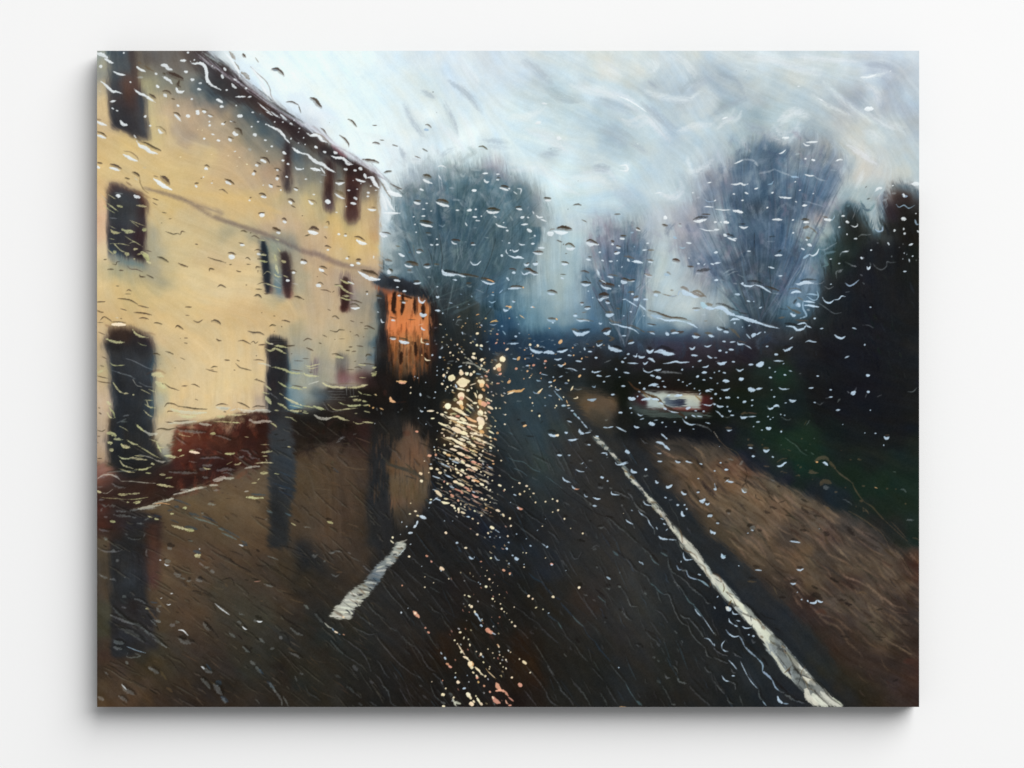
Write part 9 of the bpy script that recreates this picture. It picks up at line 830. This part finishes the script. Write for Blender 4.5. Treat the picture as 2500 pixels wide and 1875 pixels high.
def late():
    rg = np.random.RandomState(77)
    for n in range(150):
        x = 850 + rg.rand() * 450; y = 1120 + rg.rand() ** .7 * 420; L = 40 + rg.rand() * 150
        stroke(poly('@11 %d,%d %d,%d' % (x, y, x + rg.randn() * 5, y + L)), 1.4 + rg.rand() * 3.2, MIX(['#2b1e16', '#3a281a', '#8a5430', '#7c4c2c', '#a3643c'][rg.randint(5)], 12), .38, (.2, .1), .6, .8, dry=.6)
    for n in range(60):
        x = 860 + rg.rand() * 430; y = 800 + rg.rand() * 380; L = 40 + rg.rand() * 110
        stroke(poly('@11 %d,%d %d,%d' % (x, y, x + rg.randn() * 5, y + L)), 1.2 + rg.rand() * 2.4, MIX(['#8a4c2a', '#b3704a', '#d98f60', '#6a3c24'][rg.randint(4)], 12), .42, (.2, .1), .6, .8, dry=.6)
    for t, w in (('@11 925,790 918,870 912,960 930,980', 7), ('@11 1008,810 1010,900 1000,1000', 5), ('@11 1130,850 1130,990', 4.5), ('@11 1212,900 1216,1050', 5), ('@11 998,1390 990,1500', 6), ('@11 1140,1290 1145,1420', 5), ('@11 960,800 1100,840', 3), ('@11 1240,1400 1262,1500', 7)):
        stroke(poly(t), w, '#2a1a12', .85, (.6, .5), .5, .9)
    for n in range(120):       # dragged bristles down the plinth, post reflections and wet ground
        x = 690 + rg.rand() * 600; y = 480 + rg.rand() * 700; L = 60 + rg.rand() * 160
        stroke(poly('@12 %d,%d %d,%d' % (x, y, x + rg.randn() * 4, y + L)), 1.2 + rg.rand() * 2.2, MIX(['#26282a', '#6a4e38', '#1c1c1c', '#544030', '#7a5a44'][rg.randint(5)], 10), .26, (.2, .1), .6, .9, dry=.6)
    tuft('@02 800,480 1740,340 1740,830 1200,1050 800,1140 760,760', 130, ['#7a3a26', '#4a2018', '#33150f', '#8a4a34', '#2a1612', '#5c2a1c'], 51)
    tuft('@02 750,430 1700,300 1740,380 1200,460 800,520', 60, ['#c8b28c', '#b99c80', '#a3705c', '#8a4a3a', '#d3c08e'], 52)
    tuft('@12 0,330 690,400 690,620 0,720', 60, ['#1c1713', '#2e1c18', '#3a2a22', '#14110f'], 53)
    tuft('@11 1400,1200 2077,1200 @21 1000,1330 2077,1300 @31 600,1260 600,1180 @21 2077,1180 1000,1180 0,1150', 90, ['#3f586c', '#2f4558', '#54687a', '#3a4456', '#2a3a48'], 54)
    tuft('@10 900,1100 1300,950 2000,950 2077,1150 1500,1230 950,1400', 60, ['#c6d0d4', '#b4c0c5', '#d6dfe2', '#98a6ac'], 55)
    tuft('@30 0,950 300,750 900,650 1250,850 1400,1300 1250,1300 1000,950 400,950 0,1200', 70, ['#b6c0c8', '#a3b0ba', '#c6ccd0', '#8c9aaa'], 56)
    tuft('@21 700,0 1500,0 1500,600 1400,600 1350,150 850,150 800,600 700,600', 50, ['#b4c0c6', '#a3b2ba', '#c4ccd2'], 57)
    clouds()
    stroke(poly('@01 1680,280 1695,420 1705,560 1725,770'), 11, '#20252e', .85, (.6, .6), .4, 2.0)
    stroke(poly('@01 1890,400 1915,540 1920,700 1925,810'), 14, '#33282b', .7, (.7, .6), .4, 2.0)
    stroke(poly('@11 430,650 420,760 425,850 415,950'), 13, '#33211f', .7, (.7, .7), .5, 1.6)
    stroke(poly('@10 740,1180 790,1260 850,1370 920,1450 990,1470'), 5, '#eef4f8', .8, (.3, .3), .5, .9, dry=.3, h=.8)
    stroke(poly('@00 1560,170 1640,260 1680,360 1740,440 1800,520'), 6, '#eff5f9', .7, (.3, .3), .5, 1.2, dry=.3)
    lay('@10 783,1370 830,1400 900,1480 920,1560 960,1620 @11 880,30 850,90 815,60 800,250 790,250 785,0', '#dbe7ed', soft=3, warp=3, alpha=.75, brush=.9, ang=1.5, bl=14, bw=1.4)
    lay('@11 795,60 850,80 900,120 1000,150 1080,240 950,260 980,350 850,330 830,480 860,560 800,600 788,500', '#a9b7bc', soft=5, warp=6, alpha=.5, brush=.9, ang=.6, bl=10, bw=2)
    for n in range(70):       # pale drag marks across the eave and the roof's wet edge
        t = rng.rand(); x0 = 980 + t * 1050; y0 = 20 + t * 700
        L = 90 + rng.rand() * 180
        stroke(poly('@00 %d,%d %d,%d' % (x0, y0 - 10 + rng.randn() * 22, x0 + L, y0 + L * .72 + rng.randn() * 14)), 1.0 + rng.rand() * 1.6, MIX('#cfd0da' if rng.rand() < .7 else '#5d4a52', 14), .34, (.2, .1), .5, .8, dry=.7)
    for n in range(60):
        t = rng.rand(); x0 = -20 + t * 800; y0 = 700 + t * 560
        L = 80 + rng.rand() * 170
        stroke(poly('@10 %d,%d %d,%d' % (x0, y0 + rng.randn() * 24, x0 + L, y0 + L * .70 + rng.randn() * 12)), 1.0 + rng.rand() * 1.4, MIX('#d9dde6' if rng.rand() < .7 else '#4d3a40', 14), .32, (.2, .1), .5, .8, dry=.7)
    for t, w, a in (('@12 1600,30 1620,50', 22, .45), ('@12 1795,30 1820,40', 18, .45), ('@12 1600,180 1600,280', 22, .45), ('@12 1450,265 1500,300', 16, .4), ('@12 1800,200 1810,340', 20, .4), ('@12 1750,400 1820,500', 26, .42), ('@12 1500,380 1750,560', 26, .25), ('@12 1450,600 1800,640', 30, .16), ('@11 2000,1450 1980,1560', 18, .35)):
        stroke(poly(t), w, '#c08a50', a, (.8, .8), .3, 6)
    for t, w, c, a, so in (
        ('@00 480,1390 650,1430 850,1490 1000,1575 @01 1180,22 1350,82 1550,140 1700,190 1900,285 2077,370', 6, '#7c6c62', .55, 2.6),
        ('@11 0,370 150,400 330,480 470,530', 8, '#8d7468', .45, 3), ('@11 330,490 500,530 760,590', 9, '#96806e', .4, 3),
        ('@00 860,1430 1200,1460 1500,1495 1850,1640', 8, '#d6b67c', .4, 3),
        ('@10 300,960 380,1030 440,1070', 7, '#b5707a', .5, 2.5), ('@10 0,560 200,640 400,700', 12, '#f2f5fa', .3, 6),
        ('@10 20,730 300,930 560,1120 720,1190', 6, '#dfe2ec', .5, 2.2), ('@00 1350,180 1600,390 1850,590 2077,745', 6, '#d5d6e2', .45, 2.4),
        ('@10 800,1400 810,1500 810,1640', 14, '#dfe9ef', .5, 4), ('@11 800,20 815,120 800,300', 9, '#c9d6da', .55, 4), ('@11 795,300 800,450', 8, '#b9c8cc', .5, 4),
        ('@12 120,60 250,60 400,70', 6, '#8f918a', .4, 4), ('@11 860,10 900,20', 12, '#e6f0f4', .7, 4), ('@11 960,150 1010,180 1090,250', 9, '#a3b0b4', .6, 3), ('@11 850,290 920,320 980,350', 9, '#b0bdbf', .6, 3), ('@11 830,560 880,590 980,560', 9, '#aebcc0', .55, 3)):
        stroke(poly(t), w, c, a, (.4, .4), .5, so, dry=.25)

# ---------------------------------------------------------------- materials
def material(name):
    m = bpy.data.materials.new(name)
    m.use_nodes = True
    return m, m.node_tree, m.node_tree.nodes['Principled BSDF']

def wall_material():
    m, nt, b = material('white_wall_paint')
    tc = nt.nodes.new('ShaderNodeTexCoord')
    n1 = nt.nodes.new('ShaderNodeTexNoise'); n1.inputs['Scale'].default_value = 420.0; n1.inputs['Detail'].default_value = 6.0
    n2 = nt.nodes.new('ShaderNodeTexNoise'); n2.inputs['Scale'].default_value = 2.3; n2.inputs['Detail'].default_value = 3.0
    nt.links.new(tc.outputs['Object'], n1.inputs['Vector']); nt.links.new(tc.outputs['Object'], n2.inputs['Vector'])
    r = nt.nodes.new('ShaderNodeMix'); r.data_type = 'RGBA'
    r.inputs[6].default_value = (0.885, 0.888, 0.893, 1); r.inputs[7].default_value = (0.905, 0.905, 0.906, 1)
    nt.links.new(n2.outputs['Fac'], r.inputs[0]); nt.links.new(r.outputs[2], b.inputs['Base Color'])
    bp = nt.nodes.new('ShaderNodeBump'); bp.inputs['Strength'].default_value = 0.10; bp.inputs['Distance'].default_value = 0.0006
    nt.links.new(n1.outputs['Fac'], bp.inputs['Height']); nt.links.new(bp.outputs['Normal'], b.inputs['Normal'])
    b.inputs['Roughness'].default_value = 0.9
    b.inputs['Specular IOR Level'].default_value = 0.2
    return m

def paint_material(name, rough=0.7, spec=0.05):
    m, nt, b = material(name)
    at = nt.nodes.new('ShaderNodeAttribute'); at.attribute_name = 'pigment'
    nt.links.new(at.outputs['Color'], b.inputs['Base Color'])
    tc = nt.nodes.new('ShaderNodeTexCoord')
    mp = nt.nodes.new('ShaderNodeMapping'); nt.links.new(tc.outputs['Object'], mp.inputs['Vector'])
    n = nt.nodes.new('ShaderNodeTexNoise'); n.inputs['Scale'].default_value = 900.0; n.inputs['Detail'].default_value = 3.0
    nt.links.new(mp.outputs['Vector'], n.inputs['Vector'])
    bp = nt.nodes.new('ShaderNodeBump'); bp.inputs['Strength'].default_value = 0.12; bp.inputs['Distance'].default_value = 0.0003
    nt.links.new(n.outputs['Fac'], bp.inputs['Height']); nt.links.new(bp.outputs['Normal'], b.inputs['Normal'])
    b.inputs['Roughness'].default_value = rough
    b.inputs['Specular IOR Level'].default_value = spec
    return m

# ---------------------------------------------------------------- meshes
def mesh_object(name, verts, quads, mat, parent=None, colors=None, smooth=True):
    me = bpy.data.meshes.new(name)
    me.vertices.add(len(verts)); me.vertices.foreach_set('co', np.ascontiguousarray(verts, np.float32).ravel())
    n = len(quads)
    me.loops.add(n * 4); me.loops.foreach_set('vertex_index', np.ascontiguousarray(quads, np.int32).ravel())
    me.polygons.add(n); me.polygons.foreach_set('loop_start', np.arange(0, n * 4, 4, dtype=np.int32))
    try: me.polygons.foreach_set('loop_total', np.full(n, 4, np.int32))
    except Exception: pass
    me.polygons.foreach_set('use_smooth', np.full(n, smooth, bool))
    me.update(calc_edges=True)
    if colors is not None:
        a = me.color_attributes.new('pigment', 'FLOAT_COLOR', 'POINT')
        c = np.ones((len(verts), 4), np.float32); c[:, :3] = colors
        a.data.foreach_set('color', c.ravel())
    me.materials.append(mat)
    o = bpy.data.objects.new(name, me)
    COL.objects.link(o)
    if parent is not None: o.parent = parent
    return o

def to_linear(c):
    return np.where(c <= 0.04045, c / 12.92, ((c + 0.055) / 1.055) ** 2.4)

LIGHT = 1.055                 # what a white sheet on this wall would send back, so pigment = seen colour / LIGHT
GLOSS = 0.0016                # the little that the varnish adds everywhere

def build():
    wm = wall_material()
    x, t, z = 3.2, 0.12, 3.0
    wv = np.array([(-x, 0, 0), (x, 0, 0), (x, t, 0), (-x, t, 0), (-x, 0, z), (x, 0, z), (x, t, z), (-x, t, z)], np.float32)
    wq = np.array([(0, 1, 5, 4), (1, 2, 6, 5), (2, 3, 7, 6), (3, 0, 4, 7), (4, 5, 6, 7), (3, 2, 1, 0)], np.int32)
    wall = mesh_object('wall', wv, wq, wm, smooth=False)
    wall['kind'] = 'structure'

    paint()
    root = bpy.data.objects.new('painting', None)
    root.empty_display_size = 0.1
    COL.objects.link(root)
    cx = ((PX0 + PX1) * .5 - 1250) * S; cz = ZC + (937.5 - (PY0 + PY1) * .5) * S
    root.location = (cx, 0, cz - (PY1 - PY0) * .5 * S)
    root['label'] = 'unframed canvas painting of a rainy village road behind wet glass, hanging on white wall'
    root['category'] = 'painting'
    ox, oz = root.location.x, root.location.z

    lin = np.clip((to_linear(np.clip(img, 0, 1)) - GLOSS) / LIGHT, 0.002, 0.93).astype(np.float32)
    sx = (PX1 - PX0) / (W - 1); sy = (PY1 - PY0) / (H - 1)
    VX = (PX0 + XX * sx - 1250) * S - ox
    VZ = ZC + (937.5 - (PY0 + YY * sy)) * S - oz
    hh = np.clip(hgt, -.2, 1.4)
    edge = np.minimum(np.minimum(XX, W - 1 - XX), np.minimum(YY, H - 1 - YY))
    VY = -DEPTH - hh * 0.00012 * np.clip(edge / 4, 0, 1)
    P3 = np.stack([VX, VY, VZ], -1).reshape(-1, 3).astype(np.float32)
    C3 = lin.reshape(-1, 3)
    mat = paint_material('oil_paint')
    # which patch of paint each cell belongs to
    owner = np.zeros((H - 1, W - 1), np.int32)
    patches = [('painted_sky', None, None)]
    objs = {}
    for nm, parent, t in PATCH:
        m, (y0, y1, x0, x1) = polymask(poly(t), 0.0)
        v = owner[y0:min(y1, H - 1), x0:min(x1, W - 1)]
        v[m[:v.shape[0], :v.shape[1]] > .5] = len(patches)
        patches.append((nm, parent, None))
    idx = np.arange(H * W, dtype=np.int32).reshape(H, W)
    Q = np.stack([idx[1:, :-1], idx[1:, 1:], idx[:-1, 1:], idx[:-1, :-1]], -1)
    for k, (nm, parent, _) in enumerate(patches):
        q = Q[owner == k]
        if not len(q): continue
        u, inv = np.unique(q, return_inverse=True)
        par = root if parent is None else objs[parent]
        o = mesh_object(nm, P3[u], inv.reshape(-1, 4), mat, par, C3[u])
        objs[k] = o
        if parent is None: objs[nm] = o
        if k in PATCH_LABEL: o['label'] = PATCH_LABEL[k]
    # the cloth turned over the stretcher's four sides
    em = paint_material('paint_on_turned_edge', .75, .1)
    NB = 5
    def side(line3, col, nm='turned_edge'):
        n = len(line3)
        L = np.array([line3 * np.array([1, 0, 1]) + np.array([0, y, 0]) for y in np.linspace(-DEPTH, 0, NB)], np.float32)
        V = L.reshape(-1, 3); Cc = np.tile(col, (NB, 1))
        a = np.arange(n - 1); q = []
        for b in range(NB - 1):
            q.append(np.stack([b * n + a, (b + 1) * n + a, (b + 1) * n + a + 1, b * n + a + 1], -1))
        return mesh_object(nm, V, np.concatenate(q), em, root, Cc, smooth=False)
    G = P3.reshape(H, W, 3); Cg = lin
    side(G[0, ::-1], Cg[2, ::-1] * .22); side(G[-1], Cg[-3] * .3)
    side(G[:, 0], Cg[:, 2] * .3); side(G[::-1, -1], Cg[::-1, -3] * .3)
    # pine stretcher bars behind the cloth
    bm, nt, b = material('pine_stretcher')
    wv2 = nt.nodes.new('ShaderNodeTexWave'); wv2.inputs['Scale'].default_value = 14.0; wv2.inputs['Distortion'].default_value = 6.0
    rm = nt.nodes.new('ShaderNodeMix'); rm.data_type = 'RGBA'
    rm.inputs[6].default_value = (0.52, 0.37, 0.21, 1); rm.inputs[7].default_value = (0.62, 0.47, 0.29, 1)
    nt.links.new(wv2.outputs['Fac'], rm.inputs[0]); nt.links.new(rm.outputs[2], b.inputs['Base Color'])
    b.inputs['Roughness'].default_value = 0.7
    x0, x1 = float(VX.min()) + .002, float(VX.max()) - .002; z0, z1 = float(VZ.min()) + .002, float(VZ.max()) - .002
    w = .045; ya, yb = -DEPTH + .004, -.0005
    for (a0, a1, c0, c1) in ((x0, x1, z0, z0 + w), (x0, x1, z1 - w, z1), (x0, x0 + w, z0 + w + .0005, z1 - w - .0005), (x1 - w, x1, z0 + w + .0005, z1 - w - .0005)):
        v = np.array([(a0, ya, c0), (a1, ya, c0), (a1, yb, c0), (a0, yb, c0), (a0, ya, c1), (a1, ya, c1), (a1, yb, c1), (a0, yb, c1)], np.float32)
        mesh_object('stretcher_bar', v, wq, bm, root, smooth=False)

# each patch of paint: name, the patch it belongs to, its outline
TREE_L = '@10 860,1700 900,1420 850,1330 1000,1330 1060,1240 1150,1210 1200,1100 1350,1130 1420,1100 1500,1150 1640,1170 1760,1120 1880,1060 1990,1090 2077,1230 @20 60,1210 200,1290 280,1400 360,1480 440,1640 @21 400,80 330,300 250,480 200,620 100,760 0,900 @11 2000,1000 1700,1100 1400,1000 1300,800 800,600 790,60'
TREE_M = '@21 1240,1290 1120,1290 1000,1150 880,900 760,600 800,420 850,250 840,100 880,-60 @20 1100,1690 1300,1680 1420,1640 @21 1440,150 1400,330 1440,480 1400,650 1350,850 1290,1050'
TREE_R = '@30 60,1130 180,1150 200,950 330,880 400,840 560,820 640,930 760,900 850,880 880,780 960,700 1060,830 1180,900 1250,1000 1330,1130 1310,1300 1340,1430 1250,1530 1200,1700 @31 1000,30 900,130 950,240 1080,330 1120,420 1060,560 1050,800 900,1100 300,1230 60,1200 @21 2000,1200 1940,1120 2040,920 1960,720 1860,600 1780,480 1700,350 1660,200 1620,60 @20 1650,1600 1800,1560 1900,1400 1850,1250 2000,1170'
DARK_T = '@30 2200,1330 2030,1430 1950,1330 1860,1300 1790,1370 1730,1500 1690,1620 @31 1690,120 1640,170 1570,110 1480,-30 1400,-120 1320,-60 1250,100 1230,250 1130,350 1100,520 1080,640 1060,800 1000,1000 900,1200 930,1500 @32 900,60 1000,450 1300,640 2200,760'
BAND_T = '@11 1380,1000 1750,1120 2077,1090 @21 60,1210 300,1250 500,1255 900,1260 1250,1262 1450,1240 2000,1250 @31 300,1210 560,1180 1050,1130 @32 2200,-60 2200,1800 1750,1700 @22 1500,1000 1300,640 1050,500 1100,100 560,100 430,0 @21 350,1690 -60,1690 @11 1990,1640 1380,1640'
ROAD_T = '@11 1340,1560 2077,1500 @21 120,1480 350,1640 @22 560,110 600,240 760,400 900,520 1300,640 1420,720 1550,1000 1800,1400 @33 60,60 200,150 350,330 520,480 700,620 850,790 1060,950 1200,1230 1450,1480 1600,1800 @23 0,1800 @13 0,1800 @03 -60,1800 -60,1170 200,1160 560,300 @02 620,1500 600,1340 720,1280 850,1150 1250,1020 1500,900 1700,860 @12 0,690 200,640 500,600 640,560 690,380 1300,330'
VERGE_T = '@22 1300,640 1500,600 1750,600 1950,630 2077,660 @32 100,690 260,790 330,860 460,930 600,1010 760,1090 900,1150 1050,1230 1300,1330 1480,1430 1700,1560 1850,1700 2200,1700 2200,1800 @33 2200,-60 2200,1800 1600,1800 1480,1600 1400,1450 1250,1250 1150,1080 1060,940 900,810 800,700 600,520 420,330 200,120 60,-10 @22 2000,1560 1850,1330 1700,1180 1580,1080 1500,900 1400,760'
PLINTH_T = '@02 790,480 900,450 1050,460 1150,440 1300,420 1500,350 1640,340 1750,320 1960,330 2110,300 @12 200,300 500,400 690,430 700,560 640,640 500,600 300,600 100,680 -20,720 @02 1990,760 1900,800 1700,850 1500,880 1420,930 1250,1010 1150,1060 980,1090 850,1140 760,1190 640,1240 420,1290 330,1330 -60,1400 -60,840 60,830 140,880 500,840 720,850 760,700 800,600'
PATCH = [
 ('painted_tree', None, TREE_L), ('painted_tree', None, TREE_M), ('painted_tree', None, TREE_R),
 ('painted_hedge', None, BAND_T), ('painted_tree', None, DARK_T), ('painted_road', None, ROAD_T),
 ('painted_verge', None, VERGE_T), ('painted_verge', None, '@22 540,120 640,100 800,100 930,110 1000,190 1100,190 1110,330 1050,420 1090,560 1000,620 900,480 800,420 720,300 640,200'),
 ('painted_house', None, HOUSE_P),
 ('painted_annex', None, '@11 775,640 800,600 1000,640 1150,700 1350,830 1370,1000 1350,1690 @12 1330,60 1300,330 700,330 690,60 @11 700,1640 740,1560 750,1400 770,1100 765,850'),
 ('painted_plinth', None, PLINTH_T),
 ('painted_car', None, '@22 1190,240 1210,170 1300,125 1380,110 1950,135 2060,170 2077,260 2060,375 1750,395 1450,385 1300,340 1200,280'),
 ('road_edge_line', None, LINE), ('centre_line_dash', None, DASH),
 ('painted_roof', 9, '@00 820,-40 1040,-20 1180,70 1330,170 1470,290 1600,400 1750,510 1900,620 2077,760 @10 60,800 200,900 350,1000 500,1100 640,1170 720,1230 780,1340 740,1400 690,1350 620,1290 430,1190 300,1100 200,1060 100,1000 -20,930 @00 1950,880 1800,770 1620,640 1500,560 1350,520 1200,450 1120,380 1080,300 990,180'),
 ('painted_window', 9, '@00 120,-60 400,-60 410,200 430,330 490,480 500,650 530,900 470,900 380,870 260,810 150,780 125,600 115,300'),
 ('painted_window', 9, '@00 120,1325 210,1340 330,1390 450,1440 505,1530 500,1700 @01 495,200 490,350 500,480 430,460 280,430 130,385 110,200 110,-60 @00 100,1500'),
 ('painted_window', 9, '@01 1640,240 1700,260 1730,400 1750,550 1770,790 1710,770 1690,650 1670,480 1650,350'),
 ('painted_window', 9, '@01 1830,370 1900,370 1945,400 1955,550 1965,700 1975,820 1920,840 1885,790 1870,640 1860,520'),
 ('painted_window', 9, '@11 365,750 390,660 430,640 470,660 485,760 480,860 470,960 420,970 360,950 390,880 370,820'),
 ('painted_window', 9, '@00 1885,900 1960,930 1955,1100 1945,1250 1950,1420 1880,1410 1870,1250 1885,1100'),
 ('painted_window', 9, '@10 215,1080 320,1110 315,1300 320,1500 300,1640 210,1600 205,1400 230,1250'),
 ('painted_window', 9, '@10 440,1120 600,1150 640,1300 580,1360 565,1500 550,1700 @11 530,50 500,110 440,60 @10 430,1500 430,1300'),
 ('painted_window', 9, '@11 360,1400 440,1410 455,1520 440,1650 355,1650 350,1520'),
 ('painted_doorway', 9, '@01 130,1130 200,1115 330,1130 470,1190 550,1240 580,1400 570,1700 @02 560,200 570,400 540,600 620,760 740,830 600,880 400,900 220,900 120,850 100,650 150,400 150,200 130,60 @01 140,1600 110,1400 60,1290 100,1220'),
 ('painted_doorway', 9, '@01 1715,1250 1760,1215 1850,1225 1910,1260 1935,1400 1950,1550 1960,1700 @02 1925,120 1930,330 1740,330 1690,180 1720,60 @01 1720,1500 1700,1330'),
 ('painted_roof', 10, '@11 780,570 900,620 1020,640 1150,700 1290,770 1350,830 1300,870 1150,830 1000,790 900,750 800,720 690,690 760,640'),
 ('painted_number_plate', 12, '@22 1590,195 1790,205 1800,255 1740,280 1600,275 1570,230'),
 ('painted_tail_light', 12, '@22 1290,150 1340,160 1370,200 1400,230 1390,270 1340,260 1300,220'),
 ('painted_tail_light', 12, '@22 1960,180 2030,165 2060,220 2050,290 1960,310 1940,270'),
]
PATCH_LABEL = {1: 'teal grey bare tree beside the house', 2: 'slim violet grey tree in the middle distance', 3: 'broad blue grey bare tree', 5: 'almost black tree at the right edge', 10: 'orange brick annex', 7: 'brown verge along the road edge line', 8: 'small far patch of brown verge', 11: 'dark red brick base under the cream wall'}

build()
